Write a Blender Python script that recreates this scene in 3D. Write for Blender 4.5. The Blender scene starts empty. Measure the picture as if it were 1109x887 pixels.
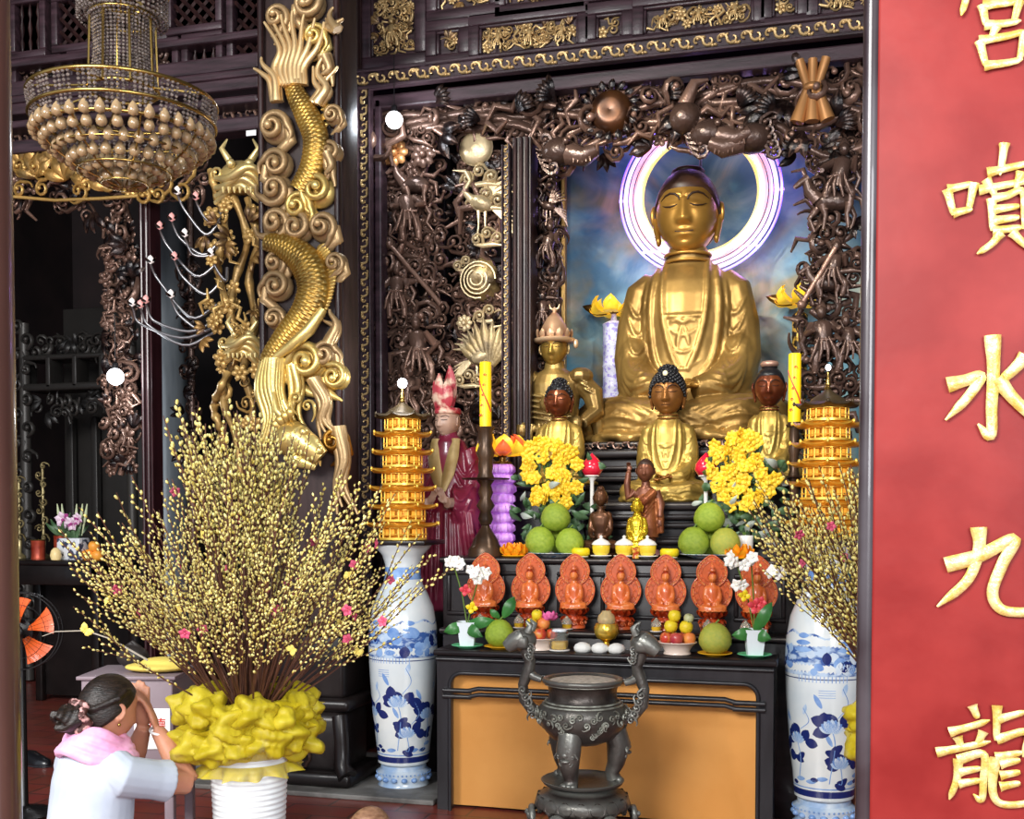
import bpy, bmesh, math, random
import numpy as np
from math import sin, cos, pi, tan, radians, sqrt, atan2, exp
from mathutils import Vector, Matrix, Euler, Quaternion

SC = bpy.context.scene
COL = SC.collection
R = random.Random(7)
FPX = 1200.0
YAW, PIT, SHIFT = radians(15.4), radians(2.0), 0.1429
CAM = Vector((0, 0, 1.6))
FW = Vector((-sin(YAW)*cos(PIT), cos(YAW)*cos(PIT), -sin(PIT)))
RT = Vector((cos(YAW), sin(YAW), 0))
UP = Vector((-sin(YAW)*sin(PIT), cos(YAW)*sin(PIT), cos(PIT)))


def at(px, py, Y):
    """point of the place seen at that spot of the photograph, on the vertical plane y = Y"""
    d = FW + RT*((px-554.5)/FPX) + UP*((443.5-py)/FPX + SHIFT*1109/FPX)
    return CAM + d*(Y/d.y)


def ppm(px, Y):
    d = FW + RT*((px-554.5)/FPX)
    return FPX/(Y/d.y)


# ---------------------------------------------------------------- mesh building
def V3(v):
    return np.array(v, dtype=float)


class MB:
    def __init__(s):
        s.v, s.f, s.n = [], [], 0

    def add(s, v, f, M=None):
        v = np.asarray(v, float)
        if M is not None:
            M = np.array(M)
            v = v @ M[:3, :3].T + M[:3, 3]
        s.v.append(v)
        n = s.n
        s.f.extend([[i+n for i in q] for q in f])
        s.n += len(v)
        return s

    def put(s, mb, M=None):
        if mb.n:
            s.add(np.vstack(mb.v), mb.f, M)
        return s

    def verts(s):
        return np.vstack(s.v)

    def warp(s, fn):
        s.v = [np.array([fn(p) for p in s.verts()])]
        return s

    # --- primitives
    def box(s, c, d, M=None, bev=0.0):
        x, y, z = [q/2 for q in d]
        if bev <= 0:
            v = [(-x, -y, -z), (x, -y, -z), (x, y, -z), (-x, y, -z), (-x, -y, z), (x, -y, z), (x, y, z), (-x, y, z)]
            f = [(0, 3, 2, 1), (4, 5, 6, 7), (0, 1, 5, 4), (1, 2, 6, 5), (2, 3, 7, 6), (3, 0, 4, 7)]
            v = np.array(v) + V3(c)
        else:
            bm = bmesh.new()
            bmesh.ops.create_cube(bm, size=1)
            for q in bm.verts:
                q.co = Vector((q.co.x*d[0], q.co.y*d[1], q.co.z*d[2]))
            bmesh.ops.bevel(bm, geom=bm.edges[:], offset=min(bev, min(d)*.49), segments=2, profile=.5, affect='EDGES')
            bm.verts.index_update()
            v = np.array([q.co for q in bm.verts]) + V3(c)
            f = [[q.index for q in p.verts] for p in bm.faces]
            bm.free()
        return s.add(v, f, M)

    def lathe(s, prof, n=24, c=(0, 0, 0), M=None, mod=None):
        v, f = [], []
        k = len(prof)
        for r, z in prof:
            for i in range(n):
                a = 2*pi*i/n
                q = r if mod is None else mod(r, z, a)
                v.append((c[0]+q*cos(a), c[1]+q*sin(a), c[2]+z))
        for j in range(k-1):
            for i in range(n):
                i2 = (i+1) % n
                f.append((j*n+i, j*n+i2, (j+1)*n+i2, (j+1)*n+i))
        if prof[0][0] > 1e-5:
            f.append(tuple(range(n-1, -1, -1)))
        if prof[-1][0] > 1e-5:
            f.append(tuple((k-1)*n+i for i in range(n)))
        return s.add(v, f, M)

    def tube(s, path, rad, n=6, M=None, flat=None, caps=True, nrm=None):
        """tube along path; flat=(a,b) scales the section along the frame axes"""
        P = [Vector(p) for p in path]
        k = len(P)
        if not hasattr(rad, '__len__'):
            rad = [rad]*k
        T = []
        for i in range(k):
            t = P[min(i+1, k-1)]-P[max(i-1, 0)]
            T.append(t.normalized() if t.length > 1e-9 else Vector((0, 0, 1)))
        a = Vector(nrm) if nrm is not None else (Vector((0, 1, 0)) if abs(T[0].y) < .9 else Vector((1, 0, 0)))
        fa, fb = flat or (1, 1)
        v, f = [], []
        for i in range(k):
            b = T[i].cross(a)
            if b.length < 1e-6:
                b = T[i].orthogonal()
            b.normalize()
            a = b.cross(T[i]).normalized()
            for j in range(n):
                w = 2*pi*j/n
                v.append(P[i] + a*(cos(w)*rad[i]*fa) + b*(sin(w)*rad[i]*fb))
        for i in range(k-1):
            for j in range(n):
                j2 = (j+1) % n
                f.append((i*n+j, i*n+j2, (i+1)*n+j2, (i+1)*n+j))
        if caps:
            f.append(tuple(range(n-1, -1, -1)))
            f.append(tuple((k-1)*n+i for i in range(n)))
        return s.add(v, f, M)

    def ell(s, c, r, rot=None, nu=10, nv=7, M=None):
        if not hasattr(r, '__len__'):
            r = (r, r, r)
        v, f = [(0, 0, -1)], []
        for j in range(1, nv):
            t = -pi/2+pi*j/nv
            for i in range(nu):
                a = 2*pi*i/nu
                v.append((cos(t)*cos(a), cos(t)*sin(a), sin(t)))
        v.append((0, 0, 1))
        L = len(v)-1
        for i in range(nu):
            f.append((0, 1+(i+1) % nu, 1+i))
            f.append((L, L-nu+i, L-nu+(i+1) % nu))
        for j in range(nv-2):
            for i in range(nu):
                i2 = (i+1) % nu
                f.append((1+j*nu+i, 1+j*nu+i2, 1+(j+1)*nu+i2, 1+(j+1)*nu+i))
        v = np.array(v)*V3(r)
        if rot is not None:
            Q = np.array(Euler(rot).to_matrix()) if len(rot) == 3 and not isinstance(rot, Matrix) else np.array(rot.to_3x3())
            v = v @ Q.T
        return s.add(v+V3(c), f, M)

    def prism(s, pts, y0, y1, M=None):
        """outline in the xz plane, extruded along y (y0 front .. y1 back)"""
        n = len(pts)
        v = [(x, y0, z) for x, z in pts]+[(x, y1, z) for x, z in pts]
        f = [tuple(range(n)), tuple(range(2*n-1, n-1, -1))]
        for i in range(n):
            j = (i+1) % n
            f.append((i, i+n, j+n, j))
        return s.add(v, f, M)

    def grid(s, fn, nu, nv, M=None, closed=False, thick=0.0):
        v = [fn(i/(nu-1 if not closed else nu), j/(nv-1)) for j in range(nv) for i in range(nu)]
        f = []
        for j in range(nv-1):
            for i in range(nu if closed else nu-1):
                i2 = (i+1) % nu
                f.append((j*nu+i, j*nu+i2, (j+1)*nu+i2, (j+1)*nu+i))
        return s.add(v, f, M)


def Tm(loc=(0, 0, 0), rot=(0, 0, 0), sc=1.0):
    S = Matrix.Diagonal((*((sc,)*3 if not hasattr(sc, '__len__') else sc), 1))
    return Matrix.Translation(loc) @ Euler(rot).to_matrix().to_4x4() @ S


def aim(p, d, roll=0.0, sc=1.0):
    """matrix that takes local +z to direction d at p"""
    q = Vector(d).normalized().to_track_quat('Z', 'Y')
    S = Matrix.Diagonal((*((sc,)*3 if not hasattr(sc, '__len__') else sc), 1))
    return Matrix.Translation(p) @ q.to_matrix().to_4x4() @ Matrix.Rotation(roll, 4, 'Z') @ S


def mesh_of(name, mb, mat, smooth=True, ang=66):
    me = bpy.data.meshes.new(name)
    if isinstance(mb, bpy.types.Mesh):
        me = mb
    else:
        me.from_pydata([tuple(p) for p in mb.verts()] if mb.n else [], [], mb.f)
        me.update()
    if not me.materials:
        me.materials.append(mat)
    if smooth:
        me.polygons.foreach_set('use_smooth', [True]*len(me.polygons))
        if ang:
            me.set_sharp_from_angle(angle=radians(ang))
    return me


def link(name, me, parent=None, loc=None, rot=None):
    o = bpy.data.objects.new(name, me)
    COL.objects.link(o)
    if parent is not None:
        o.parent = parent
    if loc is not None:
        o.location = loc
    if rot is not None:
        o.rotation_euler = rot
    return o


def obj(name, mb, mat, parent=None, smooth=True, ang=66, loc=None, rot=None, label=None):
    o = link(name, mesh_of(name, mb, mat, smooth, ang), parent, loc, rot)
    if label:
        o['label'] = label
    return o


def tag(o, label, cat, group=None, kind=None):
    o['label'] = label
    o['category'] = cat
    if group:
        o['group'] = group
    o['kind'] = kind or 'thing'
    return o


def thing(name, label, cat, loc=(0, 0, 0), rz=0.0, group=None):
    o = bpy.data.objects.new(name, None)
    COL.objects.link(o)
    o.empty_display_size = .05
    o.location = loc
    o.rotation_euler = (0, 0, rz)
    return tag(o, label, cat, group)


def struct(name, mb, mat, smooth=False, ang=42, parent=None):
    o = obj(name, mb, mat, parent, smooth, ang)
    if parent is None:
        o['kind'] = 'structure'
    return o


def kids(o):
    return [c for c in COL.objects if c.parent == o]


def dup(o, loc=None, rot=None, label=None, group=None, sc=None, parent=None, tree=None):
    c = o.copy()
    COL.objects.link(c)
    if parent is not None:
        c.parent = parent
    if loc is not None:
        c.location = loc
    if rot is not None:
        c.rotation_euler = rot if hasattr(rot, '__len__') else (0, 0, rot)
    if sc is not None:
        c.scale = (sc,)*3 if not hasattr(sc, '__len__') else sc
    if label:
        c['label'] = label
    if group:
        c['group'] = group
    for k in list(o.children):
        dup(k, parent=c)
    return c


def fuse(mb, voxel, it=4, fac=.5, dec=None):
    """one continuous skin over all the overlapping solids of mb"""
    me = bpy.data.meshes.new('skin')
    me.from_pydata([tuple(p) for p in mb.verts()], [], mb.f)
    o = bpy.data.objects.new('skin', me)
    COL.objects.link(o)
    m = o.modifiers.new('r', 'REMESH')
    m.mode = 'VOXEL'
    m.voxel_size = voxel
    if it:
        m = o.modifiers.new('s', 'SMOOTH')
        m.iterations = it
        m.factor = fac
    if dec:
        m = o.modifiers.new('d', 'DECIMATE')
        m.ratio = dec
    dg = bpy.context.evaluated_depsgraph_get()
    out = bpy.data.meshes.new_from_object(o.evaluated_get(dg))
    bpy.data.objects.remove(o)
    bpy.data.meshes.remove(me)
    return out


def fobj(name, mb, voxel, mat, parent=None, it=4, loc=None, rot=None, label=None, dec=None):
    return obj(name, fuse(mb, voxel, it, dec=dec), mat, parent, True, None, loc, rot, label)


# ---------------------------------------------------------------- materials
def s2l(c):
    return tuple((x/12.92 if x <= .04045 else ((x+.055)/1.055)**2.4) for x in c)


def hexc(h):
    return s2l(tuple(int(h[i:i+2], 16)/255 for i in (0, 2, 4)))


def mat(name, col, rough=.5, metal=0.0, col2=None, scale=8.0, mix=(.35, .65), bump=0.0, bscale=60.0, emit=None, estr=0.0,
        worn_glint=None, wpos=(.5, .58), spec=.5, trans=0.0, coat=0.0, sss=0.0, alpha=1.0, stretch=None, detail=4.0, rough2=None, rand=0.0, ior=1.45):
    m = bpy.data.materials.new(name)
    m.use_nodes = True
    nt = m.node_tree
    N, L = nt.nodes, nt.links
    b = N['Principled BSDF']
    c = hexc(col) if isinstance(col, str) else col
    b.inputs['Base Color'].default_value = (*c, 1)
    b.inputs['Roughness'].default_value = rough
    b.inputs['Metallic'].default_value = metal
    b.inputs['Specular IOR Level'].default_value = spec
    b.inputs['Transmission Weight'].default_value = trans
    b.inputs['Coat Weight'].default_value = coat
    b.inputs['Alpha'].default_value = alpha
    b.inputs['IOR'].default_value = ior
    if sss:
        b.inputs['Subsurface Weight'].default_value = sss
        b.inputs['Subsurface Radius'].default_value = (.02, .01, .006)
    tc = N.new('ShaderNodeTexCoord')
    src = tc.outputs['Object']
    if stretch:
        mp = N.new('ShaderNodeMapping')
        mp.inputs['Scale'].default_value = stretch
        L.new(src, mp.inputs['Vector'])
        src = mp.outputs['Vector']
    last = None
    if col2 is not None:
        nz = N.new('ShaderNodeTexNoise')
        nz.inputs['Scale'].default_value = scale
        nz.inputs['Detail'].default_value = detail
        L.new(src, nz.inputs['Vector'])
        mr = N.new('ShaderNodeMapRange')
        mr.inputs['From Min'].default_value = mix[0]
        mr.inputs['From Max'].default_value = mix[1]
        L.new(nz.outputs['Fac'], mr.inputs['Value'])
        mx = N.new('ShaderNodeMix')
        mx.data_type = 'RGBA'
        mx.inputs['A'].default_value = (*c, 1)
        c2 = hexc(col2) if isinstance(col2, str) else col2
        mx.inputs['B'].default_value = (*c2, 1)
        L.new(mr.outputs['Result'], mx.inputs['Factor'])
        last = mx.outputs['Result']
        if rough2 is not None:
            r2 = N.new('ShaderNodeMapRange')
            r2.inputs['To Min'].default_value = rough
            r2.inputs['To Max'].default_value = rough2
            L.new(mr.outputs['Result'], r2.inputs['Value'])
            L.new(r2.outputs['Result'], b.inputs['Roughness'])
    if worn_glint is not None:      # raised edges lightened: leftover gilding, and highlights painted into the colour
        g = N.new('ShaderNodeNewGeometry')
        mr = N.new('ShaderNodeMapRange')
        mr.inputs['From Min'].default_value = wpos[0]
        mr.inputs['From Max'].default_value = wpos[1]
        L.new(g.outputs['Pointiness'], mr.inputs['Value'])
        mx = N.new('ShaderNodeMix')
        mx.data_type = 'RGBA'
        mx.inputs['A'].default_value = (*c, 1)
        if last is not None:
            L.new(last, mx.inputs['A'])
        mx.inputs['B'].default_value = (*(hexc(worn_glint) if isinstance(worn_glint, str) else worn_glint), 1)
        L.new(mr.outputs['Result'], mx.inputs['Factor'])
        last = mx.outputs['Result']
    if rand:
        oi = N.new('ShaderNodeObjectInfo')
        hs = N.new('ShaderNodeHueSaturation')
        mr = N.new('ShaderNodeMapRange')
        mr.inputs['To Min'].default_value = 1-rand
        mr.inputs['To Max'].default_value = 1+rand
        L.new(oi.outputs['Random'], mr.inputs['Value'])
        L.new(mr.outputs['Result'], hs.inputs['Value'])
        hs.inputs['Color'].default_value = (*c, 1)
        if last is not None:
            L.new(last, hs.inputs['Color'])
        last = hs.outputs['Color']
    if last is not None:
        L.new(last, b.inputs['Base Color'])
    if bump:
        nz = N.new('ShaderNodeTexNoise')
        nz.inputs['Scale'].default_value = bscale
        nz.inputs['Detail'].default_value = 3
        L.new(src, nz.inputs['Vector'])
        bp = N.new('ShaderNodeBump')
        bp.inputs['Strength'].default_value = bump
        bp.inputs['Distance'].default_value = .01
        L.new(nz.outputs['Fac'], bp.inputs['Height'])
        L.new(bp.outputs['Normal'], b.inputs['Normal'])
    if emit is not None:
        b.inputs['Emission Color'].default_value = (*(hexc(emit) if isinstance(emit, str) else emit), 1)
        b.inputs['Emission Strength'].default_value = estr
    return m


WOOD = mat('dark_lacquered_wood', '1e1214', .4, col2='36211f', scale=3, stretch=(9, 9, 1), bump=.12, bscale=30, coat=.1, spec=.4)
WOODH = mat('dark_lacquered_wood_across', '281c20', .4, col2='443138', scale=3, stretch=(1, 9, 9), bump=.12, bscale=30, coat=.1, spec=.4)
WOODB = mat('near_black_lacquered_wood', '120e0e', .34, col2='1f1918', scale=4, bump=.08, bscale=30, coat=.1, spec=.35)
BRZ = mat('dark_bronzed_carving', '110a0b', .28, .4, col2='362622', scale=11, mix=(.48, .70), worn_glint='957464', wpos=(.54, .66), bump=.4, bscale=45)
BRZD = mat('darkest_carving', '0d0808', .27, .35, col2='281d1c', scale=9, mix=(.45, .75), worn_glint='6a5248', wpos=(.53, .68), bump=.35, bscale=45)
GILT = mat('worn_gilt_carving', '3a2614', .36, .5, col2='94692f', scale=9, mix=(.4, .62), worn_glint='d8b066', wpos=(.5, .64), bump=.35, bscale=45)
GOLD = mat('pagoda_lit_gold', 'b98b3c', .34, .85, col2='8a5f26', scale=4, mix=(.45, .7), bump=.08, bscale=40)
GOLDB = mat('bright_gold_leaf', 'e2b64c', .3, .85, col2='b98832', scale=6, mix=(.45, .7), bump=.06, bscale=50)
WHITE = mat('white_glazed_ceramic', 'eef0f0', .25, coat=.3)
BLACK = mat('black_lacquer', '0c0a0b', .35)
# ================================================================ the setting
def brick_mat(name, c1, c2, cm, sx, sy, rough=.35, mortar=.012):
    m = bpy.data.materials.new(name)
    m.use_nodes = True
    nt = m.node_tree
    N, L = nt.nodes, nt.links
    b = N['Principled BSDF']
    tc = N.new('ShaderNodeTexCoord')
    br = N.new('ShaderNodeTexBrick')
    br.inputs['Color1'].default_value = (*hexc(c1), 1)
    br.inputs['Color2'].default_value = (*hexc(c2), 1)
    br.inputs['Mortar'].default_value = (*hexc(cm), 1)
    br.inputs['Scale'].default_value = 1
    br.inputs['Brick Width'].default_value = sx
    br.inputs['Row Height'].default_value = sy
    br.inputs['Mortar Size'].default_value = mortar
    L.new(tc.outputs['Object'], br.inputs['Vector'])
    nz = N.new('ShaderNodeTexNoise')
    nz.inputs['Scale'].default_value = 5
    L.new(tc.outputs['Object'], nz.inputs['Vector'])
    mx = N.new('ShaderNodeMix')
    mx.data_type = 'RGBA'
    mx.blend_type = 'MULTIPLY'
    mx.inputs['Factor'].default_value = .5
    L.new(br.outputs['Color'], mx.inputs['A'])
    L.new(nz.outputs['Color'], mx.inputs['B'])
    L.new(mx.outputs['Result'], b.inputs['Base Color'])
    b.inputs['Roughness'].default_value = rough
    bp = N.new('ShaderNodeBump')
    bp.inputs['Strength'].default_value = .3
    bp.inputs['Distance'].default_value = .004
    L.new(br.outputs['Fac'], bp.inputs['Height'])
    bp.invert = True
    L.new(bp.outputs['Normal'], b.inputs['Normal'])
    return m


TILE = brick_mat('dark_red_floor_tile', '8f4238', '9d4d42', '5a3a34', .4, .2, .3, .008)
STONE = mat('worn_grey_stone', '8d8a84', .55, col2='5e5a56', scale=6, bump=.2, bscale=40)
WALLD = mat('dark_hall_wall', '1b1517', .6, col2='2a1f20', scale=2)
CEILM = mat('dark_wood_ceiling', '221a19', .7, col2='33261f', scale=3, stretch=(1, 12, 1))

XL, XR, YF, YB, ZC = -9.0, 4.2, -6.0, 12.0, 6.4
struct('floor', MB().box(((XL+XR)/2, (YF+YB)/2, -.05), (XR-XL+.4, YB-YF+.4, .1)), TILE)
struct('ceiling', MB().box(((XL+XR)/2, (2+YB)/2, ZC+.05), (XR-XL+.4, YB-2+.4, .1)), CEILM)
struct('wall_back', MB().box(((XL+XR)/2, YB+.1, ZC/2), (XR-XL+.4, .2, ZC)), WALLD)
struct('wall_left', MB().box((XL-.1, (2+YB)/2, ZC/2), (.2, YB-2, ZC)), WALLD)
struct('wall_right', MB().box((XR+.1, (2+YB)/2, ZC/2), (.2, YB-2, ZC)), WALLD)


def A2(px, Y):
    return at(px, 500, Y).x


def zat(px, py, Y):
    return at(px, py, Y).z


# ---- framing of the altar niche (plane Y = 7)
NY = 7.0
nx0, nx1 = A2(396, NY), A2(952, NY)            # inside edges of the niche opening
nz1 = zat(660, 63, NY) - .10                      # underside of the gilt lintel strip
PAINT = None


def moulded_post(x0, x1, y, z0, z1, dep=.16, n=3):
    """post with reeded mouldings, front face towards -y"""
    mb = MB()
    w = x1-x0
    mb.box(((x0+x1)/2, y+dep/2, (z0+z1)/2), (w, dep, z1-z0))
    for i in range(n):
        cx = x0+w*(i+.5)/n
        mb.box((cx, y-.008, (z0+z1)/2), (w/n*.55, .04, z1-z0), bev=.012)
    return mb


xo = A2(372, NY)
post = moulded_post(xo, nx0-.005, NY-.03, 0, ZC, .3, 3)
struct('trim_1', post, WOOD)
struct('trim_2', moulded_post(nx1, nx1+.25, NY-.03, 0, ZC, .3, 3), WOOD)
# gilt carved strips of the niche frame
GSTR = mat('gilt_carved_strip', '3a2416', .38, .5, col2='d8b070', scale=26, mix=(.5, .62), bump=1.0, bscale=34)


def carved_strip(mb, p0, p1, w, y, R_):
    """small running scroll relief along a straight strip between p0 and p1 (x,z)"""
    x0, z0 = p0
    x1, z1 = p1
    L = sqrt((x1-x0)**2+(z1-z0)**2)
    n = int(L/(w*.8))
    ux, uz = (x1-x0)/L, (z1-z0)/L
    for i in range(n):
        t = (i+.5)/n*L
        c = (x0+ux*t, y, z0+uz*t)
        sgn = 1 if i % 2 else -1
        pts = []
        for k in range(9):
            a = k/8*4.6
            r = w*.42*(1-k/11)
            du, dv = r*cos(a)*sgn, r*sin(a)*sgn
            pts.append((c[0]+ux*du-uz*dv, y-.004-.012*k/8, c[2]+uz*du+ux*dv))
        mb.tube(pts, [w*.11*(1-.4*k/8) for k in range(9)], 5)
        mb.ell((c[0]-uz*w*.25*sgn, y, c[2]+ux*w*.25*sgn), (w*.16, .012, w*.16), nu=6, nv=4)
        for q in (-1, 1):
            e = (c[0]+ux*w*.4*q-uz*w*.30*q*sgn, y, c[2]+uz*w*.4*q+ux*w*.30*q*sgn)
            mb.ell(e, (w*.17, .014, w*.10), (0, R.uniform(-1, 1), 0), 7, 5)
            mb.ell((e[0]-ux*w*.2, y, e[2]-uz*w*.2), (w*.10, .014, w*.15), (0, R.uniform(-1, 1), 0), 7, 5)


STRIPM = mat('browned_gilt_strip', '5a3c22', .38, .45, col2='a87e48', scale=16, mix=(.4, .65), worn_glint='d8b880', wpos=(.52, .64))


def strip(name, p0, p1, w, y):
    fr = MB()
    x0, z0 = p0
    x1, z1 = p1
    hor = abs(x1-x0) > abs(z1-z0)
    c = ((x0+x1)/2, y+.03, (z0+z1)/2)
    L = abs(x1-x0)+abs(z1-z0)
    fr.box(c, (L, .05, w) if hor else (w, .05, L))
    for s in (-1, 1):
        o = s*w*.5
        fr.box((c[0]+(0 if hor else o), y, c[2]+(o if hor else 0)), (L, .05, w*.18) if hor else (w*.18, .05, L), bev=.006)
    o = struct(name, fr, WOODH)
    mb = MB()
    carved_strip(mb, p0, p1, w*.8, y, R)
    obj('strip_carving', mb, STRIPM, o)
    return o


sw = .085
strip('trim_3', (nx0+.03, .9), (nx0+.03, nz1+.1), sw, NY-.07)
strip('trim_4', (nx0-.01, nz1+.1), (nx1+.3, nz1+.1), .11, NY-.09)
# second narrower dark frame inside
struct('trim_5', MB().box((nx0+.10, NY+.05, (.9+nz1)/2), (.05, .12, nz1-.9), bev=.012).box(((nx0+nx1)/2, NY+.05, nz1-.02), (nx1-nx0, .12, .09), bev=.012), WOODH)
# inner post between the side bay and the shrine
ix0, ix1 = A2(556, NY), A2(575, NY)
struct('trim_6', moulded_post(ix0, ix1, NY-.02, .9, zat(560, 150, NY), .2, 3), WOOD)
strip('trim_7', (A2(551, NY), .9), (A2(551, NY), zat(551, 160, NY)), .045, NY-.06)
# frame of the painting
struct('trim_8', MB().box((A2(611, 8.1), 8.08, 2.6), (.035, .06, 3.4), bev=.008), GILT)
struct('trim_9', MB().box((A2(600, 8.1), 8.1, 2.6), (.10, .1, 3.4), bev=.02), WOOD)

# painted panel behind the large statue: blue sky with clouds and hills
def painting_mat():
    m = bpy.data.materials.new('painted_sky_backdrop')
    m.use_nodes = True
    nt = m.node_tree
    N, L = nt.nodes, nt.links
    b = N['Principled BSDF']
    b.inputs['Roughness'].default_value = .5
    tc = N.new('ShaderNodeTexCoord')
    def nz(sc, det, off, dist=.6):
        mp = N.new('ShaderNodeMapping')
        mp.inputs['Location'].default_value = off
        n = N.new('ShaderNodeTexNoise')
        n.inputs['Scale'].default_value = sc
        n.inputs['Detail'].default_value = det
        n.inputs['Distortion'].default_value = dist
        L.new(tc.outputs['Object'], mp.inputs['Vector'])
        L.new(mp.outputs['Vector'], n.inputs['Vector'])
        return n.outputs['Fac']
    def ramp(fac, stops):
        r = N.new('ShaderNodeValToRGB')
        e = r.color_ramp.elements
        while len(e) < len(stops):
            e.new(.5)
        for q, (p, c) in zip(e, stops):
            q.position = p
            q.color = (*hexc(c), 1)
        L.new(fac, r.inputs['Fac'])
        return r.outputs['Color']
    def mixc(f, a, bb):
        x = N.new('ShaderNodeMix')
        x.data_type = 'RGBA'
        L.new(f, x.inputs['Factor'])
        L.new(a, x.inputs['A'])
        L.new(bb, x.inputs['B'])
        return x.outputs['Result']
    sky = ramp(nz(2.6, 6, (0, 0, 0)), [(.3, '2c5a78'), (.45, '4f86a0'), (.57, '86b0b8'), (.7, 'c9cdb8')])
    hill = ramp(nz(2.5, 6, (5, 0, 3), 1.2), [(.3, '3c5a4a'), (.5, '8f8a66'), (.65, 'b9a483'), (.8, '59503f')])
    mk = N.new('ShaderNodeMapRange')
    mk.inputs['From Min'].default_value = .50
    mk.inputs['From Max'].default_value = .62
    L.new(nz(1.3, 4, (2, 1, 7)), mk.inputs['Value'])
    L.new(mixc(mk.outputs['Result'], sky, hill), b.inputs['Base Color'])
    return m


pb = thing('sky_painting', 'large blue painted sky and cloud backdrop behind the big seated golden statue', 'painting')
px0, px1 = A2(612, 8.12), A2(965, 8.12)
obj('painted_panel', MB().box(((px0+px1)/2, 8.16, 2.75), (px1-px0, .04, 3.5)), painting_mat(), pb)
obj('panel_edge', MB().box(((px0+px1)/2, 8.14, 4.51), (px1-px0, .08, .05), bev=.01).box(((px0+px1)/2, 8.14, .98), (px1-px0, .08, .05), bev=.01), WOODH, pb)
# dark inner walls of the niche
struct('wall_niche', MB().box(((nx0+nx1)/2, 8.6, ZC/2), (nx1-nx0+1.2, .1, ZC)), WALLD)
struct('wall_niche_side', MB().box((nx0-.25, 7.9, ZC/2), (.1, 1.4, ZC)).box((nx1+.4, 7.9, ZC/2), (.1, 1.4, ZC)), WALLD)
# faint wooden rails seen between the carvings of the side bay
lm = MB()
for z in np.arange(1.6, 4.4, .28):
    lm.box((A2(480, 8.2), 8.2, z), (1.3, .04, .05), bev=.008)
for i in range(5):
    lm.box((A2(480, 8.2)-.6+.3*i, 8.23, 2.9), (.03, .03, 3.0))
struct('trim_10', lm, WOODH)

# ---- frieze of framed panels over the niche
fz0 = nz1+.17
fr = MB()
fr.box(((xo+nx1)/2+.2, NY+.10, (fz0+ZC)/2), (nx1-xo+.8, .12, ZC-fz0))
for (a, b_) in ((70, .05), (0, .0)):
    pass
struct('wall_frieze', fr, WOODH)
RELF = mat('gilt_relief_figures', '3a2418', .38, .45, col2='a07a4a', scale=16, mix=(.45, .68), worn_glint='e8c78c', wpos=(.52, .64))


def frame_box(x0, x1, z0, z1, y, w, d=.05):
    mb = MB()
    mb.box(((x0+x1)/2, y, z1-w/2), (x1-x0, d, w), bev=.008)
    mb.box(((x0+x1)/2, y, z0+w/2), (x1-x0, d, w), bev=.008)
    mb.box((x0+w/2, y, (z0+z1)/2), (w, d, z1-z0-2*w), bev=.008)
    mb.box((x1-w/2, y, (z0+z1)/2), (w, d, z1-z0-2*w), bev=.008)
    return mb


# ---------------------------------------------------------------- carving motifs (built in the xz plane, facing -y)
def scroll(mb, M, r, th, turns=1.35, tail=1.2, n=15, sides=6, sg=1):
    pts, rad = [], []
    k = 5
    for i in range(k):
        t = i/k
        pts.append((sg*(r+r*.25*sin(t*pi)), 0, -r*tail*(1-t)))
        rad.append(th*(.35+.65*t))
    for i in range(n):
        t = i/(n-1)
        a = turns*2*pi*t
        q = r*(1-t*.8)
        pts.append((sg*q*cos(a), -.55*r*t, q*sin(a)))
        rad.append(th*(1.05-.45*t))
    mb.tube(pts, rad, sides, M, flat=(1.0, .8))
    e = pts[-1]
    mb.ell(e, th*.95, nu=6, nv=4, M=M)


def leafm(mb, M, L, w, bend=.3):
    def fn(u, v):
        x = (u-.5)*2*w*sin(pi*min(1, .04+v*.96))**.8
        return (x, -L*bend*sin(v*pi*.8)-.25*w*(1-abs(u-.5)*2), v*L)
    def fb(u, v):
        p = fn(u, v)
        return (p[0], p[1]+.25*w, p[2])
    mb.grid(fn, 5, 7, M)
    mb.grid(lambda u, v: fb(1-u, v), 5, 7, M)


def flowerm(mb, M, r, n=6):
    for i in range(n):
        a = 2*pi*i/n
        mb.ell((r*.6*cos(a), -.1*r, r*.6*sin(a)), (r*.42, r*.2, r*.34), (0, -a, 0), 7, 5, M)
    mb.ell((0, -.25*r, 0), r*.3, nu=7, nv=5, M=M)


def cloudm(mb, M, r):
    for i in range(3):
        a = pi*(.1+.4*i)
        N_ = M @ Tm((r*.8*cos(a), 0, r*.6*sin(a)), (0, R.uniform(-.6, .6), 0))
        scroll(mb, N_, r*.45, r*.16, 1.4, .8, 14, 6, R.choice((1, -1)))
    mb.tube([(-r, 0, -.1*r), (-.3*r, .0, -.25*r), (.4*r, 0, -.2*r), (1.3*r, 0, -.35*r)], [r*.1, r*.2, r*.2, r*.04], 6, M)


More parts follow.
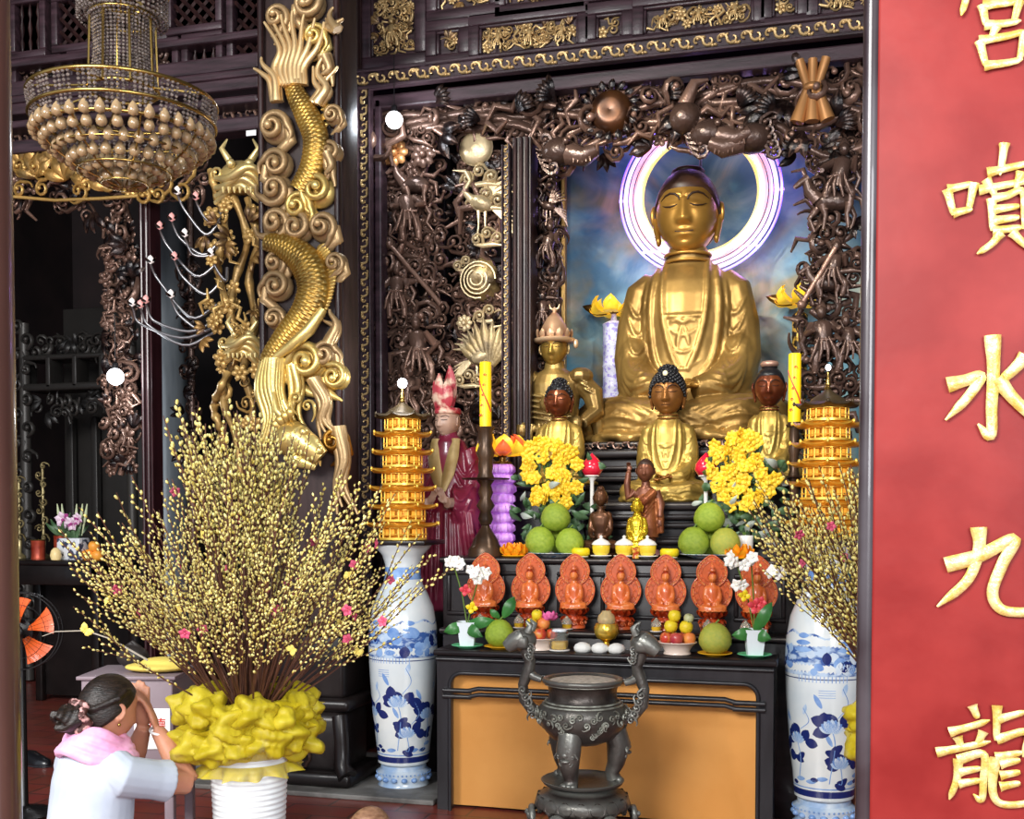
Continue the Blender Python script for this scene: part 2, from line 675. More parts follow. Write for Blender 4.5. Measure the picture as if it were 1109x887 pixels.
def figurem(mb, M, h, seat=False, arm=0.8, hat=True):
    """small carved warrior or sage in fluttering robes, feet at the origin"""
    w = h*.16
    lean = R.uniform(-.12, .12)*h
    mb.tube([(0, 0, h*.34), (lean*.4, -.02*h, h*.5), (lean*.8, 0, h*.68), (lean, 0, h*.76)], [w*.95, w*.78, w*.95, w*.35], 8, M)
    mb.ell((lean, -.03*h, h*.86), (h*.075, h*.085, h*.1), nu=8, nv=6, M=M)
    if hat:
        mb.tube([(lean, 0, h*.9), (lean, 0, h*.95), (lean, .01*h, h*1.04)], [h*.085, h*.075, h*.02], 7, M)
    for s in (-1, 1):
        k = R.uniform(.0, .12)*h
        mb.tube([(s*w*.4, 0, h*.4), (s*(w*.7+k), -.07*h, h*.22), (s*(w*.8+k*.4), 0, 0)], [h*.075, h*.065, h*.05], 7, M)
        mb.ell((s*(w*.8+k*.4), -.04*h, .01*h), (h*.045, h*.08, h*.03), nu=7, nv=5, M=M)
        b = R.uniform(-.3, .9)*arm
        ex = s*(w*1.45)
        mb.tube([(lean+s*w*.8, 0, h*.70), (ex, -.08*h, h*.56), (s*(w*(.9+.9*R.random())), -.2*h, h*(.52+b*.3))], [h*.06, h*.06, h*.035], 7, M)
        mb.tube([(ex, 0, h*.6), (s*w*2.0, .02, h*.45), (s*w*1.6, .02, h*.30), (s*w*2.3, .02, h*.16)], [h*.03, h*.045, h*.04, h*.012], 6, M)
        scroll(mb, M @ Tm((s*w*1.9, .01, h*.72), (0, R.uniform(-1, 1), 0)), h*.075, h*.025, 1.3, 1.5, 11, 6, s)
    for i in range(4):
        x = (i-1.5)*w*.55
        mb.tube([(x*.5+lean*.3, -w*.8, h*.5), (x, -w*1.0, h*.33), (x*1.4+lean*.3, -w*.8, .16*h)], [h*.012, h*.03, h*.018], 6, M)
    mb.tube([(-w*.8, -w*.4, h*.47), (0, -w*.95, h*.46), (w*.8, -w*.4, h*.47)], h*.022, 6, M)


def horsem(mb, M, h):
    """prancing horse, about h tall, facing -x"""
    mb.ell((0, 0, h*.55), (h*.38, h*.17, h*.2), (0, .1, 0), 9, 7, M)
    mb.tube([(-h*.28, 0, h*.6), (-h*.45, -.03*h, h*.8), (-h*.5, -.06*h, h*.98)], [h*.15, h*.11, h*.08], 8, M)
    mb.tube([(-h*.46, -.06*h, h*1.02), (-h*.6, -.08*h, h*.93), (-h*.72, -.1*h, h*.84)], [h*.08, h*.07, h*.045], 7, M)
    for x, f, s in ((-.26, -.18, 1), (-.2, .06, -1), (.28, .12, 1), (.3, -.05, -1)):
        mb.tube([(h*x, s*h*.08, h*.48), (h*(x+f), s*h*.09, h*.28), (h*(x+f*.4), s*h*.09, h*.02)], [h*.09, h*.05, h*.035], 6, M)
    mb.tube([(h*.36, 0, h*.62), (h*.52, 0, h*.55), (h*.55, 0, h*.25)], [h*.04, h*.06, h*.02], 6, M)
    for i in range(5):
        t = i/4
        mb.ell((-h*(.34+.16*t), -.02*h, h*(.76+.24*t)), (h*.05, h*.05, h*.07), nu=6, nv=4, M=M)


def cranem(mb, M, h, sg=1):
    """crane with an s-shaped neck and spread wings"""
    mb.ell((0, 0, h*.5), (h*.2, h*.12, h*.12), (0, .35*sg, 0), 9, 6, M)
    mb.tube([(sg*-.14*h, 0, h*.56), (sg*-.26*h, -.03*h, h*.68), (sg*-.16*h, -.05*h, h*.82), (sg*-.22*h, -.06*h, h*.94)], [h*.07, h*.045, h*.035, h*.045], 7, M)
    mb.tube([(sg*-.22*h, -.06*h, h*.95), (sg*-.42*h, -.08*h, h*.98)], [h*.03, h*.006], 6, M)
    for i in range(6):
        a = .25+.2*i
        mb.tube([(sg*.02*h, 0, h*.55), (sg*h*.3*cos(a), .03*h, h*(.55+.35*sin(a))), (sg*h*.5*cos(a), .05*h, h*(.52+.5*sin(a)))], [h*.04, h*.035, h*.008], 5, M)
        mb.tube([(sg*.12*h, 0, h*.45), (sg*h*(.3+.02*i), .03*h, h*(.42-.05*i)), (sg*h*(.45+.01*i), .03*h, h*(.36-.08*i))], [h*.03, h*.03, h*.008], 5, M)
    for s in (-.05, .05):
        mb.tube([(s*h, 0, h*.4), (s*h, 0, h*.2), (s*h*1.3, -.01, 0)], [h*.03, h*.014, h*.014], 5, M)


def motif(mb, p, s, kinds='sssclfk', depth=.05, tilt=.5):
    k = R.choice(kinds)
    M = Tm((p[0], p[1]+R.uniform(-depth, depth), p[2]), (R.uniform(-tilt, tilt), R.uniform(-pi, pi), R.uniform(-tilt, tilt)))
    if k == 's':
        scroll(mb, M, s*R.uniform(.38, .55), s*R.uniform(.12, .17), R.uniform(1.0, 1.6), R.uniform(.8, 1.8), 13, 6, R.choice((-1, 1)))
    elif k == 'c':
        cloudm(mb, Tm((p[0], p[1], p[2]), (0, R.uniform(-.7, .7), 0)), s*.6)
    elif k == 'l':
        for i in range(3):
            leafm(mb, M @ Tm((0, 0, 0), (0, -.6+.6*i, 0)), s*1.0, s*.2, R.uniform(.1, .35))
    elif k == 'f':
        flowerm(mb, Tm(p, (R.uniform(-.3, .3), R.uniform(0, 3), R.uniform(-.3, .3))), s*.5)
    else:
        mb.tube([(-s*.7, 0, -.2*s), (-.2*s, -.1*s, .25*s), (.3*s, -.12*s, -.1*s), (.8*s, 0, .3*s)], [s*.06, s*.13, s*.14, s*.05], 6, M)


def fill(mb, inside, x0, x1, z0, z1, step, y, s=None, kinds='sssclfk', depth=.05, tilt=.5):
    """carving motifs over the whole region where inside(x, z)"""
    s = s or step*1.25
    z = z0
    row = 0
    while z <= z1:
        x = x0+(step*.5 if row % 2 else 0)
        while x <= x1:
            xx, zz = x+R.uniform(-.25, .25)*step, z+R.uniform(-.25, .25)*step
            if inside(xx, zz):
                motif(mb, (xx, y, zz), s*R.uniform(.8, 1.2), kinds, depth, tilt)
            x += step
        z += step*.85
        row += 1


def reg(px, py, Y):
    p = at(px, py, Y)
    return p.x, p.z


# ---- frieze panels (frame + gilt relief)
def frieze_panel(a, b_, c, d, label, fig=False, dim=False):
    """pixel box a..b_ x c..d at its middle"""
    y = NY+.02
    cx, cz = reg((a+b_)/2, (c+d)/2, y)
    k = ppm((a+b_)/2, y)
    w, h = (b_-a)/k*1.0, (d-c)/k
    t = thing('frieze_panel', label, 'carved panel', (cx, y, cz), 0, 'carved panels of the frieze above the altar')
    obj('panel_frame', frame_box(-w/2-.09, w/2+.09, -h/2-.09, h/2+.09, 0, .075, .07).put(frame_box(-w/2-.03, w/2+.03, -h/2-.03, h/2+.03, .01, .03, .05)), WOODH, t)
    obj('panel_ground', MB().box((0, .035, 0), (w+.1, .02, h+.1)), WOODB, t)
    mb = MB()
    st = .10
    fill(mb, lambda x, z: abs(x) < w/2-.01 and abs(z) < h/2-.01, -w/2, w/2, -h/2, h/2, st*.55, 0.01, .07, 'sslfkc', .015, .3)
    if fig:
        nn = max(1, int(w/.16))
        for i in range(nn):
            figurem(mb, Tm((-w/2+w*(i+.5)/nn, -.02, -h*.42), (0, R.uniform(-.2, .2), 0)), min(h*.8, .2))
    obj('relief', mb, RELF if not dim else BRZ, t)
    return t


frieze_panel(404, 450, -20, 58, 'tall carved panel with gilt figures, just over the top corner of the gilt niche frame', True)
frieze_panel(476, 496, 37, 58, 'small square gilt flower panel beside the tall corner panel of the frieze')
frieze_panel(521, 624, 26, 53, 'long gilt relief panel of the frieze above the moon boss and cranes', True)
frieze_panel(649, 671, 19, 40, 'small square gilt panel of the frieze straight above the bronze sun disc')
frieze_panel(701, 811, 5, 30, 'long gilt relief panel of the frieze above the glowing neon halo', True)
frieze_panel(840, 860, -5, 17, 'small square gilt panel of the frieze above the carved tied scroll')
frieze_panel(892, 990, -18, 9, 'long gilt relief panel of the frieze reaching behind the red board', True)
frieze_panel(476, 530, -28, 7, 'upper row gilt panel of the frieze above the small flower square')
frieze_panel(550, 620, -40, 0, 'upper row gilt panel of the frieze over the long figure panel', True)
frieze_panel(648, 812, -60, -24, 'highest gilt panel of the frieze at the upper edge of the picture', True)

# ---- niche crest: one long piece of openwork
def crest():
    t = thing('carved_crest', 'dark bronze openwork crest under the lintel across the whole niche', 'carving', (0, 0, 0))
    Y = 7.08
    def ins(x, z):
        # back to picture height along the plane
        return lo(x) < z < nz1-.06
    xs = [A2(p, Y) for p in (412, 480, 545, 580, 610, 650, 690, 720, 760, 800, 850, 880, 945)]
    zs = [zat(p, q, Y) for p, q in ((412, 168), (480, 150), (545, 152), (580, 160), (610, 190), (650, 170), (690, 160), (720, 160), (760, 160), (800, 150), (850, 165), (880, 190), (945, 190))]
    def lo(x):
        return float(np.interp(x, xs, zs))
    mb = MB()
    fill(mb, ins, xs[0], xs[-1], 3.3, nz1, .105, Y+.03, .13, 'ssscclfk', .05)
    fill(mb, ins, xs[0], xs[-1], 3.3, nz1, .16, Y-.03, .17, 'ssclkk', .05)
    # long sinuous stems that tie it together
    for j in range(4):
        pts = []
        for i in range(30):
            x = xs[0]+(xs[-1]-xs[0])*i/29
            z0 = lo(x)+.06
            z = z0+(nz1-.1-z0)*(.15+.25*j+.1*sin(i*.9+j*2))
            pts.append((x, Y+.03*sin(i*1.3+j), z))
        mb.tube(pts, .028, 6)
    obj('scrollwork', mb, BRZ, t)
    # sun disc with flaming rim
    c = at(660, 118, Y-.12)
    k = ppm(660, Y)
    r = 22/k
    d = MB()
    d.lathe([(0, 0), (r*.5, .01), (r*.85, .0), (r, -.035), (r*1.05, -.05)], 28, M=Tm(c, (pi/2, 0, 0)))
    so = obj('sun_disc', d, mat('burnished_bronze', '5c3a22', .3, .6, col2='2c1a12', scale=8), t)
    f = MB()
    for i in range(16):
        a = 2*pi*i/16
        leafm(f, Tm((c.x+r*cos(a), c.y+.02, c.z+r*sin(a)), (0, pi/2-a+.35, 0)), r*.5, r*.16, .1)
    obj('flame_rim', f, BRZ, so)
    # bound scroll and other attributes
    c = at(880, 95, Y-.08)
    b = MB()
    for dx in (-.06, 0, .06):
        b.tube([(c.x+dx*1.3, c.y, c.z+.17), (c.x+dx*.45, c.y, c.z), (c.x+dx*1.5, c.y, c.z-.2)], [.03, .028, .045], 7)
    b.lathe([(.05, -.02), (.06, 0), (.05, .02)], 10, c=c)
    obj('bound_scroll', b, mat('brown_gilt_wood', '5a3822', .4, .4, worn_glint='c08a54', wpos=(.52, .64)), t)
    c = at(742, 128, Y-.1)
    b = MB()
    b.ell(c, (.1, .09, .1), nu=12, nv=8)
    b.tube([(c.x, c.y, c.z+.08), (c.x+.06, c.y-.02, c.z+.2), (c.x+.14, c.y, c.z+.22)], [.05, .035, .01], 7)
    obj('gourd', b, BRZ, t)
    # creature heads at the bend (left and right of the arch)
    for px, py, s in ((606, 165, 1), (815, 150, -1), (768, 146, 1)):
        c = at(px, py, Y-.08)
        b = MB()
        b.ell((0, 0, 0), (.1, .08, .075), nu=9, nv=7)
        b.tube([(.06*s, -.02, -.02), (.14*s, -.05, -.05), (.2*s, -.05, -.02)], [.06, .05, .035], 7)
        for i in range(5):
            scroll(b, Tm((-.07*s+.01*i, -.02, .06-.035*i), (0, s*(1.6+.3*i), 0)), .04, .014, 1.2, 1.2, 10, 5)
        b.ell((.05*s, -.075, .03), .02, nu=6, nv=5)
        for q in range(5):
            b.tube([(.09*s+.02*s*q, -.07, -.05), (.09*s+.022*s*q, -.08, -.085)], [.009, .003], 5)
        b = MB().put(b, Tm(c, (0, 0, 0), 1.25))
        obj('beast_head', b, BRZD, t)
    # long fronds
    f = MB()
    for px, py, a in ((560, 120, .9), (600, 105, -1.2), (720, 105, 1.2), (840, 120, -1), (905, 135, 1.4), (470, 110, 1.3), (520, 130, -1.4), (800, 115, .7)):
        p = at(px, py, Y-.06)
        for i in range(5):
            leafm(f, Tm(p, (0, a-.6+.3*i, 0)), .13, .02, .4)
    obj('fronds', f, BRZ, t)
    return t


crest()


def figure_column(label, mats, Y, pts, fills, name='carved_openwork'):
    t = thing(name, label, 'carving')
    mb = MB()
    for (a, b_, c, d, st, kd) in fills:
        x0, z1 = reg(a, c, Y)
        x1, z0 = reg(b_, d, Y)
        fill(mb, lambda x, z: True, x0+.02, x1-.02, z0, z1, st, Y+.03, st*1.25, kd, .04)
        n = 14
        for q in range(2):
            mb.tube([(x0+(x1-x0)*(.5+.35*sin(i*1.1+q*3)), Y+.05, z0+(z1-z0)*i/(n-1)) for i in range(n)], .022, 6)
    obj('scrollwork', mb, mats[0], t)
    for kind, px, py, hp, m in pts:
        p = at(px, py, Y-.03)
        h = hp/ppm(px, Y)
        b = MB()
        M = Tm(p)
        if kind == 'figure':
            figurem(b, M, h)
        elif kind == 'horse':
            horsem(b, M, h)
        elif kind == 'crane':
            cranem(b, M, h)
        elif kind == 'cranef':
            cranem(b, M, h, -1)
        elif kind == 'staff':
            q = at(m[0], m[1], Y-.08)
            b.tube([p, q], [.016, .016], 7)
            b.ell(p, .03, nu=7, nv=5)
            m = BRZ
        elif kind == 'lotus_leaf':
            b.lathe([(0, .03), (h*.2, .035), (h*.32, .015), (h*.45, .0), (h*.5, -.03)], 26, M=Tm(p, (pi/2+.25, 0, 0)), mod=lambda r, z, a: r*(1+.06*cos(a*13)))
            for i in range(4):
                sp = [(h*.42*(1-.22*i)*cos(w*.35+i), -.03-.01*i, h*.42*(1-.22*i)*sin(w*.35+i)) for w in range(15)]
                b.tube(sp, h*.022, 5, Tm(p))
        elif kind == 'boss':
            b.lathe([(0, -.12*h), (h*.3, -.1*h), (h*.46, 0), (h*.5, .05*h)], 22, M=Tm(p, (pi/2, 0, 0)) @ Tm((0, 0, 0), (pi, 0, 0)))
        elif kind == 'cloud':
            cloudm(b, M, h)
        elif kind == 'flower':
            flowerm(b, M, h, 8)
        elif kind == 'fan':
            for i in range(9):
                a = -.9+.2*i
                leafm(b, Tm(p, (0, a, 0)), h*(1-.06*abs(i-4)), h*.1, .12)
        nm = {'cranef': 'crane', 'fan': 'feather_fan', 'boss': 'moon_boss'}.get(kind, kind)
        obj(nm, b, m, t)
    return t


figure_column('narrow dark bronze openwork of robed figures and clouds just inside the gilt niche frame', (BRZ,), 7.12, [
    ('figure', 445, 262, 66, BRZ), ('figure', 430, 345, 60, BRZ), ('figure', 455, 415, 75, BRZ), ('figure', 440, 455, 60, BRZ),
    ('flower', 428, 166, 15, mat('red_brown_gilt', '7d4a32', .36, .5, worn_glint='d89c62', wpos=(.5, .6))), ('flower', 459, 168, 14, BRZ), ('staff', 422, 265, 0, (478, 330)), ('staff', 421, 108, 0, (483, 148)),
    ('cloud', 450, 300, 18, BRZ), ('cloud', 445, 372, 18, BRZ), ('cloud', 468, 350, 14, BRZ), ('horse', 450, 225, 44, BRZ)],
    [(414, 480, 150, 490, .095, 'sscklf'), (420, 470, 170, 480, .15, 'cskc')])
PALE = mat('pale_gilt_carving', '4a3a24', .38, .45, col2='9c8558', scale=9, mix=(.38, .62), worn_glint='e0caa0', wpos=(.51, .63), bump=.3, bscale=45)
figure_column('pale gilt openwork of cranes, round lotus leaf and moon boss beside the slim inner post', (BRZ,), 7.14, [
    ('boss', 515, 160, 38, PALE), ('crane', 522, 258, 74, PALE), ('lotus_leaf', 519, 304, 46, PALE), ('cranef', 520, 420, 66, PALE), ('fan', 530, 400, 56, PALE),
    ('cloud', 527, 222, 17, PALE), ('cloud', 528, 262, 15, PALE), ('cloud', 505, 290, 12, PALE), ('cloud', 530, 345, 14, PALE), ('cloud', 508, 415, 14, PALE), ('flower', 503, 350, 9, PALE), ('cloud', 520, 196, 17, PALE)],
    [(492, 547, 165, 480, .10, 'sscl'), (496, 544, 180, 470, .16, 'cck')])
figure_column('thin dark carved border of beasts and leaves along the edge of the blue painting', (BRZD,), 7.2, [
    ('figure', 592, 290, 50, BRZD), ('figure', 588, 360, 45, BRZD), ('crane', 594, 245, 42, BRZD), ('cloud', 590, 320, 12, BRZD)],
    [(577, 610, 165, 430, .085, 'sskl')])
figure_column('dark openwork column with a mounted rider and standing figures beside the red board', (BRZD,), 7.0, [
    ('horse', 902, 250, 56, BRZD), ('figure', 906, 228, 74, BRZD), ('figure', 900, 322, 62, BRZD), ('horse', 895, 330, 40, BRZD), ('figure', 893, 405, 76, BRZD),
    ('cloud', 915, 290, 16, BRZD), ('cloud', 882, 300, 14, BRZD), ('figure', 921, 400, 60, BRZD), ('cloud', 892, 415, 20, BRZD), ('cloud', 920, 430, 20, BRZD), ('staff', 868, 330, 0, (905, 268))],
    [(868, 935, 160, 250, .11, 'sskl'), (864, 935, 255, 330, .15, 'ssck'), (868, 935, 335, 470, .13, 'ssck')])
# ================================================================ the bay on the far side: lattice wall, carved arch, dragon pillar, hall behind
LY = 6.6
lx0, lx1 = A2(-60, LY), A2(290, LY)
lzb = zat(120, 152, LY)          # bottom of the solid lattice wall
struct('wall_lattice', MB().box(((lx0+lx1)/2, LY+.1, (lzb+ZC)/2), (lx1-lx0, .08, ZC-lzb)), WOODH)
nb = 0
for px, py, hh, yo in ((120, 86, .10, .0), (120, 99, .05, -.02), (120, 108, .08, .0), (120, 127, .05, -.03), (120, 150, .09, 0), (120, 58, .05, 0)):
    z = zat(px, py+3, LY)
    b = MB().box(((lx0+lx1)/2, LY+yo, z), (lx1-lx0, .16, hh), bev=.015)
    struct('trim_%d' % (11+nb), b, WOODH)
    nb += 1
cs = MB()
carved_strip(cs, (lx0, zat(120, 138, LY)), (lx1, zat(120, 138, LY)), .10, LY+.03, R)
struct('trim_17', cs, BRZ, True)


def lattice_panel(a, b_, c, d, style, label):
    y = LY+.02
    cx, cz = reg((a+b_)/2, (c+d)/2, y)
    k = ppm((a+b_)/2, y)
    w, h = (b_-a)/k, (d-c)/k
    t = thing('lattice_panel', label, 'carved panel', (cx, y, cz), 0, 'panels of the lattice wall over the carved arch')
    obj('panel_frame', frame_box(-w/2-.05, w/2+.05, -h/2-.05, h/2+.05, 0, .05, .08), WOODH, t)
    obj('panel_ground', MB().box((0, .05, 0), (w+.06, .02, h+.06)), BLACK, t)
    mb = MB()
    if style == 'weave':
        s = .09
        for i in range(-14, 15):
            for q in (-1, 1):
                x0 = i*s
                # diagonal bar clipped to the panel
                pts = [(x0+q*z, z) for z in np.linspace(-h/2, h/2, 25) if abs(x0+q*z) < w/2]
                if len(pts) > 1:
                    mb.tube([(p[0], .012*q, p[1]) for p in (pts[0], pts[-1])], .013, 4)
    elif style == 'spindle':
        n = max(3, int(w/.055))
        for i in range(n):
            x = -w/2+w*(i+.5)/n
            mb.lathe([(.006, -h/2), (.016, -h*.3), (.006, -h*.2), (.018, 0), (.006, h*.2), (.016, h*.3), (.006, h/2)], 7, c=(x, 0, 0))
    else:
        fill(mb, lambda x, z: True, -w/2+.02, w/2-.02, -h/2+.02, h/2-.02, .075, 0, .085, 'sslf', .01, .3)
    obj('lattice', mb, WOOD if style != 'carve' else BRZD, t)


for q in ((18, 48, 6, 56, 'spindle', 'spindle lattice panel high beside the foreground pole, left of the chandelier stem'),
          (63, 106, 2, 48, 'weave', 'diagonally woven lattice panel directly beside the chandelier stem on its left'),
          (186, 238, -30, 28, 'weave', 'diagonal lattice panel directly to the right of the chandelier crown'),
          (254, 283, -40, 72, 'weave', 'tall diagonal lattice panel next to the dragon pillar'),
          (205, 238, 46, 80, 'spindle', 'small spindle panel just right of the chandelier column'),
          (18, 66, 72, 98, 'carve', 'low carved panel under the spindle lattice near the pole'),
          (81, 106, 64, 94, 'carve', 'small square carved panel left of the chandelier column'),
          (172, 190, 52, 84, 'carve', 'small carved panel half hidden by the chandelier column'),
          (112, 180, -30, 40, 'weave', 'lattice panel behind the crystal column of the chandelier')):
    lattice_panel(*q)

# carved arch under the lattice wall
ca = thing('carved_arch', 'gilt and dark openwork arch with a long hanging leg under the lattice wall', 'carving')
mb = MB()
Y = LY+.06
aX = [A2(p, Y) for p in (-40, 14, 60, 100, 116, 150, 165)]
kx = lambda p: A2(p, Y)
zt, zb = lzb, zat(60, 222, Y)


def in_arch(x, z):
    if z > zb and x < kx(232):
        return True
    if kx(116) < x < kx(150) and z > zat(130, 500, Y):
        return True
    dx, dz = x-kx(100), z-zat(100, 240, Y)
    return x > kx(85) and x < kx(125) and dz > .35*(kx(118)-x)/.3-.15 and z > zat(100, 260, Y)


fill(mb, in_arch, kx(-30), kx(232), zat(130, 500, Y), zt, .10, Y, .125, 'ssslkf', .06)
for q in range(2):
    fill(mb, lambda x, z: True, kx(119), kx(147), zat(130, 505, Y), zat(130, 235, Y), .085, Y+.03*q, .10, 'ssslkf', .05)
mb.tube([(kx(133)+.05*sin(i*1.3), Y+.04, zat(133, 215+23*i, Y)) for i in range(14)], .022, 7)
obj('scrollwork', mb, BRZ, ca)
gb = MB()
for px, py in ((40, 192), (70, 195), (100, 200), (24, 180), (140, 205), (60, 178), (85, 188), (118, 205), (160, 205)):
    p = at(px, py, Y-.08)
    if R.random() < .4:
        flowerm(gb, Tm(p, (0, R.random(), 0)), .06, 6)
    else:
        for i in range(4):
            leafm(gb, Tm(p, (0, -1.2+.7*i, 0)), .17, .04, .2)
for i in range(26):
    scroll(gb, Tm(at(R.uniform(16, 225), R.uniform(165, 214), Y-.09), (0, R.uniform(0, 6), 0)), R.uniform(.04, .07), .016, 1.3, 1.2)
gb.tube([at(px, py, Y-.1) for px, py in ((14, 213), (60, 217), (110, 215), (150, 212))], .012, 6)
obj('gilt_flowers', gb, GILT, ca)
# slim carved leg seen past the round column
sl = thing('carved_strip', 'slim dark openwork strip hanging just right of the round grey column', 'carving')
mb = MB()
x0, z1 = reg(199, 365, 7.4)
x1, z0 = reg(214, 490, 7.4)
fill(mb, lambda x, z: True, x0, x1, z0, z1+.6, .09, 7.4, .11, 'ssl', .03)
mb.tube([((x0+x1)/2, 7.42, .002), ((x0+x1)/2, 7.42, z1+1.3)], .025, 6)
obj('scrollwork', mb, BRZD, sl)

MAROON = mat('maroon_lacquered_post', '3a1b1f', .35, col2='2a1216', scale=3, stretch=(8, 8, 1), coat=.3)
struct('trim_18', moulded_post(A2(150, LY), A2(161, LY), LY+.05, 0, zat(150, 205, LY), .12, 2), MAROON)
colx = A2(183, 8.4)
GREY = mat('grey_lacquered_column', '7a8288', .22, .2, col2='555c62', scale=2, coat=.6, stretch=(4, 4, .5))
struct('column_round', MB().lathe([(.24, 0), (.2, .12), (.17, .16), (.165, ZC-.02)], 32, c=(colx, 8.4, 0)), GREY, True)

# dark altar with carved canopy far back in the hall
hc = thing('canopied_altar', 'dark carved altar canopy far back in the unlit hall, beside the foreground pole', 'altar')
hy = 9.2
dm = mat('dim_carved_wood', '1c1a1a', .4, .2, col2='100f0f', scale=6, worn_glint='45423f', wpos=(.52, .64))
x0, x1 = A2(36, hy), A2(150, hy)
mb = MB().box(((x0+x1)/2, hy, zat(80, 420, hy)), (x1-x0, .3, .07), bev=.02).box(((x0+x1)/2, hy, zat(80, 388, hy)), (x1-x0, .3, .05), bev=.02)
for i in range(5):
    mb.box((x0+(x1-x0)*i/4, hy-.05, zat(80, 404, hy)), (.05, .2, .3), bev=.01)
obj('canopy_frame', mb, dm, hc)
mb = MB()
zc = zat(80, 376, hy)
fill(mb, lambda x, z: True, x0+.1, x1, zc-.05, zc+.12, .11, hy-.05, .15, 'ssl', .03)
obj('canopy_carving', mb, dm, hc)
mb = MB()
fill(mb, lambda x, z: True, x0+.1, x1, zat(80, 445, hy), zat(80, 428, hy), .11, hy-.05, .15, 'ssl', .03)
obj('canopy_valance', mb, dm, hc)
mb = MB().tube([(x0, hy-.1, .02), (x0, hy-.1, zat(40, 352, hy))], .05, 8)
for i in range(22):
    z = .5+.14*i
    scroll(mb, Tm((x0+.05*(-1)**i, hy-.12, z), (0, i, 0)), .07, .025, 1.2, 1)
obj('canopy_post', mb, dm, hc)
obj('canopy_post', MB().tube([(x1, hy-.1, .02), (x1, hy-.1, zat(40, 352, hy))], .05, 8), dm, hc)
obj('back_panel', MB().box(((x0+x1)/2, hy+.5, 1.9), (x1-x0, .06, 3.6), bev=.01), dm, hc)
for xx in (A2(78, 9.6), A2(104, 9.6)):
    obj('inner_post', MB().box((xx, 9.6, 1.3), (.07, .07, 2.6), bev=.01), dm, hc)

# ---------------------------------------------------------------- dragon pillar
DY = 6.0
BOARD = mat('dark_pillar_board', '3a2c2a', .45, col2='241a1a', scale=4, stretch=(6, 6, 1), bump=.1)
DRG = mat('gilded_dragon', '6e501e', .34, .65, col2='b58a36', scale=8, mix=(.35, .62), worn_glint='f2d888', wpos=(.5, .62), bump=.15, bscale=60)
DRGB = mat('bronzed_cloud_carving', '3a2a1e', .38, .45, col2='7d5f40', scale=6, mix=(.38, .62), worn_glint='c8a878', wpos=(.5, .62), bump=.15)
dp = thing('dragon_carving', 'tall pillar board with a gilded dragon coiling down through scrolling clouds', 'pillar carving')
bx0, bx1 = A2(284, DY), A2(371, DY)
obj('pillar_board', MB().box(((bx0+bx1)/2, DY+.14, .95+(ZC-.97)/2), (bx1-bx0, .24, ZC-.99), bev=.02), BOARD, dp)
be = MB()
for x in (bx0+.015, bx1-.02):
    be.box((x, DY, .95+(ZC-.97)/2), (.035, .05, ZC-.99), bev=.012)
obj('board_edge', be, WOOD, dp)
dk = ppm(325, DY)


def D(px, py, off=.04):
    return at(px, py, DY-off)


def smooth_path(pts, n):
    """Catmull-Rom through the (x,y,r) points"""
    P = [np.array(p, float) for p in pts]
    P = [2*P[0]-P[1]]+P+[2*P[-1]-P[-2]]
    out = []
    m = len(P)-3
    for i in range(n):
        t = i/(n-1)*m
        k = min(int(t), m-1)
        u = t-k
        a, b_, c, d = P[k:k+4]
        out.append(.5*(2*b_+(c-a)*u+(2*a-5*b_+4*c-d)*u*u+(3*b_-a-3*c+d)*u**3))
    return out


def scaly(mb, pts, n=150, sides=48, off=.05, flatten=.75, kk=None, plane=None):
    n = int(n*1.9)
    q = smooth_path(pts, n)
    kk = kk or dk
    P = [D(a[0], a[1], off) for a in q]
    L = 0
    v, f = [], []
    for i in range(n):
        t = (P[min(i+1, n-1)]-P[max(i-1, 0)]).normalized()
        nrm = Vector((0, -1, 0))
        b = t.cross(nrm).normalized()
        if i:
            L += (P[i]-P[i-1]).length
        r = q[i][2]/kk
        for j in range(sides):
            w_ = 2*pi*j/sides
            row = L/(.024)
            st = ((j//3) % 2)*.5
            sc = 1+.11*((row+st) % 1.0)*(1-.5*abs((j % 3)-1))
            if abs(w_-pi/2) < .5 or abs(w_-3*pi/2) < .3:
                sc = 1.02
            v.append(P[i]+nrm*(r*sc*flatten*cos(w_))+b*(r*sc*sin(w_)))
    for i in range(n-1):
        for j in range(sides):
            j2 = (j+1) % sides
            f.append((i*sides+j, i*sides+j2, (i+1)*sides+j2, (i+1)*sides+j))
    f.append(tuple(range(sides-1, -1, -1)))
    f.append(tuple((n-1)*sides+i for i in range(sides)))
    mb.add(v, f)


body = MB()
scaly(body, [(316, 74, 6), (319, 98, 10), (331, 122, 13), (342, 150, 14), (338, 180, 13), (324, 206, 11)], 120)
obj('body_coil', body, DRG, dp)
body = MB()
scaly(body, [(288, 262, 9), (310, 268, 14), (332, 286, 18), (340, 312, 18), (331, 340, 17), (312, 364, 15), (294, 388, 12), (290, 400, 9)], 150)
obj('body_coil', body, DRG, dp)
fin = MB()
for pts in ([(346, 272), (356, 285), (357, 305), (352, 325), (343, 345)],):
    for i in range(24):
        t = i/23*(len(pts)-1)
        k = min(int(t), len(pts)-2)
        u = t-k
        x = pts[k][0]*(1-u)+pts[k+1][0]*u
        y = pts[k][1]*(1-u)+pts[k+1][1]*u
        leafm(fin, Tm(D(x-3, y, .05), (0, .9+.8*t/4, 0)), 12/dk, 3.2/dk, .05)
obj('dorsal_fin', fin, DRG, dp)
fin = MB()
fin.tube([D(350, 335, .07), D(335, 357, .1), (D(315, 375, .1)), D(297, 388, .08)], [5/dk, 7/dk, 6/dk, 4/dk], 8)
obj('belly_band', fin, DRG, dp)
fin = MB()
for i in range(9):
    leafm(fin, Tm(D(349-1.5*i, 110+9*i, .04), (0, 1.1+.12*i, 0)), 12/dk, 3.5/dk, .05)
obj('dorsal_fin', fin, DRG, dp)


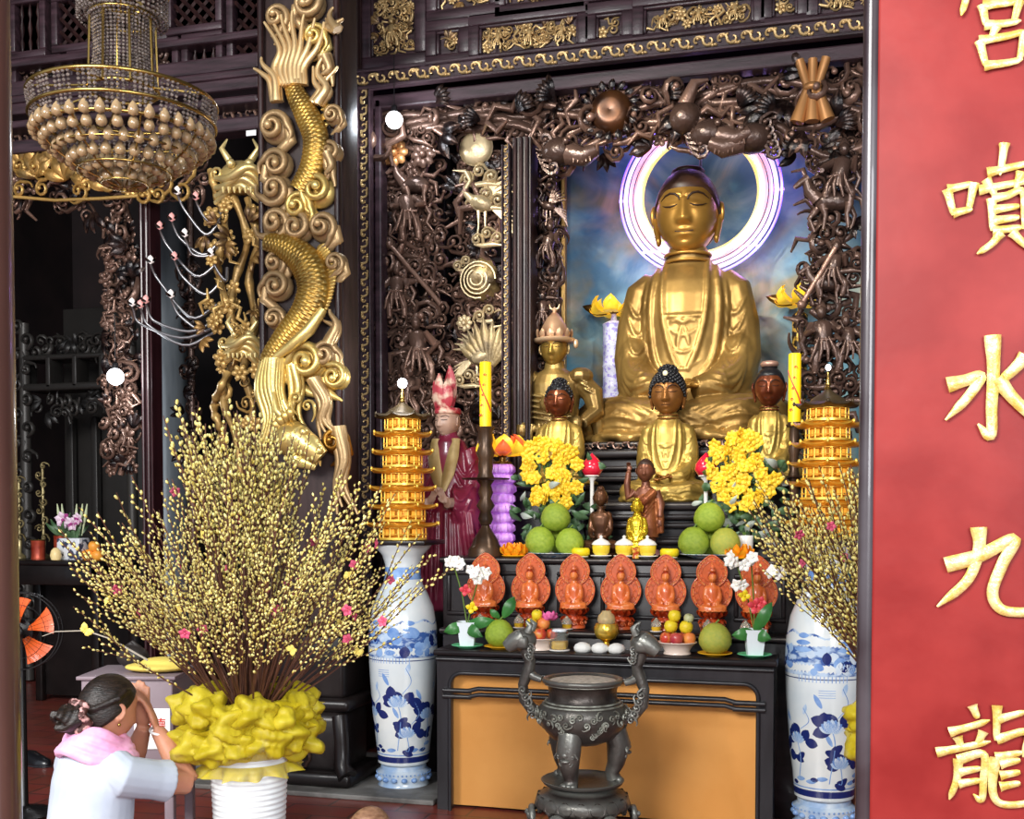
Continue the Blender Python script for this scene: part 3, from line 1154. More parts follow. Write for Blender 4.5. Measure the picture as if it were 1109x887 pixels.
def strands(mb, s, n, w0, sway, r, off=.06):
    """flame-like locks; s = [(px,py)...] centre line, w0 = spread along it (px)"""
    for i in range(n):
        o = (i-(n-1)/2)/((n-1)/2 or 1)
        pts, rad = [], []
        m = 16
        for j in range(m):
            t = j/(m-1)
            c = smooth_path([(*p, 0) for p in s], m)[j]
            wv = sway*sin(t*6+o*2)*t
            pts.append(D(c[0]+o*w0*(.5+.9*t)+wv, c[1]+abs(o)*t*12, off+.03*(1-abs(o))))
            rad.append(r/dk*(1.1-t)**.7+.002)
        mb.tube(pts, rad, 6)


mane = MB()
strands(mane, [(318, 92), (314, 70), (322, 45), (318, 12)], 7, 20, 5, 5.5)
strands(mane, [(343, 112), (352, 95), (346, 80), (352, 60)], 3, 7, 4, 5)
strands(mane, [(300, 110), (297, 85), (288, 72), (284, 62)], 3, 5, 3, 4.5)
obj('tail_flame', mane, mat('coppery_gilding', '6e4824', .36, .6, col2='b8854a', scale=8, mix=(.35, .6), worn_glint='f4d49c', wpos=(.5, .62)), dp)
mane = MB()
strands(mane, [(296, 388), (293, 420), (302, 450), (300, 485)], 8, 16, 5, 5.5)
strands(mane, [(318, 395), (322, 420), (318, 445), (330, 470)], 3, 7, 4, 4.5)
obj('mane', mane, DRG, dp)
hd = MB()
hd.ell(D(318, 476, .10), (24/dk, .11, 20/dk), (0, .5, 0), 14, 10)
hd.tube([D(322, 474, .15), D(336, 484, .17), D(348, 495, .15)], [15/dk, 13/dk, 9/dk], 10)
hd.tube([D(314, 492, .10), D(328, 500, .12), D(342, 506, .10)], [9/dk, 8/dk, 4/dk], 8)
hd.ell(D(329, 468, .20), 5.5/dk, nu=10, nv=7)
hd.ell(D(346, 488, .19), 5/dk, nu=8, nv=6)
for i in range(4):
    leafm(hd, Tm(D(306+3*i, 466-3*i, .16), (0, -.9+.3*i, 0)), 16/dk, 4/dk, .3)
for i in range(6):
    hd.tube([D(326+4*i, 490+1.8*i, .16), D(327+4*i, 496+1.8*i, .15)], [2/dk, .6/dk], 5)
hd.tube([D(316, 460, .12), D(300, 445, .14), D(296, 425, .1)], [5/dk, 4/dk, 2/dk], 7)
scroll(hd, Tm(D(322, 432, .1), (0, -.4, 0)), 7/dk, 2.6/dk, 1.2, 2.2, sg=-1)
scroll(hd, Tm(D(334, 440, .1), (0, .2, 0)), 7/dk, 2.4/dk, 1.2, 2.2)
obj('dragon_head', hd, DRG, dp)


def bigcloud(px, py, r, m, sg=1, a=0, tail=1.1):
    mb = MB()
    rr = r*1.22/dk
    mb.ell((0, .03, 0), (rr*1.15, .05, rr*1.1), nu=14, nv=8)
    mb.tube([(sg*rr*.9, .01, 0), (sg*rr*1.1, .015, -rr*.9), (sg*rr*.3, .02, -rr*1.5), (-sg*rr*.5, .02, -rr*1.9)], [rr*.35, rr*.42, rr*.36, rr*.08], 9)
    scroll(mb, Tm((0, -.01, 0), (0, a, 0)), rr, rr*.34, 1.5, tail, 26, 9, sg)
    p = D(px, py, .035)
    o = obj('cloud', mb, m, dp, loc=p)
    return o


for px, py, r, m, sg, a in ((298, 138, 13, DRGB, 1, 0), (300, 178, 12, DRGB, -1, .4), (299, 206, 13, DRGB, 1, 2.6), (300, 242, 14, DRGB, 1, 2.2),
                            (344, 206, 14, DRG, -1, -.6), (324, 224, 12, DRG, 1, .2), (322, 246, 13, DRGB, -1, .5), (350, 246, 12, DRGB, 1, .9), (300, 310, 12, DRGB, -1, .3), (299, 285, 10, DRGB, 1, .9),
                            (333, 392, 16, DRG, -1, .2), (353, 384, 11, DRGB, 1, -.3), (363, 408, 11, DRG, -1, 1.2), (334, 4, 13, DRGB, -1, 2.0),
                            (342, 40, 10, DRG, 1, .2), (301, 20, 11, DRGB, 1, 1.1), (363, 285, 9, DRGB, 1, 1.4), (361, 125, 8, DRGB, 1, .2), (358, 165, 9, DRGB, -1, .2), (363, 478, 11, GOLD, 1, .4), (298, 345, 9, DRGB, 1, 0)):  # gold of the lowest cloud stands for orange pagoda light
    bigcloud(px, py, r, m, sg, a)
for s, n, w0 in (([(352, 60), (356, 75), (350, 82)], 3, 5), ([(356, 372), (364, 350), (358, 335)], 3, 4), ([(340, 410), (352, 432), (350, 450), (358, 464)], 4, 6), ([(366, 462), (372, 495), (368, 520), (376, 545)], 4, 6), ([(354, 165), (358, 180), (354, 190)], 3, 4), ([(365, 32), (358, 22), (362, 8)], 3, 5)):
    wv = MB()
    strands(wv, s, n, w0, 3, 5, .05)
    obj('cloud_tail', wv, DRGB, dp)
# plinth with a carved rosette
pl = MB()
pcx = (bx0+bx1)/2
pcx2 = A2(352, DY)
pl.box((pcx, DY+.12, .75), (.56, .34, .44), bev=.03)
pl.box((pcx, DY+.12, .50), (.66, .42, .08), bev=.03)
pl.box((pcx, DY+.12, .93), (.62, .40, .07), bev=.03)
pl.box((pcx, DY+.10, .28), (.60, .40, .38), bev=.06)
pl.box((pcx, DY+.10, .075), (.72, .50, .09), bev=.03)
for s in (-1, 1):
    pl.tube([(pcx+s*.27, DY-.08, .44), (pcx+s*.30, DY-.12, .30), (pcx+s*.29, DY-.10, .16), (pcx+s*.34, DY-.13, .10)], [.05, .045, .05, .06], 8)
po = obj('plinth', pl, WOODB, dp)
rs = MB()
for i in range(6):
    a = i*pi/3
    scroll(rs, Tm((pcx+.09*cos(a), DY-.10, .28+.09*sin(a)), (0, -a, 0)), .05, .016, 1.2, .9)
flowerm(rs, Tm((pcx, DY-.11, .28)), .06)
obj('rosette', rs, BRZD, po)
stx0, stx1 = A2(168, 5.85), A2(478, 5.9)
struct('floor_step', MB().box(((stx0+stx1)/2, 6.3, .015), (stx1-stx0, 1.1, .03), bev=.008), STONE)

# ---------------------------------------------------------------- carved lamp tree in front of the arch
TY = 6.25
lt = thing('lamp_tree', 'gilded carved tree with a dragon mask and thin lamp branches beside the dragon pillar', 'lamp')
tk = ppm(250, TY)


def E(px, py, off=0.0):
    return at(px, py, TY-off)


TREE = mat('gilded_tree_carving', '341c16', .38, .4, col2='86602f', scale=8, mix=(.45, .66), worn_glint='d4ae68', wpos=(.52, .64), bump=.3, bscale=50)
mb = MB()
for pts in (((262, 560), (258, 480), (243, 440), (248, 405), (262, 375), (250, 340), (256, 300), (268, 262), (258, 225), (243, 200)),
            ((272, 560), (268, 490), (274, 440), (264, 400), (276, 350), (270, 300), (280, 262), (268, 215)),
            ((250, 345), (240, 310), (236, 285), (244, 250), (236, 215), (228, 185)),
            ((246, 405), (232, 440), (240, 470), (234, 500))):
    q = smooth_path([(*p, 5) for p in pts], 40)
    mb.tube([E(a[0], a[1], .04*sin(i*.4)) for i, a in enumerate(q)], [(5.5-2*abs(sin(i*.7)))/tk for i in range(40)], 7)
obj('trunk', mb, TREE, lt)
mb = MB()
for i in range(75):
    px, py = R.uniform(222, 282), R.uniform(215, 480)
    if py > 400 and px < 240:
        continue
    motif(mb, E(px, py, R.uniform(-.06, .12)), R.uniform(.06, .12), 'fslkf', .04, .5)
obj('blossoms', mb, TREE, lt)
for (cx, cy, sc) in ((260, 197, 1.0), (262, 378, .8)):
    hd = MB()
    for j in range(4):
        pts = []
        for i in range(17):
            t = i/16
            pts.append(E(cx-26*sc+52*sc*t, cy+sc*(j*7-12+6*sin(t*2*pi+.6*j)+8*(2*t-1)**2), .16-.02*j-.08*(2*t-1)**2))
        hd.tube(pts, [(3.2+1.5*sin(pi*i/16))*sc/tk for i in range(17)], 7)
    hd.ell(E(cx, cy-4*sc, .02), (24*sc/tk, .1, 18*sc/tk), nu=12, nv=8)
    for s in (-1, 1):
        hd.ell(E(cx+s*10*sc, cy-20*sc, .12), 5*sc/tk, nu=8, nv=6)
        hd.tube([E(cx+s*12*sc, cy-24*sc, .06), E(cx+s*20*sc, cy-36*sc, .08), E(cx+s*14*sc, cy-46*sc, .04)], [4*sc/tk, 3*sc/tk, 1/tk], 7)
        scroll(hd, Tm(E(cx+s*24*sc, cy-8*sc, .05), (0, s, 0)), 8*sc/tk, 2.5*sc/tk, 1.3, 1.2, sg=s)
    for i in range(7):
        hd.tube([E(cx+(-18+6*i)*sc, cy+6*sc, .14), E(cx+(-18+6*i)*sc, cy+12*sc, .15)], [2*sc/tk, .8*sc/tk], 5)
    obj('dragon_mask', hd, mat('bright_mask_gilding', '5a3f1c', .34, .6, col2='c09840', scale=9, mix=(.4, .6), worn_glint='f4dc98', wpos=(.5, .62)), lt)
SILV = mat('dull_silver_wire', '8b8a8c', .3, .8)
BUL = mat('opal_lamp_bud', 'f4ece8', .3, emit='fff0ea', estr=.25)
BULP = mat('pink_lamp_bud', 'e8a9a4', .35, emit='ffb0a8', estr=.15)
for i, (px, py, c, sx, sy) in enumerate(((163, 283, 0, 235, 330), (189, 279, 1, 240, 305), (228, 275, 0, 246, 290), (200, 254, 0, 243, 262), (186, 237, 1, 238, 262), (173, 246, 1, 236, 285),
                                         (143, 329, 0, 238, 352), (158, 326, 1, 238, 345), (185, 320, 0, 240, 345), (212, 214, 1, 240, 228), (192, 208, 0, 238, 240), (152, 331, 1, 232, 360))):
    p = E(px, py, .12)
    q = smooth_path([(sx, sy, 0), ((sx+px)/2+8, max(sy, py)+14, 0), (px+10, py+22, 0), (px+2, py+8, 0), (px, py, 0)], 20)
    am = MB().tube([E(a[0], a[1], .12*j/19) for j, a in enumerate(q)], [2.0/tk-.9/tk*j/19 for j in range(20)], 6)
    ao = obj('lamp_branch', am, SILV, lt)
    b = MB()
    for k in range(5):
        leafm(b, Tm(p, (.5*cos(k*1.26), 0, .5*sin(k*1.26)+0)) @ Matrix.Rotation(k*1.26, 4, 'Z') @ Tm((0, 0, -.01), (.6, 0, 0)), .05, .014, .2)
    bc = obj('bulb_cup', b, BRZ, ao)
    obj('lamp_bud', MB().lathe([(0, -.018), (.02, -.006), (.024, .008), (.014, .028), (0, .04)], 10, c=p), (BUL, BULP)[c], ao)
# small white paper tag on the beam
p = at(272, 144, LY-.12)
tg = obj('paper_tag', MB().box(p, (.07, .004, .035), bev=.001), WHITE)
tag(tg, 'tiny white paper tag stuck on the dark beam next to the dragon pillar', 'tag')

# ---------------------------------------------------------------- chandelier
ch = thing('crystal_chandelier', 'large round crystal chandelier with a beaded column and creamy glass drops', 'chandelier')
cp = FW*5.0+RT*((140-554.5)/FPX*5.0)
CX, CY = cp.x, cp.y
zr = at(140, 128, CY).z
GLS = mat('clear_bead_glass', '8d8078', .08, .2, spec=.8, coat=.7, col2='4a403c', scale=40)
BRS = mat('polished_brass', 'a88a4c', .25, .9)
DROP = mat('creamy_glass_drop', 'b39b78', .12, coat=.7, sss=.1, col2='917654', scale=6)
fm = MB()
for r, z, th in ((.40, .07, .010), (.395, -.02, .008), (.37, -.09, .009), (.15, .12, .008), (.14, .44, .008), (.19, .55, .009), (.30, -.17, .005), (.2, -.24, .005), (.1, -.29, .005)):
    fm.tube([(r*cos(a), r*sin(a), z) for a in np.linspace(0, 2*pi, 49)], th, 6)
for i in range(8):
    a = i*pi/4
    fm.tube([(.4*cos(a), .4*sin(a), .07), (.15*cos(a), .15*sin(a), .12), (.14*cos(a), .14*sin(a), .44), (.02*cos(a), .02*sin(a), .58)], .006, 5)
    fm.tube([(.37*cos(a), .37*sin(a), -.09), (.3*cos(a), .3*sin(a), -.17), (.2*cos(a), .2*sin(a), -.24), (.03*cos(a), .03*sin(a), -.3)], .004, 5)
fm.lathe([(0, .55), (.05, .56), (.02, .6), (.012, .65), (.012, ZC-zr-.08), (.07, ZC-zr-.05), (.07, ZC-zr-.002)], 14)
ch.location = (CX, CY, zr)
obj('chandelier_frame', fm, BRS, ch)


def beads(mb, pts, r):
    for p in pts:
        mb.ell(p, r, nu=5, nv=4)


bm_ = MB()
for i in range(46):
    a = 2*pi*i/46
    for j in range(22):
        t = j/21
        r = .15-.012*t-.02*sin(pi*t)
        bm_.ell((r*cos(a), r*sin(a), .12+.33*t), .0068, nu=5, nv=4)
    for j in range(8):
        t = j/7
        r = .145+.045*t**.7
        bm_.ell((r*cos(a), r*sin(a), .43+.12*t), .0075, nu=5, nv=4)
    for j in range(7):
        bm_.ell((.19*cos(a+.03), .19*sin(a+.03), .55-.02*j), .007, nu=5, nv=4)
o = obj('bead_column', bm_, GLS, ch)
o['kind'] = 'stuff'
bm_ = MB()
for i in range(110):
    a = 2*pi*i/110
    if i % 5 == 4:
        continue
    for j in range(9):
        bm_.ell(((.40-.003*j)*cos(a), (.40-.003*j)*sin(a), .06-.0175*j), .0082, nu=5, nv=4)
o = obj('bead_ring', bm_, GLS, ch)
o['kind'] = 'stuff'
dr = MB().lathe([(0, .042), (.008, .034), (.018, .020), (.0245, 0), (.020, -.017), (0, -.025)], 10)
dme = mesh_of('glass_drop', dr, DROP)
drops = []
for r, z, n in ((.375, -.085, 36), (.335, -.125, 33), (.285, -.165, 29), (.225, -.205, 24), (.16, -.24, 18), (.09, -.27, 10)):
    for i in range(n):
        a = 2*pi*(i+.5*(n % 2))/n
        p = Vector((r*cos(a), r*sin(a), z))
        drops.append((p.dot(Vector((CX, CY, zr)).normalized()), p))
drops.sort(key=lambda q: q[0])
rest = MB()
for i, (_, p) in enumerate(drops):
    if i < 100:
        link('glass_drop', dme, ch, p)
    else:
        rest.put(dr, Tm(p))
o = obj('glass_drops', rest, DROP, ch)
o['kind'] = 'stuff'
# ================================================================ altar and statues
from mathutils.bvhtree import BVHTree


def loft(mb, secs, n=28, M=None):
    """secs: (z, half width, half depth, y offset)"""
    v, f = [], []
    for z, a, b, y in secs:
        for i in range(n):
            w_ = 2*pi*i/n
            v.append((a*cos(w_), y+b*sin(w_), z))
    for j in range(len(secs)-1):
        for i in range(n):
            f.append((j*n+i, j*n+(i+1) % n, (j+1)*n+(i+1) % n, (j+1)*n+i))
    f.append(tuple(range(n-1, -1, -1)))
    f.append(tuple((len(secs)-1)*n+i for i in range(n)))
    return mb.add(v, f, M)


def g(x, s):
    return exp(-(x/s)**2)


def head_point(a, t, fem=0.0, full=0.0):
    """unit head (chin -.5 .. crown .5), facing -y"""
    x, y, z = cos(t)*sin(a)*.37, -cos(t)*cos(a)*.43, sin(t)*.5
    if z < 0:
        k = (-z/.5)
        x *= 1-.20*k**2.0+full*.05
        y = y*(1-.10*k**2) - (.05*k if y < 0 else -.06*k*0)
    if y < 0:
        ax = abs(x)
        fr = min(1, -y/.25)
        d = 0
        if z < .09:
            zz = max(0, min(1, (.09-z)/.27))
            amp = .02+.085*zz**1.3
            wd = .040+.022*zz
            if z < -.17:
                amp *= max(0, 1-(-.17-z)/.045)
            d += amp*g(x, wd)
            d += .03*g(ax-.062, .028)*g(z+.16, .03)
        zb = .115+.035*(1-((ax-.15)/.15)**2)
        d += .016*g(z-zb, .022)*(1 if .02 < ax < .31 else 0)
        d -= .040*g(ax-.155, .095)*g(z-.045, .05)
        d += .034*g(ax-.155, .075)*g(z-.025, .034)
        d -= .014*g(ax-.155, .08)*g(z+.012, .011)
        d += .016*g(ax-.20, .09)*g(z+.14, .10)
        d += .026*g(x, .085)*g(z+.265, .019)
        d += .030*g(x, .070)*g(z+.318, .021)
        d -= .016*g(x, .095)*g(z+.290, .009)
        d -= .014*g(x, .07)*g(z+.365, .018)
        d += .030*g(x, .075)*g(z+.43, .045)
        y -= d*fr
    return x, y, z


def head_mb(h, nu=72, nv=54, **kw):
    mb = MB()
    v, f = [], []
    for j in range(nv+1):
        t = -pi/2+pi*j/nv
        t = max(-pi/2+1e-3, min(pi/2-1e-3, t))
        for i in range(nu):
            a = 2*pi*i/nu
            a = a-.45*sin(a)           # more columns over the face
            v.append([q*h for q in head_point(a, t, **kw)])
    for j in range(nv):
        for i in range(nu):
            f.append((j*nu+i, j*nu+(i+1) % nu, (j+1)*nu+(i+1) % nu, (j+1)*nu+i))
    mb.add(v, f)
    return mb


def ear_mb(h, s, long=True):
    mb = MB()
    p = []
    for i in range(17):
        a = -2.2+i/16*5.2
        p.append((s*h*(.385+.03*cos(a)), h*(.03-.07*cos(a)), h*(.0+.11*sin(a))))
    mb.tube(p, h*.024, 7)
    mb.ell((s*h*.375, h*.03, 0), (h*.022, h*.06, h*.10), nu=8, nv=6)
    if long:
        mb.tube([(s*h*.378, h*.01, -h*.04), (s*h*.365, h*.0, -h*.17), (s*h*.345, h*.0, -h*.28)], [h*.055, h*.055, h*.05], 8, flat=(1.1, .7))
        mb.ell((s*h*.342, -h*.0, -h*.30), (h*.035, h*.058, h*.06), nu=10, nv=7)
    else:
        mb.ell((s*h*.375, h*.01, -h*.12), (h*.022, h*.035, h*.045), nu=8, nv=6)
    return mb


def on_head(x, z, h, off=.004):
    """point on the face surface at front-view position"""
    zz = max(-.49, min(.49, z))
    best = None
    t = math.asin(zz/.5)
    lo_, hi_ = -pi/2, pi/2
    for _ in range(26):
        m_ = (lo_+hi_)/2
        if head_point(m_, t)[0] < x:
            lo_ = m_
        else:
            hi_ = m_
    p = head_point(lo_, t)
    return Vector((p[0]*h, (p[1]-off)*h, p[2]*h))


def hair_cap(h, front=.25, curls=0, bun=.1, grow=1.055, top=None):
    """cap of hair following the skull; front = hairline height over the forehead"""
    mb = MB()
    nu, nv = 48, 16
    v, f = [], []
    for j in range(nv+1):
        for i in range(nu):
            a = 2*pi*i/nu
            c_ = cos(a)
            zl = front*.5/.5 if c_ > .75 else (front-(.75-c_)*.42 if c_ > -.1 else front-.357-.20*min(1, (-.1-c_)/.5))
            t0 = math.asin(max(-.95, min(.95, zl/.5)))
            t = t0+(pi/2-t0)*(j/nv)
            k = grow if j else 1.0
            p = (cos(t)*sin(a)*.37*k, -cos(t)*cos(a)*.43*k, sin(t)*.5*k)
            v.append([q*h for q in p])
    for j in range(nv):
        for i in range(nu):
            f.append((j*nu+i, j*nu+(i+1) % nu, (j+1)*nu+(i+1) % nu, (j+1)*nu+i))
    f.append(tuple(nv*nu+i for i in range(nu)))
    mb.add(v, f)
    if bun:
        mb.ell((0, .03*h, .5*h), (.20*h, .2*h, bun*h*1.3), nu=20, nv=10)
    if curls:
        n = curls
        for i in range(n):
            zz = 1-2*(i+.5)/n
            a = i*2.39996
            r = sqrt(1-zz*zz)
            x, y, z = .39*r*sin(a), -.45*r*cos(a), .525*zz
            c_ = -y/.45/max(r, .01)
            zl = front if c_ > .75 else (front-(.75-c_)*.42 if c_ > -.1 else front-.357-.20*min(1, (-.1-c_)/.5))
            if z < zl+.01:
                continue
            mb.ell((x*h, y*h, z*h), .045*h, nu=7, nv=5)
        if bun:
            for i in range(26):
                a = i*2.4
                zz = (i+.5)/26
                r = sqrt(1-zz*zz)
                mb.ell((.2*h*r*cos(a), .03*h+.2*h*r*sin(a), .5*h+bun*1.3*h*zz), .04*h, nu=6, nv=4)
    return mb


def hand_mb(M, s, up=True, curl=.5):
    """right-size hand: wrist at origin, fingers along +z, palm facing -y, thumb on the +x*s side; length about 1"""
    mb = MB()
    mb.ell((0, 0, .26), (.20, .085, .27), nu=12, nv=8)
    for i, (x, L) in enumerate(((.15, .44), (.052, .50), (-.048, .46), (-.14, .36))):
        x *= s
        p = [(x*.8, 0, .40), (x, -.01, .52)]
        a = 0
        q = Vector(p[-1])
        for k in range(3):
            a += curl*.55
            q = q+Vector((x*.04, -sin(a)*L*.36, cos(a)*L*.36))
            p.append(tuple(q))
        mb.tube(p, [.062, .060, .056, .050, .036], 8)
    mb.tube([(s*.13, -.02, .12), (s*.24, -.06, .26), (s*.26, -.10, .38), (s*.22, -.14, .48)], [.07, .065, .055, .04], 8)
    return MB().put(mb, M)


def ray_front(bvh, x, z, off=0.0):
    h = bvh.ray_cast(Vector((x, -5, z)), Vector((0, 1, 0)))
    return h[0]+Vector((0, off, 0)) if h[0] is not None else None


def bvh_of(me):
    return BVHTree.FromPolygons([v.co for v in me.vertices], [tuple(p.vertices) for p in me.polygons])


def seated_body(H, vox, folds=True, wide=1.0, thin=False, hem=True, seed=1):
    """cross-legged robed body without head; base at z = 0, facing -y; returns a mesh"""
    rr = random.Random(seed)
    m = MB()
    w = wide
    if thin:
        loft(m, [(.02, .17, .12, 0), (.10, .14, .11, 0), (.25, .11, .085, 0), (.40, .15, .10, 0), (.52, .17, .10, 0), (.58, .14, .08, 0), (.62, .06, .06, 0), (.70, .05, .055, 0)])
    else:
        loft(m, [(.02, .24*w, .18, 0), (.10, .21*w, .17, 0), (.22, .18*w, .15, 0), (.34, .172*w, .142, 0), (.46, .182*w, .138, 0), (.54, .188*w, .125, 0.005), (.59, .176*w, .112, .01), (.622, .148*w, .098, .012), (.648, .110*w, .084, .012), (.672, .080, .076, .01), (.72, .07, .072, 0)])
    a = .62 if thin else 1
    for s in (-1, 1):
        m.tube([(s*.12*w, .01, .592), (s*.165*w, .01, .560), (s*.19*w, .0, .44), (s*.196*w, -.02, .32), (s*.18*w, -.09, .245), (s*.11, -.20, .195), (s*.05, -.235, .185)], [.06*a, .068*a, .072*a, .075*a, .07*a, .055*a, .04*a], 14)
        if not thin:
            m.ell((s*.19*w, -.02, .30), (.072, .10, .12), nu=14, nv=10)
            m.tube([(s*.195*w, -.03, .30), (s*.18*w, -.08, .22), (s*.15*w, -.13, .16), (s*.12*w, -.16, .12)], [.065, .07, .06, .04], 12)
        m.tube([(s*.12, .0, .09), (s*.22*w, -.08, .09), (s*.315*w, -.15, .085)], [.10*a, .098*a, .084*a], 14)
        m.tube([(s*.315*w, -.15, .085), (s*.18, -.225, .085), (s*.04, -.27, .075), (-s*.08, -.275, .065)], [.084*a, .080*a, .07*a, .05*a], 14)
        m.ell((s*.30*w, -.14, .085), (.095*a, .11*a, .082*a), nu=14, nv=10)
    m.ell((0, -.12, .055), (.25*w, .17, .065), nu=20, nv=8)
    if hem:
        for i in range(26):
            t = i/25*pi
            x, y = -.375*w*cos(t), -.08-.24*sin(t)
            m.ell((x, y, .018+.008*sin(i*1.9)), (.05, .05, .022+.006*sin(i*2.3)), nu=8, nv=6)
        m.ell((0, -.08, .016), (.335*w, .22, .018), nu=28, nv=6)
    sc = MB().put(m, Matrix.Scale(H, 4))
    if not folds:
        return fuse(sc, vox, 3)
    base = fuse(sc, vox*1.3, 3)
    bv = bvh_of(base)
    fm_ = MB()

    def fold(pts, r, n=18, off=.35, ends=.35):
        q = smooth_path([(*p, 0) for p in pts], n)
        P, rad = [], []
        for i, p in enumerate(q):
            h = ray_front(bv, p[0]*H, p[1]*H)
            if h is None:
                continue
            P.append(h+Vector((0, r*H*off, 0)))
            t = i/(n-1)
            rad.append(r*H*(ends+(1-ends)*sin(pi*t)**.6))
        if len(P) > 2:
            fm_.tube(P, rad, 8)

    for s in (-1, 1):
        X = lambda x: s*x*w
        fold([(X(.075), .67), (X(.08), .55), (X(.072), .44), (X(.045), .33), (X(.015), .26)], .014, ends=.8)
        fold([(X(.105), .645), (X(.122), .52), (X(.118), .40), (X(.10), .30), (X(.06), .235)], .016, ends=.7)
        fold([(X(.14), .60), (X(.15), .50), (X(.145), .38), (X(.13), .28)], .010)
        for i in range(5):
            z = .555-.055*i
            fold([(X(.140-.003*i), z+.0), (X(.158), z-.075-.012*i), (X(.185), z-.085-.012*i), (X(.218), z-.02)], .011-.0006*i)
        for i in range(4):
            fold([(X(.225), .37-.03*i), (X(.20), .29-.03*i), (X(.165), .25-.026*i), (X(.12-.01*i), .25-.02*i)], .012)
        for i in range(6):
            x0 = .375-.055*i
            fold([(X(x0), .06+.012*i), (X(x0-.10), .135-.004*i), (X(x0-.20), .105-.006*i), (X(x0-.27), .055)], .010+.001*rr.random())
        for i in range(4):
            fold([(X(.32), .12-.026*i), (X(.22), .155-.032*i), (X(.10), .115-.026*i), (X(.0), .10-.022*i)], .009)
    for i in range(3):
        fold([(-.07*w, .42-.06*i), (0, .40-.06*i-.015), (.07*w, .42-.06*i)], .007)
    fold([(-.075, .455), (0, .452), (.075, .455)], .010, ends=.9)
    fold([(-.05, .43), (-.02, .44), (0, .43), (.02, .44), (.05, .43)], .012)
    fold([(0, .43), (-.015, .38), (-.02, .33)], .009)
    fold([(0, .43), (.015, .38), (.022, .34)], .009)
    fin_ = MB()
    fin_.add([v.co for v in base.vertices], [tuple(p.vertices) for p in base.polygons])
    fin_.put(fm_)
    out = fuse(fin_, vox, 1, .4)
    for v_ in out.vertices:
        v_.co.z = max(v_.co.z, .0005)
    bpy.data.meshes.remove(base)
    return out


HAIRD = mat('dark_brown_painted_hair', '2b1a14', .45, col2='40291d', scale=12)
HAIRK = mat('black_curled_hair', '141519', .4)
LINE = mat('dark_painted_line', '2a1810', .5)


def buddha(name, label, H, loc, body_m, face_m, hair_m, vox, cat='statue', curls=0, hfront=.25, bun=.1, wide=1.0, res=(72, 54), lines=True, group=None, head_h=.30,
           hands=True, thin=False, folds=True, jewel=None, seed=1, head_z=None, bodymesh=None):
    t = thing(name, label, cat, loc, 0, group)
    bm = bodymesh or seated_body(H, vox, folds, wide, thin, seed=seed)
    if bodymesh:
        link('robed_body', bm, t)
    else:
        obj('robed_body', bm, body_m, t, ang=None)
    h = head_h*H
    hz = (head_z or (.70+head_h*.5-.015))*H
    hc_ = (0, -.02*H, hz)
    ho = obj('head', head_mb(h, *res), face_m, t, ang=None, loc=hc_)
    for s in (-1, 1):
        e = obj('ear', ear_mb(h, s), face_m, ho)
    if hair_m:
        obj('hair', hair_cap(h, hfront, curls, bun), hair_m, ho)
    if jewel:
        obj('hair_jewel', MB().ell((0, -.43*h, .40*h), (.06*h, .03*h, .06*h), nu=10, nv=7), jewel, ho, label='pale round jewel set in the dark hair')
    nk = MB()
    for i in range(2):
        nk.tube([(.082*H*cos(a), -.005*H+.08*H*sin(a)*.95, (.665+.025*i)*H) for a in np.linspace(0, 2*pi, 25)], .006*H, 6)
    obj('neck_folds', nk, face_m, t)
    if lines:
        for s in (-1, 1):
            b = MB().tube([on_head(s*x, z, h) for x, z in ((.045, .06), (.06, .10), (.10, .135), (.16, .15), (.22, .135), (.275, .095))], [.008*h, .012*h, .013*h, .013*h, .01*h, .004*h], 6)
            obj('eyebrow', b, LINE, ho)
            b = MB().tube([on_head(s*x, z, h) for x, z in ((.07, .015), (.11, .0), (.16, -.004), (.21, .005), (.255, .03))], [.004*h, .009*h, .01*h, .009*h, .003*h], 6)
            obj('eye_line', b, LINE, ho)
        b = MB().tube([on_head(x, -.29+.012*abs(x)/.1, h, .002) for x in np.linspace(-.105, .105, 9)], .006*h, 6)
        obj('lip_line', b, LINE, ho)
    if hands:
        hm = MB()
        L = .15*H
        for s in (-1, 1):
            M = Matrix.Translation((s*.105*H, -.225*H, (.19 if s > 0 else .178)*H)) @ Matrix((( -s*cos(.12), 0, 0, 0), (-.12, .35, 0, 0), (0, 0, 0, 0), (0, 0, 0, 1)))
            # fingers towards the other hand, palm up
            X = Vector((-s, -.25, -.04)).normalized()
            Zp = Vector((0, -.15, 1)).normalized()
            Yv = -Zp
            Xv = Yv.cross(X).normalized()
            Mh = Matrix.Translation((s*.095*H, -.232*H, (.198 if s > 0 else .180)*H)) @ Matrix((Xv, Yv, X)).transposed().to_4x4() @ Matrix.Scale(L, 4)
            hm.put(hand_mb(Matrix.Identity(4), s, curl=.3), Mh)
        obj('hands', fuse(hm, max(.0035, .006*H), 2), face_m, t, ang=None)
    return t


# ---------------------------------------------------------------- the stepped altar
AX0, AX1 = A2(478, 6.2), A2(858, 6.2)
ALT = mat('black_altar_lacquer', '1a1617', .33, col2='272122', scale=4, stretch=(1, 6, 6), coat=.0, spec=.35)
ALTE = mat('pale_altar_edge', '6f6963', .35, col2='4b4542', scale=10, coat=.3)
sa = thing('stepped_altar', 'black lacquered stepped altar carrying the statues and rows of offerings', 'altar', (0, 0, 0))


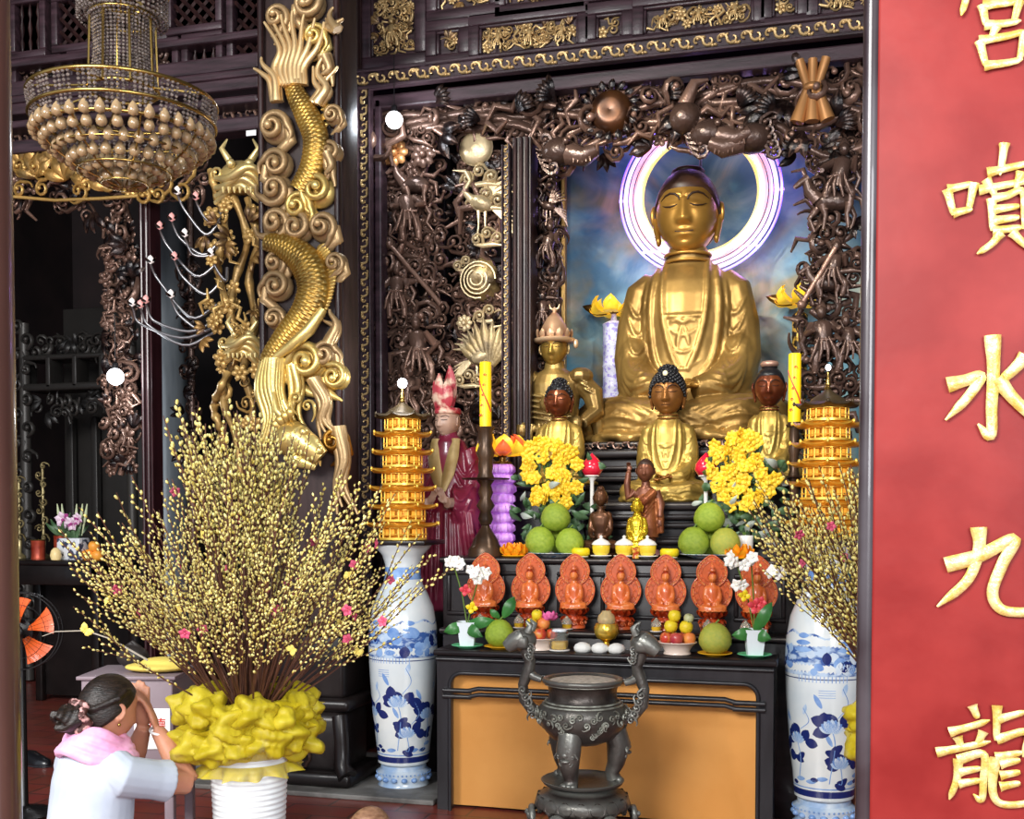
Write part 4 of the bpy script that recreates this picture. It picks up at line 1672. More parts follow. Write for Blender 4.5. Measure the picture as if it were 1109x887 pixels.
def step(x0, x1, y0, y1, z0, z1, nm='altar_step', lip=.035):
    mb = MB().box(((x0+x1)/2, (y0+y1)/2, (z0+z1-lip)/2), (x1-x0, y1-y0, z1-lip-z0), bev=.006)
    o = obj(nm, mb, ALT, sa)
    tp = MB().box(((x0+x1)/2, (y0+y1)/2-.012, z1-lip/2), (x1-x0+.03, y1-y0+.03, lip), bev=.012)
    obj('step_top', tp, ALT, o)
    ed = MB().box(((x0+x1)/2, y0-.028, z1-lip*.35), (x1-x0+.02, .006, .010), bev=.003)  # thin paler strip along the front lip
    obj('step_edge', ed, ALTE, o, label='pale front edge')
    return o


Z1, Z2, Z3, Z4, Z5 = .97, 1.365, 1.69, 1.80, 2.06
s1 = step(A2(479, 5.99), AX1+.05, 5.99, 6.215, 0, Z1)
s2 = step(AX0, AX1+.05, 6.22, 6.62, 0, Z2)
pn = MB()
for i in range(6):
    xa = AX0+(AX1-AX0)*(i+.08)/6
    xb = AX0+(AX1-AX0)*(i+.92)/6
    pn.put(frame_box(xa, xb, Z1+.05, Z2-.08, 6.217, .025, .02))
obj('step_moulding', pn, ALT, s2)
px_0, px_1 = A2(634, 6.58), A2(766, 6.58)
s3 = step(px_0, px_1, 6.58, 7.0, Z2, Z3, 'statue_plinth', .05)
pn = MB()
for z, yo in ((Z2+.03, -.02), (Z2+.09, -.012), (Z3-.09, -.015), (Z3-.14, -.008)):
    pn.box(((px_0+px_1)/2, 6.57+yo, z), (px_1-px_0+.04, .04, .035), bev=.012)
pn.put(frame_box(px_0+.05, px_1-.05, Z2+.10, Z3-.13, 6.575, .02, .02))
obj('step_moulding', pn, ALT, s3)
s4 = step(A2(560, 6.85), px_0-.02, 6.66, 7.5, 0, Z4)
s4b = step(px_1+.02, A2(880, 6.85), 6.66, 7.5, 0, Z4)
bx_0, bx_1 = A2(632, 7.0), A2(862, 7.0)
s5 = step(bx_0, bx_1, 7.02, 8.0, 0, Z5+.02, 'statue_plinth', .04)
pn = MB()
for z, r, yo in ((Z5-.06, .05, -.03), (Z5-.15, .03, -.01), (Z5-.22, .035, -.03), (Z5-.30, .03, 0)):
    pn.box(((bx_0+bx_1)/2, 7.01+yo, z), (bx_1-bx_0+.05, .05, r), bev=.012)
obj('step_moulding', pn, ALT, s5)
pc = MB()
carved_strip(pc, (bx_0, Z5-.005), (bx_1, Z5-.005), .06, 6.985, R)
obj('step_carving', pc, BRZ, s5)

# ---------------------------------------------------------------- altar table in front with its orange cloth
tx0, tx1, ty0, ty1 = -1.995, -.205, 5.70, 5.95
tz = .88
at_ = thing('altar_table', 'long black altar table with an orange cloth hung between its legs', 'table', ((tx0+tx1)/2, (ty0+ty1)/2, 0))
hw, hd_ = (tx1-tx0)/2, (ty1-ty0)/2
obj('table_top', MB().box((0, 0, tz-.0175), (2*hw+.04, 2*hd_+.03, .035), bev=.012), ALT, at_)
TBL = mat('grey_black_table_wood', '2e2d30', .32, col2='201f21', scale=5, stretch=(3, 3, .6), coat=.15)
ap = MB()
# front frame: legs and apron with rounded inner corners
out = []
lw, ah, rc = .075, .085, .07
oz = tz-.04
inn = [(-hw+lw, 0.0)]
for i in range(7):
    a = pi-pi/2*i/6
    inn.append((-hw+lw+rc+rc*cos(a), oz-ah-rc+rc*sin(a)))
for i in range(7):
    a = pi/2-pi/2*i/6
    inn.append((hw-lw-rc+rc*cos(a), oz-ah-rc+rc*sin(a)))
inn.append((hw-lw, 0.0))
for i in range(len(inn)-1):
    p, q = inn[i], inn[i+1]
    if i == 0:
        ap.prism([(-hw, 0), p, q, (-hw, q[1])], -hd_, -hd_+.06)
    elif i == len(inn)-2:
        ap.prism([p, q, (hw, 0), (hw, p[1])], -hd_, -hd_+.06)
    else:
        op = (-hw if p[0] < -hw+lw+rc and i < 7 else p[0], oz)
        ap.prism([p, q, (q[0], oz), (p[0], oz)], -hd_, -hd_+.06)
ap.box((-hw+lw/2, -hd_+.03, (oz-ah-rc+oz)/2), (lw, .06, ah+rc))
ap.box((hw-lw/2, -hd_+.03, (oz-ah-rc+oz)/2), (lw, .06, ah+rc))
obj('front_frame', ap, TBL, at_, smooth=False)
bd = MB().tube([(x, -hd_-.004, z) for x, z in inn], .012, 6).tube([(-hw-.002, -hd_-.004, oz-.012), (hw+.002, -hd_-.004, oz-.012)], .012, 6)
obj('frame_bead', bd, TBL, at_)
for s in (-1, 1):
    obj('leg', MB().box((s*(hw-lw/2), hd_-.035, oz/2), (lw, .06, oz), bev=.012), TBL, at_)
zr_ = tz-.235
rl = MB()
for dz in (-.018, .014):
    rl.tube([(-hw+.04, -hd_-.012, zr_+dz), (-hw+.20, -hd_-.012, zr_+dz)], .014, 8)
    rl.tube([(-hw+.18, -hd_-.012, zr_+dz), (-hw+.24, -hd_-.012, zr_+dz+.015), (hw-.24, -hd_-.012, zr_+dz+.015), (hw-.18, -hd_-.012, zr_+dz)], .013, 8)
    rl.tube([(hw-.20, -hd_-.012, zr_+dz), (hw-.04, -hd_-.012, zr_+dz)], .014, 8)
obj('rail', rl, TBL, at_)
CLO = mat('orange_altar_cloth', 'f0aa5a', .75, col2='e69e4e', scale=2.5, bump=.1, bscale=220)


def cloth_fn(u, v):
    x = (-hw+lw*.7)+(2*hw-1.4*lw)*u
    z = .012+(oz-ah*.8-.012)*v
    y = -hd_+.072+.005*sin(x*7+3*z)*(1-v)+.012*g(x-(.55+.5*(.5-z)), .05)*(1-v)+.008*g(x-(.78-.25*z), .04)-.006*g(z-.56, .02)
    return (x, y, z)


obj('altar_cloth', MB().grid(cloth_fn, 90, 26).grid(lambda u, v: (lambda p: (p[0], p[1]+.006, p[2]))(cloth_fn(1-u, v)), 90, 26), CLO, at_)

# ---------------------------------------------------------------- big statue
BY = 7.62
bp = at(744, 470, BY)
Hb = at(744, 176, BY).z-Z5-.02
BGOLD = mat('large_statue_gilding', 'a8864a', .38, .58, col2='705428', scale=3, mix=(.42, .7), bump=.06, bscale=30, rough2=.4)
BFACE = mat('large_statue_face_gilding', 'b98c42', .33, .6, col2='8c642c', scale=3, mix=(.45, .75))
bb = buddha('seated_buddha_statue', 'very large gilded seated statue in front of the neon halo, hands in its lap', Hb/1.03, (bp.x, BY, Z5+.02), BGOLD, BFACE, HAIRD, .0085, hfront=.215, bun=.05, res=(128, 96), head_h=.305, wide=.98)
# ---------------------------------------------------------------- neon halo
hcn = at(758, 211, 7.95)
kh = ppm(758, 7.95)
nh = thing('neon_halo', 'glowing neon ring halo behind the head of the largest statue', 'neon light', tuple(hcn))
N_ = {}


def neon(nm, col, st):
    return mat(nm, 'ffffff', .4, emit=col, estr=st)


for r, th, m, lab in ((85.5, 1.3, neon('violet_neon', (.16, .05, 1), 2.0), 'violet outer tube'), (80, 2.2, neon('white_neon', (.78, .55, 1), 1.0), 'white tube'),
                      (74.5, 1.9, neon('pinkish_neon', (1, .36, .50), .9), 'pink tube'), (70, 1.2, neon('orange_neon', (1, .30, .16), .9), 'thin orange tube'),
                      (66.5, 1.9, neon('lilac_white_neon', (.86, .68, 1), .95), 'lilac white tube'), (62, 2.0, neon('yellow_neon', (1, .70, .07), 1.0), 'yellow inner tube')):
    mb = MB().tube([(r/kh*cos(a), 0, r/kh*sin(a)) for a in np.linspace(0, 2*pi, 97)], th/kh, 8)
    obj('neon_tube', mb, m, nh, label=lab)
bkm = MB()
for a in (pi*.28, pi*.72, -pi*.28, -pi*.72, 0, pi):
    bkm.box((74/kh*cos(a), .02, 74/kh*sin(a)), (28/kh, .012, .02), Matrix.Identity(4))
bkm.tube([(0, .03, -86/kh), (0, .03, 110/kh)], .012, 6)
obj('halo_bracket', bkm, SILV, nh)
zt_ = at(758, 470, 7.95).z
obj('halo_stand', MB().tube([(0, .03, -86/kh), (0, .03, Z5+.02-hcn.z)], .015, 6), SILV, nh)

# ---------------------------------------------------------------- middle statue with black curled hair
MFACE = mat('middle_statue_bronze_face', 'a8743a', .36, .55, col2='80522a', scale=6)
MGOLD = mat('middle_statue_gilding', 'b89a4e', .38, .62, col2='8a7036', scale=5, mix=(.42, .7), bump=.06, bscale=40)
mp_ = at(723, 540, 6.88)
Hm = at(722, 392, 6.88).z-Z3
buddha('seated_buddha_statue', 'mid-size gilded seated statue with black curled hair, below the lap of the largest one', Hm/1.115, (mp_.x, 6.88, Z3), MGOLD, MFACE, HAIRK, .0055, curls=420, hfront=.20, bun=.10, wide=.90, res=(80, 60),
       jewel=mat('pale_hair_jewel', 'e8e0b8', .3), seed=4, head_h=.355)
# ---------------------------------------------------------------- smaller side statues
DFACE = mat('dark_red_bronze_face', '5a2616', .28, .5, col2='7d4426', scale=8)
lp = at(606, 480, 6.90)
Hl = at(605, 408, 6.90).z-Z4
b1 = buddha('small_buddha_statue', 'small gilded seated statue with a dark red face, in front of the crowned guardian', Hl/1.11, (lp.x, 6.90, Z4), MGOLD, DFACE, HAIRK, .005, curls=160, hfront=.26, bun=.1, wide=1.0, res=(56, 42), seed=6, head_h=.36)
rp = at(833, 480, 7.0)
Hr = at(833, 394, 7.0).z-Z4
b2 = buddha('small_buddha_statue', 'small seated statue with dark face and flat topknot cap, beside the slim yellow candle', Hr/1.08, (rp.x, 7.0, Z4), MGOLD, DFACE, HAIRK, .005, curls=0, hfront=.26, bun=.03, wide=.72, res=(56, 42), seed=9, head_h=.36)
cpm = MB().lathe([(.09, 0), (.115, .02), (.12, .05), (.10, .075), (.05, .085), (0, .085)], 20)
hh_ = .36*Hr/1.08
obj('topknot_cap', MB().put(cpm, Tm((0, 0, .50*hh_), (0, 0, 0), hh_*1.9)), mat('pinkish_gold_cap', 'b08a78', .4, .5), [c for c in b2.children if c.name.startswith('head')][0])

# crowned guardian standing behind
gp = at(601, 470, 7.14)
Hg = (at(600, 326, 7.14).z-Z4)/1.02
gd = thing('guardian_statue', 'crowned bronze guardian statue with spread elbows beside the slim inner post', 'statue', (gp.x, 7.14, Z4))
GBR = mat('guardian_bronze', '7c6236', .36, .65, col2='a88c50', scale=6, mix=(.4, .65), worn_glint='d8c088', wpos=(.51, .6))
m = MB()
loft(m, [(0, .16, .12, 0), (.15, .15, .12, 0), (.30, .125, .10, 0), (.45, .135, .10, 0), (.56, .155, .10, 0), (.61, .13, .08, 0), (.645, .06, .06, 0), (.70, .05, .055, 0)])
for s in (-1, 1):
    m.tube([(s*.13, 0, .585), (s*.215, -.01, .50), (s*.235, -.04, .40), (s*.175, -.11, .34 if s > 0 else .31)], [.058, .060, .048, .034], 12)
    m.ell((s*.150, -.135, .335 if s > 0 else .305), (.034, .03, .045), nu=10, nv=7)
    for i in range(3):
        m.ell((s*(.165+.018*i), -.01, .575-.03*i), (.066, .072, .016), (0, s*.5, 0), 12, 6)
    m.tube([(s*.225, -.01, .44), (s*.24, .01, .33), (s*.25, .03, .2)], [.05, .04, .012], 10)
    m.ell((s*.15, -.02, .60), (.07, .07, .05), nu=10, nv=8)
    for i in range(3):
        m.tube([(s*.04*(i+.5), -.11, .34), (s*.05*(i+.6), -.125, .18), (s*.055*(i+.7), -.125, .01)], [.014, .018, .02], 6)
m.tube([(-.125, -.09, .32), (0, -.125, .30), (.125, -.09, .32)], .022, 8)
m.ell((0, -.115, .45), (.06, .03, .05), nu=10, nv=8)
for i in range(5):
    m.tube([(-.11, -.08, .50-.03*i), (0, -.125, .475-.03*i), (.11, -.08, .50-.03*i)], .008, 6)
m.ell((0, 0, .01), (.17, .14, .02), nu=16, nv=6)
obj('armoured_body', fuse(MB().put(m, Matrix.Scale(Hg, 4)), .0055, 2), GBR, gd, ang=None)
hg = .20*Hg
ho = obj('head', head_mb(hg, 56, 42), mat('guardian_gold_face', 'b08f45', .34, .7, col2='8a6a30', scale=9), gd, ang=None, loc=(0, -.015*Hg, .755*Hg))
for s in (-1, 1):
    obj('ear', ear_mb(hg, s, False), GBR, ho)
    obj('eyebrow', MB().tube([on_head(s*x, z, hg) for x, z in ((.05, .09), (.12, .14), (.2, .15), (.28, .11))], .009*hg, 5), LINE, ho)
    obj('eye_line', MB().tube([on_head(s*x, z, hg) for x, z in ((.08, .015), (.15, -.0), (.24, .02))], .008*hg, 5), LINE, ho)
cr = MB().lathe([(.42, .15), (.56, .19), (.58, .26), (.44, .30), (.40, .40), (.33, .62), (.20, .85), (.10, .95), (.05, 1.02), (.085, 1.08), (0, 1.15)], 24)
for i in range(12):
    a = 2*pi*i/12
    leafm(cr, Tm((.44*cos(a), .44*sin(a), .22), (0, 0, a+pi/2)), .3, .1, .2)
for s in (-1, 1):
    cr.ell((s*.60, 0, .12), (.07, .1, .13), nu=8, nv=6)
    cr.tube([(s*.0, 0, 1.05), (s*.12, 0, 1.12), (s*.14, 0, 1.22)], [.03, .03, .01], 6)
obj('crown', MB().put(cr, Matrix.Scale(hg, 4)), mat('pinkish_gilt_crown', '8a5f4a', .36, .5, col2='b58a6a', scale=10, worn_glint='e8c8a0', wpos=(.5, .6)), ho)

# ---------------------------------------------------------------- standing statue in a red cape
MY = 6.62
mk = ppm(490, MY)
mo = at(487, 560, MY)
mz = 1.02
Hk = at(490, 430, MY).z-mz      # to the top of the skull
ms = thing('robed_monk_statue', 'standing statue in a crimson cape and tall pointed red headdress, beside the gold pagoda', 'statue', (mo.x-.005, MY, mz))
CRM = mat('crimson_cape_paint', '701a30', .32, col2='9a3a58', scale=4, mix=(.45, .7), coat=.3)  # pink mottling paints highlights into the crimson
CRL = mat('pale_gold_collar_paint', 'b39a66', .45, .2, col2='8f7440', scale=8)
FLS = mat('painted_statue_skin', 'b99a86', .4, col2='a58370', scale=7)
m = MB()
W_ = .225/.9
loft(m, [(0, .235, .17, 0), (.2, .23, .17, 0), (.45, .215, .155, 0), (.62, .20, .13, 0), (.72, .175, .11, 0), (.79, .12, .085, 0), (.82, .06, .06, 0)])
for s in (-1, 1):
    m.tube([(0, 0, .78), (0, 0, .86)], [.07, .062], 12)
    m.tube([(s*.155, .0, .74), (s*.215, -.02, .60), (s*.205, -.08, .50), (s*.09, -.16, .51)], [.07, .08, .08, .06], 12)
    m.tube([(s*.20, -.07, .50), (s*.20, -.08, .35), (s*.19, -.08, .15)], [.08, .07, .03], 10)
NAR = Matrix.Diagonal((Hk*.64, Hk*.75, Hk, 1))
cape = fuse(MB().put(m, NAR), .006, 3)
bv = bvh_of(cape)
fm_ = MB()
for s in (-1, 1):
    for i in range(7):
        x = s*(.02+.02*i)
        P = [ray_front(bv, x*Hk*(1+.35*k/9), (.46-.46*k/9)*Hk) for k in range(10)]
        P = [p for p in P if p is not None]
        if len(P) > 3:
            fm_.tube(P, [.010*Hk*(.5+.8*sin(pi*min(1, .15+k/10))) for k in range(len(P))], 7)
    for i in range(4):
        P = [ray_front(bv, s*Hk*(.06+.085*t), Hk*(.70-.06*i-.07*sin(pi*t))) for t in np.linspace(0, 1, 9)]
        P = [p for p in P if p is not None]
        if len(P) > 3:
            fm_.tube(P, .008*Hk, 6)
ff = MB().add([v.co for v in cape.vertices], [tuple(p.vertices) for p in cape.polygons]).put(fm_)
obj('cape', fuse(ff, .0055, 2), CRM, ms, ang=None)
# collar: crossed pale gold front
cl = MB()
for s in (-1, 1):
    P = [ray_front(bv, s*Hk*x, Hk*z, -.004) for x, z in ((.045, .80), (.045, .72), (.03, .64), (0, .56))]
    P = [p for p in P if p is not None]
    if len(P) > 2:
        cl.tube(P, [.025*Hk, .03*Hk, .03*Hk, .022*Hk][:len(P)], 8, flat=(.35, 1))
obj('collar', cl, CRL, ms)
hm = MB()
for s in (-1, 1):
    Mh = Matrix.Translation((s*.045*Hk, -.165*Hk, .50*Hk)) @ Euler((-.25, -s*.55, s*.2)).to_matrix().to_4x4() @ Matrix.Scale(.085*Hk, 4)
    hm.put(hand_mb(Matrix.Identity(4), -s, curl=.5), Mh)
    hm.tube([(s*.07*Hk, -.12*Hk, .50*Hk), (s*.045*Hk, -.165*Hk, .50*Hk)], .025*Hk, 8)
obj('clasped_hands', fuse(hm, .004, 1), FLS, ms, ang=None)
hk = .150*Hk
ho = obj('head', head_mb(hk, 64, 48), FLS, ms, ang=None, loc=(0, -.015*Hk, .885*Hk), rot=(0, 0, -.35))
for s in (-1, 1):
    obj('ear', ear_mb(hk, s, False), FLS, ho)
    obj('eyebrow', MB().tube([on_head(s*x, z, hk) for x, z in ((.05, .10), (.12, .14), (.2, .15), (.28, .11))], .013*hk, 5), LINE, ho)
    obj('eye_line', MB().tube([on_head(s*x, z, hk) for x, z in ((.08, .015), (.15, .01), (.24, .02))], .014*hk, 5), LINE, ho)
obj('lips', MB().tube([on_head(x, -.29, hk, .0) for x in np.linspace(-.09, .09, 7)], [.004*hk, .013*hk, .016*hk, .016*hk, .016*hk, .013*hk, .004*hk], 6), mat('painted_lips', '8a4a42', .4), ho)
hdm = MB().lathe([(.40, .22), (.43, .26), (.42, .34), (.39, .40)], 24, M=None)
for i in range(-1, 2):
    a = -pi/2+i*.6
    leafm(hdm, Tm((.34*cos(a), .34*sin(a), .30), (0, 0, a+pi/2)), 1.15-.2*abs(i), .20, .12)
leafm(hdm, Tm((0, .1, .3)), 1.45, .24, .0)
obj('pointed_headdress', MB().put(hdm, Matrix.Scale(hk, 4)), mat('red_and_cream_headdress', 'a8343f', .45, col2='d8b8a0', scale=14, mix=(.48, .62)), ho)
ped = MB().lathe([(.21, 0), (.21, .06), (.17, .09), (.17, mz-.12), (.21, mz-.08), (.21, mz)], 28)
obj('statue_pedestal', ped, ALT, ms, loc=(0, 0, -mz))
# ================================================================ offerings
def place(px, Y, z):
    """point on a level surface of height z, on the plane Y, at that column of the photograph"""
    return Vector((at(px, 600, Y).x, Y, z))


TZ = .8805
REDR = mat('orange_red_resin', '8c260a', .3, col2='b53e14', scale=24, mix=(.4, .65), coat=.4, worn_glint='ea7a46', wpos=(.53, .64))
REDL = mat('gold_dots', 'f0b868', .35, .3)
pb_ = seated_body(.215, .0042, False, .86)


def red_mb():
    """parts of the seated figure with its double halo, on a tall lotus seat"""
    parts = {}
    b = MB().lathe([(.050, 0), (.062, .004), (.062, .018), (.050, .026), (.046, .036), (.058, .050), (.060, .064), (.046, .074), (.044, .082), (.056, .098), (.066, .110), (.064, .120), (0, .120)], 24)
    for i in range(12):
        a = 2*pi*i/12
        leafm(b, Tm((.052*cos(a), .052*sin(a), .080), (0, 0, a-pi/2)) @ Tm((0, 0, 0), (-.45, 0, 0)), .045, .016, -.3)
        leafm(b, Tm((.056*cos(a+.26), .056*sin(a+.26), .070), (0, 0, a+.26-pi/2)) @ Tm((0, 0, 0), (pi+.5, 0, 0)), .030, .014, .3)
    for i in range(9):
        a = 2*pi*i/9
        scroll(b, Tm((.060*cos(a), .060*sin(a), .034), (0, 0, a+pi/2)), .014, .005, 1.2, .8, 10, 5)
    parts['lotus_seat'] = b
    parts['head'] = head_mb(.062, 32, 24)
    h = MB()

    def disc(cx, cz, r, y, n=40, point=0.0):
        pt = lambda i, q=1.0: (cx+q*(r+point*max(0, sin(2*pi*i/n))**14)*cos(2*pi*i/n), cz+q*(r+point*max(0, sin(2*pi*i/n))**14)*sin(2*pi*i/n))
        out = [pt(i) for i in range(n)]
        h.prism(out, y, y+.008)
        for q, th in ((1, .0045), (.86, .003), (.66, .003)):
            h.tube([(pt(i, q)[0], y, pt(i, q)[1]) for i in range(n+1)], th, 6)
        for i in range(14):
            a = 2*pi*i/14
            scroll(h, Tm((cx+.76*r*cos(a), y-.002, cz+.76*r*sin(a)), (0, -a, 0)), r*.085, r*.03, 1.2, .8, 9, 5, 1 if i % 2 else -1)
            leafm(h, Tm((cx+.88*r*cos(a+.2), y-.001, cz+.88*r*sin(a+.2)), (0, pi/2-a-.2, 0)), r*.13, r*.045, .15)
    disc(0, .212, .108, .03)
    disc(0, .318, .080, .022, point=.014)
    h.box((0, .034, .11), (.07, .012, .14))
    parts['double_halo'] = h
    d = MB()
    for i in range(20):
        a = 2*pi*(i+.5)/20
        d.ell((.100*cos(a), .027, .212+.100*sin(a)), (.003, .002, .003), nu=6, nv=4)
    for i in range(16):
        a = 2*pi*(i+.5)/16
        d.ell((.074*cos(a), .018, .318+.074*sin(a)), (.003, .002, .003), nu=6, nv=4)
    d.tube([(.1*cos(a), .030, .212+.1*sin(a)) for a in np.linspace(0, 2*pi, 41)], .0012, 4).tube([(0, .03, .3), (0, .022, .33), (0, .021, .39)], .001, 4).tube([(.074*cos(a), .021, .318+.074*sin(a)) for a in np.linspace(0, 2*pi, 41)], .0012, 4)
    parts['halo_beads'] = d
    return parts


rb = thing('red_resin_buddha', '', 'statue', (0, 0, 0), 0, 'row of orange-red seated figures with double halos')
RP = red_mb()
obj('lotus_seat', RP['lotus_seat'], REDR, rb)
REDO2 = mat('light_orange_resin', 'd0602a', .3, col2='e07c3c', scale=14, mix=(.4, .65), coat=.4, worn_glint='ffb070', wpos=(.52, .62))
obj('robed_body', pb_, REDO2, rb, ang=None, loc=(0, -.005, .114))
ho = obj('head', RP['head'], REDO2, rb, ang=None, loc=(0, -.012, .296))
hb = MB().put(hair_cap(.062, .26, 0, .12))
hb.lathe([(.016, .0), (.02, .008), (.012, .02), (.006, .034), (0, .038)], 10, c=(0, 0, .028))
obj('topknot', hb, REDR, ho)
obj('double_halo', RP['double_halo'], REDR, rb)
obj('halo_beads', RP['halo_beads'], REDL, rb)
RL = ['orange-red figure with double halo at the end of the row, behind the white orchid blossoms', 'orange-red haloed figure behind the leafy pomelo, second from the candlestick end', 'orange-red haloed figure standing behind the small round glass lamp left of the golden goblet',
      'orange-red haloed figure directly behind the golden goblet in the middle of the row', 'orange-red haloed figure behind the yellow fruits, just right of the middle one',
      'orange-red haloed figure behind the pomelo on the yellow saucer near the second orchid pot', 'orange-red haloed figure at the far end of the row behind red and yellow orchid blossoms']
Zs = Z1+.0005
for i, px in enumerate((525, 574, 622, 672.5, 721, 771.5, 820)):
    p = place(px, 6.125, Zs)
    o = rb if i == 0 else dup(rb)
    o.location = p
    o.rotation_euler = (0, 0, .12+R.uniform(-.06, .06))
    o.scale = (1.02,)*3
    o['label'] = RL[i]

# small ornamental glass oil lamps, one before each figure
GLASS = mat('clear_ornamental_glass', 'e8e6d4', .08, trans=.75, ior=1.35)
OIL = mat('yellow_lamp_oil', 'e0b028', .25, coat=.3)
WHT = mat('white_porcelain', 'f2f0ea', .25, coat=.4)
gl = thing('glass_oil_lamp', '', 'oil lamp', (0, 0, 0), 0, 'small glass oil lamps before the red figures')
obj('saucer', MB().lathe([(.0, 0), (.022, 0), (.034, .006), (.032, .009), (0, .006)], 24), WHT, gl)
obj('oil_cup', MB().lathe([(0, .007), (.022, .008), (.027, .02), (.026, .032), (0, .032)], 20), OIL, gl)
obj('glass_bell', MB().lathe([(.028, .033), (.0285, .042), (.022, .058), (.010, .070), (.005, .078), (0, .08)], 24, mod=lambda r, z, a: r*(1+.05*cos(a*9))), GLASS, gl)
GL = ['small glass oil lamp beside the first orchid pot, in front of the end red figure', 'small glass oil lamp half hidden behind the stacked fruit bowl nearest the leafy pomelo', 'small glass oil lamp before the third red figure, beside the glass jar',
      'small glass oil lamp left of the second fruit bowl, before the fifth red figure', 'small glass oil lamp peeping out behind the pomelo without leaves', 'small glass oil lamp behind the red orchid blossom, before the last red figure']
for i, (px, dy) in enumerate(((520, 0), (562, 0), (614, 0), (711, 0), (767, 0), (808, 0))):
    o = gl if i == 0 else dup(gl)
    o.location = place(px, 6.03, Zs)
    o['label'] = GL[i]

# ---------------------------------------------------------------- fruit
POM = mat('green_pomelo_skin', '86a02c', .42, col2='9db23a', scale=5, bump=.35, bscale=90, rand=.12)
POMY = mat('yellowing_pomelo_skin', 'b5b347', .42, col2='a0aa44', scale=5, bump=.35, bscale=90)
STEM = mat('green_stem', '5d7a2c', .5)
LEAF = mat('glossy_green_leaf', '3f7d3a', .35, col2='2f6430', scale=9)
pome_mb = MB().lathe([(0, 0), (.35, .03), (.75, .25), (.98, .62), (1.0, .95), (.9, 1.3), (.68, 1.62), (.40, 1.84), (.15, 1.90), (0, 1.88)], 30, mod=lambda r, z, a: r*(1+.015*cos(3*a+z)))
pome_me = mesh_of('pomelo_skin', pome_mb, POM)


def pomelo(label, loc, r, m=None, leaf=False, rot=(0, 0, 0)):
    t = thing('pomelo', label, 'fruit', loc, 0, 'pomelos offered on the altar')
    t.rotation_euler = rot
    me = pome_me
    if m:
        me = pome_me.copy()
        me.materials.clear()
        me.materials.append(m)
    o = link('pomelo_skin', me, t)
    o.scale = (r, r, r)
    obj('stem', MB().tube([(0, 0, 1.84*r), (.01, 0, 1.98*r), (.02, 0, 2.1*r)], [.006, .005, .006], 7), STEM, t)
    if leaf:
        b = MB()
        leafm(b, Tm((.02, 0, 2.0*r), (-.3, .5, .3)), .13, .032, .3)
        leafm(b, Tm((.0, 0, 2.0*r), (.1, -.8, 0)), .07, .02, .3)
        obj('leaf', b, LEAF, t)
    return t


def plate(name, label, loc, r, m, h=.014, group=None, foot=True, mod=None):
    t = thing(name, label, 'plate', loc, 0, group)
    obj('dish', MB().lathe([(0, .001), (r*.55, 0), (r*.58, .004), (r*.95, h), (r, h+.002), (r*.98, h+.005), (r*.6, .010), (0, .009)], 36, mod=mod), m, t)
    obj('foot_ring', MB().lathe([(r*.5, 0), (r*.54, .0), (r*.54, .006), (r*.5, .006)], 28), m, t)
    return t


YELP = mat('yellow_plastic_plate', 'f0b41e', .35)
GRNP = mat('mint_green_plastic_plate', '63c48a', .35)
BLUW = mat('blue_patterned_porcelain', 'e4e8ea', .25, col2='6d8fb8', scale=34, mix=(.52, .6), coat=.4)
Z2s = Z2+.0005
# big plates of pomelos on the upper step
for side, px, lab in ((0, 603, 'white and blue plate under the three pomelos nearer the purple column'), (1, 769, 'white and blue plate under the pomelos by the second yellow bouquet')):
    p = place(px, 6.37, Z2s)
    plate('pomelo_plate', lab, p, .175, BLUW, .022)
    zz = Z2s+.012
    r = .088
    dx = ((-.088, -.055), (.088, -.050), (0, .095))
    nm = (('pomelo at the lower corner of the first stack, nearest the orange lotus candle', 'pomelo of the first stack next to the small yellow candle cup', 'pomelo at the back of the first stack'),
          ('pomelo of the second stack nearest the small yellow candle cup', 'pomelo of the second stack nearest the orange lotus candle', 'yellowish pomelo at the back of the second stack'))[side]
    for k in range(3):
        if side == 1 and k == 1:
            pomelo(nm[k], (p.x+dx[k][0], p.y+dx[k][1], zz), r*.97, POMY)
        else:
            pomelo(nm[k], (p.x+dx[k][0], p.y+dx[k][1], zz), r*(1, .95, .96)[k])
    pomelo(('topmost pomelo of the first stack, under the yellow bouquet', 'topmost pomelo of the second stack, tilted against the other bouquet')[side], (p.x-.005, p.y-.01, zz+.138), .088, leaf=False)

# table row
p = place(541, 5.80, TZ)
plate('yellow_saucer', 'yellow saucer under the leafy pomelo next to the first orchid pot', p, .085, YELP)
pomelo('green pomelo with a leafy stem on the table beside the first orchid pot', (p.x, p.y, TZ+.010), .08, None, True)
p = place(775, 5.80, TZ)
plate('yellow_saucer', 'yellow saucer under the pomelo beside the second orchid pot', p, .09, YELP)
pomelo('yellow green pomelo without leaves on the table beside the second orchid pot', (p.x, p.y, TZ+.010), .085, POMY)

CRM_ = mat('cream_pink_bowl', 'ecd6c6', .35, coat=.3)
APR = mat('red_yellow_apple_skin', 'c8402e', .3, col2='e6b04c', scale=16, mix=(.5, .68), coat=.3)
APO = mat('peach_orange_skin', 'e89a4a', .4, col2='d96a3c', scale=14)
LEM = mat('yellow_citrus_skin', 'e8cc2a', .38, bump=.25, bscale=120)
GUA = mat('pale_green_fruit_skin', 'b9b98c', .45)
apple_mb = MB().lathe([(0, .12), (.25, .02), (.6, .06), (.92, .5), (1, 1.0), (.85, 1.5), (.55, 1.72), (.25, 1.68), (0, 1.5)], 22)


